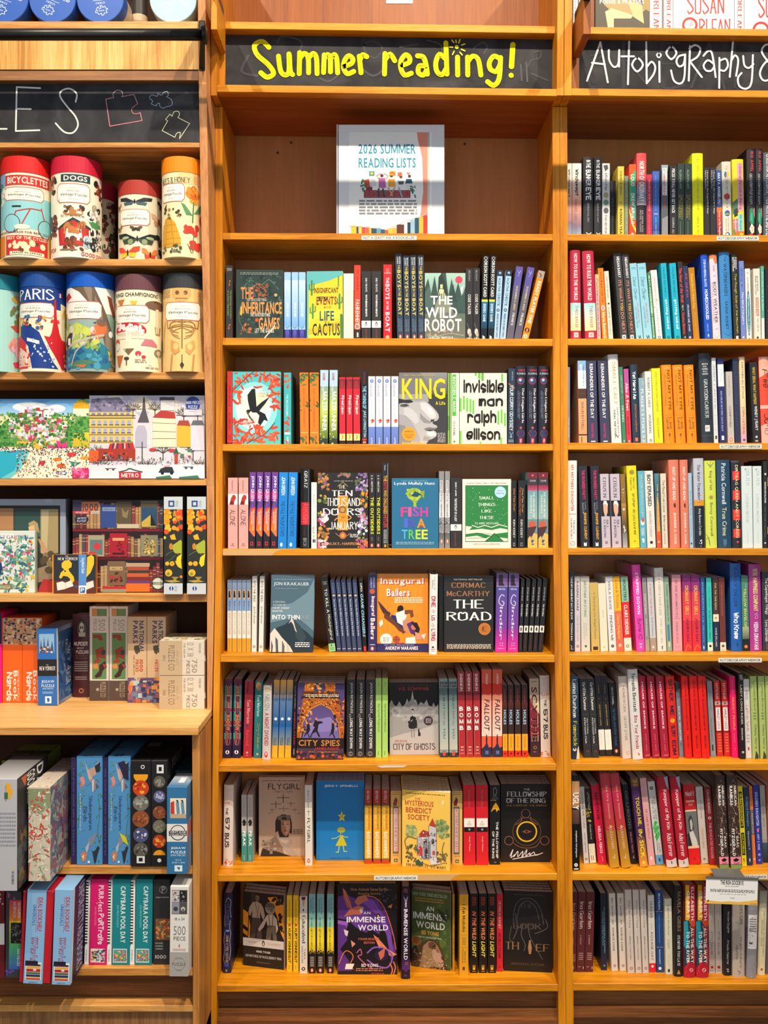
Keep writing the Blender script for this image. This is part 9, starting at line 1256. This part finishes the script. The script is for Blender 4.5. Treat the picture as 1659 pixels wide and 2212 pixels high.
K5 = 'R 0 100 0 11 d8d4cc;R 12 90 2.6 10.4 6a8a58;R 12 40 3 10 c88c50;L 4a6a44 3 44,3 44,10;V 14 66 0 1 fff n .;V 46 82 13.6 26 9a948c n 500;V 20 38 13.6 26 9a948c n PIECE;R 14 88 28 77 5c8450;P 8a3424 18,30 60,30 70,36 50,36 40,33 20,34;P 8a3c28 30,46 70,42 84,50 80,56 50,54 40,60 34,54;P 3a3454 62,47 82,46 82,50 64,52;P 9c4830 22,58 50,54 60,58 30,62;P c88040 16,62 40,60 46,66 20,66;P 3c2420 50,62 80,58 90,64 70,68 60,74 34,76 26,74 50,68;P a83c34 66,60 86,62 80,66;R 0 100 78.6 100 54443c;V 56 84 80 96 a89884 n PUZZLE CO;C 42 88 8 a89884'
K7 = 'R 0 51 0 100 bba484;V 20 34 14 86 7c6850 n PUZZLE CO;V 38 42 30 70 a08a6c n TRUE SOUTH;R 8 14 42 58 a08a6c;R 51 53 4 96 d4c8b4;V 54 58 8 50 8a7c6c n FOR AGES 10+;V 62 76 6 46 a09484 l 12 X 38;V 60 68 58 96 8a7c6c n PIECE;V 72 84 54 92 8a7c6c l 750;V 88 92 8 36 8a7c6c n PUZZLE SIZE:'
crow(1571, YLIP, 0, 'on the counter', 'puzzle boxes standing on the counter', ('''
b -30 3.5 1325 0 b1519 d190 c3a1024|magenta puzzle box edge cut by the frame|e0187c|R 0 100 0 34 2a1a3c
b 4.5 47.7 1335 0 b1518 d190 c241014|orange puzzle box with patterned top|f0641c|R 0 100 0 31.6 c8a480;B 2 98 1 31 90 6 2c3440,a84c30,e8c8a0,5a3430,d88048,ecd8b8,3c4c64;V 56 76 62 98 f8ece0 s Book;V 20 52 64 98 f8ece0 k Nerds;V 76 86 62 98 f8d0b0 n 1000 PIECE PUZZLE
b 48.3 90 1335 0 b1518 d190 c241014|=||
b 82 124 1358 -2 b1524.5 y-1 d185 cd8dce4|blue magazine puzzle box with black middle band|2c6cb8|R 10 88 7 32 8cb4d8;P 3a5a8c 12,32 20,14 28,32 36,10 44,32 56,12 64,32 78,16 86,32;B 12 86 24 31 16 6 d8c8b8,a85c3c,2c3c5c;R 0 100 40 61.6 242426;T 10 92 49 54.4 e8e8e8 r NEW YORKER;T 44 56 46.6 48 ccc n THE;T 20 86 67 71.4 e8f0f8 n JIGSAW;T 20 86 72.4 76 e8f0f8 n PUZZLE;T 26 80 77 79 c8dcf0 n 1000 PIECES;U 24 80 82 85 2 a8c8e8;R 38 70 88 97 f0f4f8;P 2c6cb8 46,90 60,90 62,94 50,96@R R 8 100 6 96 3464a4;V 40 62 20 80 d8e4f0 s NEW YORKER;K 10 98 20 90 60 10 5c84b8,84a4cc,2c4c84;R 0 6 0 100 e4e8ec
h 157 193 1326.5 0 b1506 c3a141c d60|dark maroon mystery puzzle shaped like a hardcover with a skull oval|4c1a22|R 0 100 0 3 5c2a30;E 56 18 34 12 241c20;E 56 18 28 10 4c4a44;E 56 16 14 6 c8c0b0;E 50 16 4 2 241c20;E 62 16 4 2 241c20;R 38 78 22 27 b8b0a0;T 10 92 33 38 e0d8cc k MURDER;T 28 70 39.6 42 e0d8cc n MOST;T 22 96 43.4 47.6 e0d8cc k PUZZLING;T 16 88 49 51 8a6a68 r DEATH OF A;T 16 88 52 54 8a6a68 r COLLECTOR;U 12 92 57 70 5 b8a8a0;U 16 88 75 80 2 a89890;C 54 92 14 c88c64;C 54 92 10 4c1a22
b 193.5 235 1310 0 b1514 d185 cc8c4bc|racing horses puzzle box with taupe foot, left of the pair|cdc8c0|%s
b 236.3 276 1310 0 b1514 d185 cc8c4bc|racing horses puzzle box with taupe foot, right of the pair|cdc8c0|%s
b 275.8 316.6 1332 0 b1518 d185 cb09a80|kraft national parks puzzle box with full navy lettering|c8ac88|V 60 86 5 42 2c3460 s NATIONAL;V 28 54 5 31 2c3460 s PARKS;P 4c4838 34,34 60,33 64,40 50,44 40,42 34,38;V 30 38 45 68 6a5a48 n USE A MILLION;V 62 82 50 64 b83c2c s 1000;V 42 58 50 64 b83c2c s PIECES;R 0 100 71 100 5a4c74;B 2 98 71 99 50 12 2c3460,d8984c,6a84a4,8a5a6c,c86a3c,4a3c5c,a8c4cc;R 44 52 71 100 c8ac88
b 317.4 358 1332 0 b1518 d185 cb09a80|kraft national parks puzzle box partly hidden by the stacked cream boxes|c8ac88|V 60 86 5 42 2c3460 s NATIONAL;V 28 54 5 31 2c3460 s PARKS;P 4c4838 34,34 60,33 64,40 50,44 40,42 34,38;V 42 58 50 64 b83c2c s PIECES;R 0 100 71 100 5a4c74;B 2 98 71 99 50 12 2c3460,d8984c,6a84a4,8a5a6c,c86a3c,4a3c5c
b 344 441.5 1460 0 b1532.5 d130 cd8d0c0|wide cream puzzle box at the bottom of the stacked two|d4cabb|%s@T R 0 100 0 100 c8c0b0
''' % (K5, K5, K7)))
zb = (ZC-0)  # the upper box rests on the lower one
Yc = (ZC-wz(1571, YLIP))*F/(1532.5-HY)
LASTE[0] = None
item('b 344 441.5 1384 0 s0 d130 cd8d0c0|wide cream puzzle box on top, wrapped in clear film|d4cabb|%s@T B 4 96 4 96 70 6 8aa05c,c8b070,d8dcb8,6a7c4c,e8e0d0' % K7, wz(1459, Yc), Yc, 0, 'on the counter', 'puzzle boxes standing on the counter')
SH = 'K 2 30 2 98 26 7 3c6c44,4c7c4c,5c8c50;K 76 98 2 98 26 7 3c6c44,4c7c4c;K 30 76 2 34 10 6 4c7c4c;K 30 76 74 98 10 6 4c7c4c;O 3c6c44 2 8,34 12,50 6,66;O 3c6c44 2 84,36 90,52 82,70 90,80;P c8a898 32,4 44,12 54,14 62,19 56,24 46,20;P b89888 46,12 66,10 84,5 90,10 74,17 58,19;P 2a2a3c 70,9 92,5 90,14 76,15;P d88880 12,20 26,18 34,24 24,28;P c87060 12,26 22,25 18,31;P 8a8490 54,22 66,20 80,24 74,31 62,31;P c8c4cc 60,22 68,21 66,33 61,32;P 5a5468 74,24 88,28 76,30;V 44 62 36 68 3a4c78 r Shakespeares;V 26 42 46 60 3a4c78 r Birds;V 12 17 34 68 c8dcec n A 1000 PIECE PUZZLE;P 7c849c 42,76 56,74 66,72 80,70 70,78 58,82 46,84;P a8b0bc 34,84 50,78 46,86 38,89;P 2c3038 62,88 74,86 84,82 90,84 82,90 76,97 70,99 66,94;P 2c3038 58,86 70,89 68,92;P c87c54 16,90 28,87 42,90 34,96 22,97;P e8c8a8 20,92 30,90 28,95;C 48 97 5 e8e0e4'
PL = 'C 50 14 36 e89c1c;R 0 100 2 13 1c1b1d;C 50 26 40 c8401c;S 22 78 22 30 14 9 e88c2c,f0a83c,a82c14;C 50 40 40 6c6c64;S 20 80 36 44 16 9 8c8c84,54544c,a8a89c;C 50 55 42 8c4c2c;S 20 80 51 59 16 8 a86440,6c3820;C 50 70 38 4c5078;S 24 76 67 73 16 8 c8ccdc,3c4068,8c90a8;C 50 84 36 5c5850;S 26 74 81 87 12 8 8c8880,3c3834;R 30 70 90 96.6 dcdcdc;R 40 60 91.5 95 1c1b1d;C 60 6 10 d8d8d8;C 60 6 6 1c1b1d'
crow(1871, YLOW+.002, 0, 'base cabinet upper shelf', 'puzzle boxes on the upper shelf of the base cabinet', ('''
b 4 52 1643 0 s.07 d150 c8a9440|olive green puzzle box set back, first behind the white box|6c7c2c|R 0 100 70 100 7c8c34;T 40 80 4 8 a8b45c s 500@T R 0 100 0 40 6c7438;R 0 100 40 100 2c3420;B 6 94 50 96 20 9 4c4c48,6a6a64
b 53.5 88 1643 0 s.07 d150 c8a9440|olive green puzzle box set back, second behind the white box|6c7c2c|R 0 100 70 100 7c8c34;T 40 80 4 8 a8b45c s 500@T R 0 100 0 40 6c7438;R 0 100 40 100 2c3420;B 6 94 50 96 20 9 4c4c48,6a6a64
b -40 37 1683 0 b1925 d200 c2c2a2c|very large white puzzle box leaning out of the shelf|b8b8bc|P e8a82c 68,4 82,4 82,10 88,8 88,14 82,14 82,18 70,18;P 2c6c54 64,12 74,12 74,18 64,18;V 66 70 6 20 6a6a70 n ACTUAL SIZE;U 44 96 30 62 9 909098;V 84 92 82 94 6a6a70 s WARNING;P e8c82c 88,80 94,80 91,78@R R 0 100 0 100 2c2a30;V 62 84 2 50 f0f0f0 s DAVID;V 30 56 2 30 f0f0f0 s GOODSELL;P e8642c 12,2 30,2 24,12;S 4 96 40 98 90 8 5a4a34,3a3440,7a6a44,4a5a5c
b 61 108.5 1700 0 b1904 d240 c8c7c84|floral scroll puzzle box with coral and sage leaves|cfc4b0|P 8c9470 0,2 100,2 100,22 40,30 0,20;K 4 96 4 98 120 12 c8503c,dcd8c4,98a488,b85c48,e4e0cc;O c8543c 5 4,34 30,20 60,14 90,2;O c8543c 5 0,50 40,44 80,50 100,60;O b84c3c 5 0,98 10,70 30,54;O b84c3c 5 20,74 60,70 96,74;K 10 96 24 96 46 9 dcdcc8,c8ccb4;C 26 50 12 c84c44;C 26 50 6 e8d8c8;O 7c8c64 3 0,64 40,80 80,98@R K 0 100 0 100 240 8 7c6c80,8c8c98,6c7c84,a86c70,94a0a4;S 30 80 40 80 40 6 984c64,b8687c,6a5c84@T K 0 100 0 100 60 9 c8b8a8,c85c4c,e8e0d0
b 153 165 1637 0 s.01 d190 c201a3c|narrow indigo side panel of the first blue bird box|2c2450|V 30 66 10 92 6a5c94 n Lord how much ado the boys make
b 165.5 221 1634 0 s.006 d190 c14284c|sky blue puzzle box of songbirds, left of two|4c8cc0|%s@T K 0 100 0 100 12 20 6a6a5c,2c3c5c
b 222.3 232.8 1637 0 s.01 d190 c201a3c|narrow indigo side panel of the second blue bird box|2c2450|V 30 66 10 92 6a5c94 n the cuckoo then on every tree
b 233.4 282 1634 0 s.006 d190 c14284c|sky blue puzzle box of songbirds, right of two|4c8cc0|%s;P 2a2440 44,6 70,4 90,10 92,22 70,20 56,12;P c8c42c 50,70 80,74 92,82 66,78@T K 0 100 0 100 12 20 2c3444,2c3c5c
b 282.5 325.7 1643 0 s-.004 d180 c141416|black puzzle box with planets from a yellow sun down|1c1b1d|%s@T T 20 80 10 30 8c8c8c s 1000
b 326.5 362 1643 0 s-.004 d180 c141416|black puzzle box with planets ending in a yellow sun|1c1b1d|R 34 76 4 12 d8d8d8;R 46 64 6 10 1c1b1d;C 50 20 36 5c5850;S 26 74 18 24 12 8 8c8880;C 50 34 36 5c608c;S 26 74 30 38 12 8 a8acc8;C 50 49 40 84482c;S 20 80 45 53 16 8 a86440,6c3820;C 50 62 40 74705c;S 20 80 59 66 12 8 8c8c74;C 50 76 40 b83c1c;S 22 78 72 80 14 9 e88c2c,f0a83c;C 50 90 38 e89c1c;R 0 100 89 97 1c1b1d;C 50 94 12 d8d8d8@R R 0 100 0 100 1c1b1d;T 30 90 3 14 6a6a70 s 1000
b 371 413 1665 0 s.08 d120 c2c4c50|dark teal box standing behind the tall blue one|2c484c|T 10 90 6 9 6c8c90 n OPERA
b 360.5 404.5 1700 0 b1888 d110 cc8ccd0|tall blue and white vintage puzzle box with three birds picture|2f6e9c|R 0 100 42.5 63 dcdad4;R 16 94 13 36 e4d8bc;P b83c34 18,18 36,16 38,34 18,34;P 5c8cac 44,18 58,16 64,30 50,34;P 5c8cac 68,18 82,16 88,30 74,34;P 2c3438 44,15 56,15 54,19;P 2c3438 68,15 80,15 78,19;R 16 94 31 36 b8a084;C 54 52.5 38 2c2c30;C 54 52.5 34 dcdad4;R 10 98 50.4 56 2c2c30;T 14 94 50.8 53 f0f0ec n VINTAGE;T 14 94 53.6 55.6 f0f0ec n COLLECTION;T 20 92 69 72 e8f0f4 s JIGSAW;T 20 92 73.4 76.4 e8f0f4 s PUZZLE;T 20 92 77.4 79.6 c8dce8 n 1000 PIECES;T 42 70 83 85 c8dce8 n 20 X 15;T 26 88 86 87.8 c8dce8 n 50.80 x 38.10;R 38 76 90 97 dce4e8;P 2f6e9c 48,92 66,92 60,96@T R 40 70 30 70 dce4e8@R R 0 70 0 40 2f6e9c;R 0 70 44 60 b8646c
''' % (SH, SH, PL)))
ID = 'R 14 90 0 5 00000000;V 60 84 8 44 b83c4c s IDEAL BOOKSHELF;L b83c4c 2 54,8 54,45;V 34 50 16 38 3c5c9c n UNIVERSALS;V 30 70 50 80 b02c50 h 1000 Piece Puzzle;R 10 92 77 96 f0f0ec;B 14 88 78 79.6 3 30 241c30;R 14 88 79 81 2c2c3c;R 14 88 81.4 83.6 e8a83c;R 14 88 84 87 b8282c;R 50 66 83.6 86 e8d8d8;R 14 88 87.4 89.6 4c6c4c;R 14 88 90 92.4 2c3464;R 14 88 92.8 94 e8a83c;R 14 88 94 95.4 c83430;T 30 72 97.4 98.8 3c6c8c s galison'.replace('R 14 90 0 5 00000000;', '')
ST = ';'.join('R 0 60 %.1f %.1f f0ece8;R 0 60 %.1f %.1f 1c1c20' % (i*3.4, i*3.4+1.7, i*3.4+1.7, i*3.4+3.4) for i in range(22)) + ';R 0 100 78 100 ecece8;V 26 60 82 97 2c2c30 s mudpuppy'
CP = 'V 46 74 8 74 f0f4f0 s CAPYBARA POOL DAY;V 26 36 30 56 8cd0d0 n 500 PIECE PUZZLE;R 6 84 81 97 f0e8d8;R 9 81 82 96 48a0b8;S 12 78 83 95 60 6 e8a030,d84858,8a5a34,58b878,f0d848'
crow(2091, YLOW+.002, 0, 'base cabinet lower shelf', 'puzzle boxes on the lower shelf of the base cabinet', ('''
b -25 9.5 1923 0 b2113 d180 c4c1c20|maroon and white puzzle box cut by the frame|6c1c24|R 0 100 38 62 dcdcd4;S 40 96 4 20 10 8 c8b8b0
b 11 45 1926 1.5 b2113 d150 c2c2a2e|rainbow-edged grey puzzle box in clear film|3c3c40|R 14 100 10 88 3c3c40;G 24 100 10 34 c83c50 e8842c;G 24 100 34 60 d8c83c 5cac4c;G 24 100 60 90 4cac5c 3c5cb0;R 34 100 36 60 1c1c1e;S 36 98 38 59 50 6 4c4c50,101012,6c6c70;V 76 94 12 30 e8d8dc n WOMEN;V 50 66 12 30 e8d8dc n SCIENCE;V 76 94 66 86 e8f0f0 n 500 PIECES;S 10 60 2 8 6 12 a84870;S 10 50 90 97 6 12 5c4c9c
b 41.5 48.5 1924 9 b2122 d210 c8c1018|red side strip of the first tilted blue box|c01c2c|R 0 100 0 2 d8404c
b 49.5 91 1923 9.5 b2126.5 d215 c3c1828|light blue bookshelf puzzle box, tilted, left of two|88b8e0|%s
b 92 108 1924 9 b2125 d210 c8c1018|red side strip of the second blue box|c01c2c|R 0 100 0 2 d8404c
b 111.5 151.5 1922 7 b2128.5 d215 c2c2040|light blue bookshelf puzzle box, nearly upright, right of two|88b8e0|%s@R R 0 6 0 100 e8ecf0;R 6 100 0 100 242048;V 20 40 4 96 b8b8d8 s UNFORGETTABLE BOOKS;V 52 66 10 96 e8b04c n Think Again;V 74 86 10 90 c83c3c n The People
b 182.5 191.5 1902 4 b2083.5 d200 c2c1420|black and white striped side of the pink box|f0ece8|%s
b 192.2 230 1900 4 b2085 d200 c4c1428|hot pink cat portraits puzzle box|d81c6c|V 46 76 7 38 f4dce8 s PURR-fect;V 46 80 40 76 f4dce8 k PoRTraits;V 26 36 32 54 e890b4 n 500 PIECE PUZZLE;C 38 28 4 e8a83c;R 8 88 81 97 e8e0d8;B 12 84 82.5 95.6 60 7 a83c5c,3c7c7c,d8984c,4c4c6c,c8c8c8,2c2c30
b 231.3 240.6 1902 2 b2083.5 d200 c143c44|striped side between the pink and the first teal box|f0ece8|%s
b 241.4 280 1900 1.5 b2085 d200 c1c3c44|teal capybara puzzle box, left of two|1a848c|%s
b 281 290.4 1902 2 b2083.5 d200 c143c44|striped side between the two teal boxes|f0ece8|%s
b 291.2 327.6 1900 2.5 b2085 d200 c1c3c44|teal capybara puzzle box, right of two|1a848c|%s
b 330.5 366 1900 1 b2084 d180 c1c1c1e|charcoal puzzle box with circled letter and leafy photo|2c2c2f|C 60 12 24 8c8c88;C 60 12 21 2c2c2f;T 50 72 8 16 8c8c88 s P;T 16 96 20 22 a8a8a4 s paperblanks;R 14 100 46 71 7c4c34;S 16 98 47 70 60 7 c8502c,e8842c,3c6c4c,5c8c5c,d8a04c;U 14 60 74 84 3 8c8c88;T 14 80 88.6 93 c8c8c0 n 1000
b 366.3 406.5 1915 1.5 b2109.5 d190 cbcb8b4|white puzzle box with a grey foot and four pet photos|dcdad4|R 8 92 4 31 6c6c70;R 9 49 4.6 17.4 b8b4b4;R 51 91 4.6 17.4 2c2c2e;R 9 49 18 30.4 8c8c98;R 51 91 18 30.4 4c4c4e;S 54 88 6 16 12 7 1c1c1e,8c8c8c;S 12 46 6 16 10 7 8c5c5c,d8d4d0,6c6c70;C 30 25 12 3c3c40;C 70 25 12 b8b4ac;C 70 26 5 2c2c2e;T 26 78 34.6 37.6 5c5854 n 18 x 24;T 20 84 44 54 7c7874 l 500;T 20 84 55.6 60 7c7874 n PIECE;P c85c58 46,67 56,67 51,63;U 16 86 69 72 2 d89c98;R 0 100 73 100 a4a19c;C 50 86 34 7c7874;C 50 86 32 a4a19c;R 12 88 84 89 a4a19c;T 14 86 84.6 88 5c5854 s PUZZLE;T 30 70 79 81 7c7874 n TRUE SOUTH;T 34 66 92 94 7c7874 n COMPANY
''' % (ID, ID, ST, ST, CP, ST, CP)))
# round puzzle tins lying on their sides on the top shelf, lids towards the shop
def lying(label, px, rpx, Y, c, body, pu, depth=.15, rot=0):
    r = rpx*Y/F; zs = wz(45.7, lk(50)+.003)
    o = empty('puzzle_tin', (wx(px, Y), Y, zs+r), label, 'puzzle tin', 'round tins lying on the top shelf of the hutch', rot=(0, rot, 0))
    v, f = [], []; tube(v, f, (0, .038, 0), (0, depth, 0), r*.985, 40); mesh_obj('tube_body', v, f, M['cover'], o, [col(body)]*len(v))
    n = 40; v = [(r*k*math.cos(2*math.pi*i/n), y, r*k*math.sin(2*math.pi*i/n)) for k, y in ((1, .0375), (1, .0015), (.975, 0)) for i in range(n)]
    f = [(j*n+i, j*n+(i+1) % n, (j+1)*n+(i+1) % n, (j+1)*n+i) for j in (0, 1) for i in range(n)] + [tuple(range(2*n, 3*n))]
    mesh_obj('lid', v, f, M['cover'], o, [col(c)]*len(v))
    a = Art(2*r, 2*r); a.run('T 12 86 36 46 %s r Vintage Puzzle;L %s .8 34,52 66,52;T 40 60 56 60 %s r %s;O %s 1.2 40,70 44,66 46,70 50,68 48,64 52,64 54,68 58,66 60,70 64,72 60,75 62,80 56,80 54,84 50,84 50,80 44,82 42,78 38,78 38,74 42,74 40,70;T 45 56 73 76 %s n 1000' % (pu[0], pu[0], pu[0], pu[1], pu[0], pu[0]))
    a.build('lid_print', lambda x, y, l: (x-r, -.0002-l, r-y), o)
Yt = lk(40)+.012
lying('blue puzzle tin lying down, cut by the left edge', 9, 52, Yt, '2c5cb4', '6c4c34', ('d8e4f4', 'DOGS'), rot=.35)
lying('blue puzzle tin lying down, second of the blue lids', 113, 50.5, Yt, '2c5cb4', '6c4c34', ('d8e4f4', 'DOGS'), rot=.4)
lying('blue puzzle tin lying down, touching the dark tin', 216.5, 51, Yt, '2c5cb4', 'c8bc9c', ('d8e4f4', 'DOGS'), rot=-.1)
lying('pale blue puzzle tin lying down near the rail bracket', 374, 51, Yt, 'a8ccdc', 'b8bcc0', ('e8f4f8', 'FELINES'), rot=.7)
LASTE[0] = None
item('c 279 314 -80 0 s.085 l30 c1a1a1c|dark upright puzzle tin between the blue and pale lids|2c2624|R 0 100 60 90 c8ac8c;T 30 80 70 76 4a3c30 r Vintage Puzzle;R 0 100 90 92 1a1614;R 0 100 96 100 1a1614', wz(45.7, lk(50)+.003), lk(50)+.003, .06, 'top shelf of the hutch', 'round tins on the top shelf of the hutch')
# twisted seams of clear film on the stacked cream boxes
for yy, nm in ((1418, 'upper'), (1498, 'lower')):
    v, f = [], []; rnd = random.Random(yy); Y = Yc-.0012; pts = [(345+i*4, yy+4+3*math.sin(i*.6)+rnd.uniform(-1, 1)) for i in range(24)]
    s2 = []; stroke(v, f, [(wx(a, Y), wz(b, Y)) for a, b in pts], .0018, 6)
    t = [(wx(437, Y), wz(yy+6, Y)), (wx(443, Y), wz(yy-4, Y)), (wx(444, Y), wz(yy+2, Y)), (wx(444.5, Y), wz(yy+9, Y)), (wx(443, Y), wz(yy+10, Y)), (wx(440, Y), wz(yy+14, Y))]
    b = len(v); v += t; f.append(tuple(range(b, b+6)))
    host = [o for o in bpy.data.objects if o.get('category') == 'puzzle box' and ('bottom of the stacked' in o.get('label', '') if nm == 'lower' else 'wrapped in clear film' in o.get('label', ''))][0]
    m = mesh_obj('film_seam', [(q[0], Y+(.0004 if i % 2 else 0), q[1]) for i, q in enumerate(v)], f, M['film'], host)
    m.matrix_parent_inverse = Matrix.Translation(-Vector(host.location))
finish_labels()
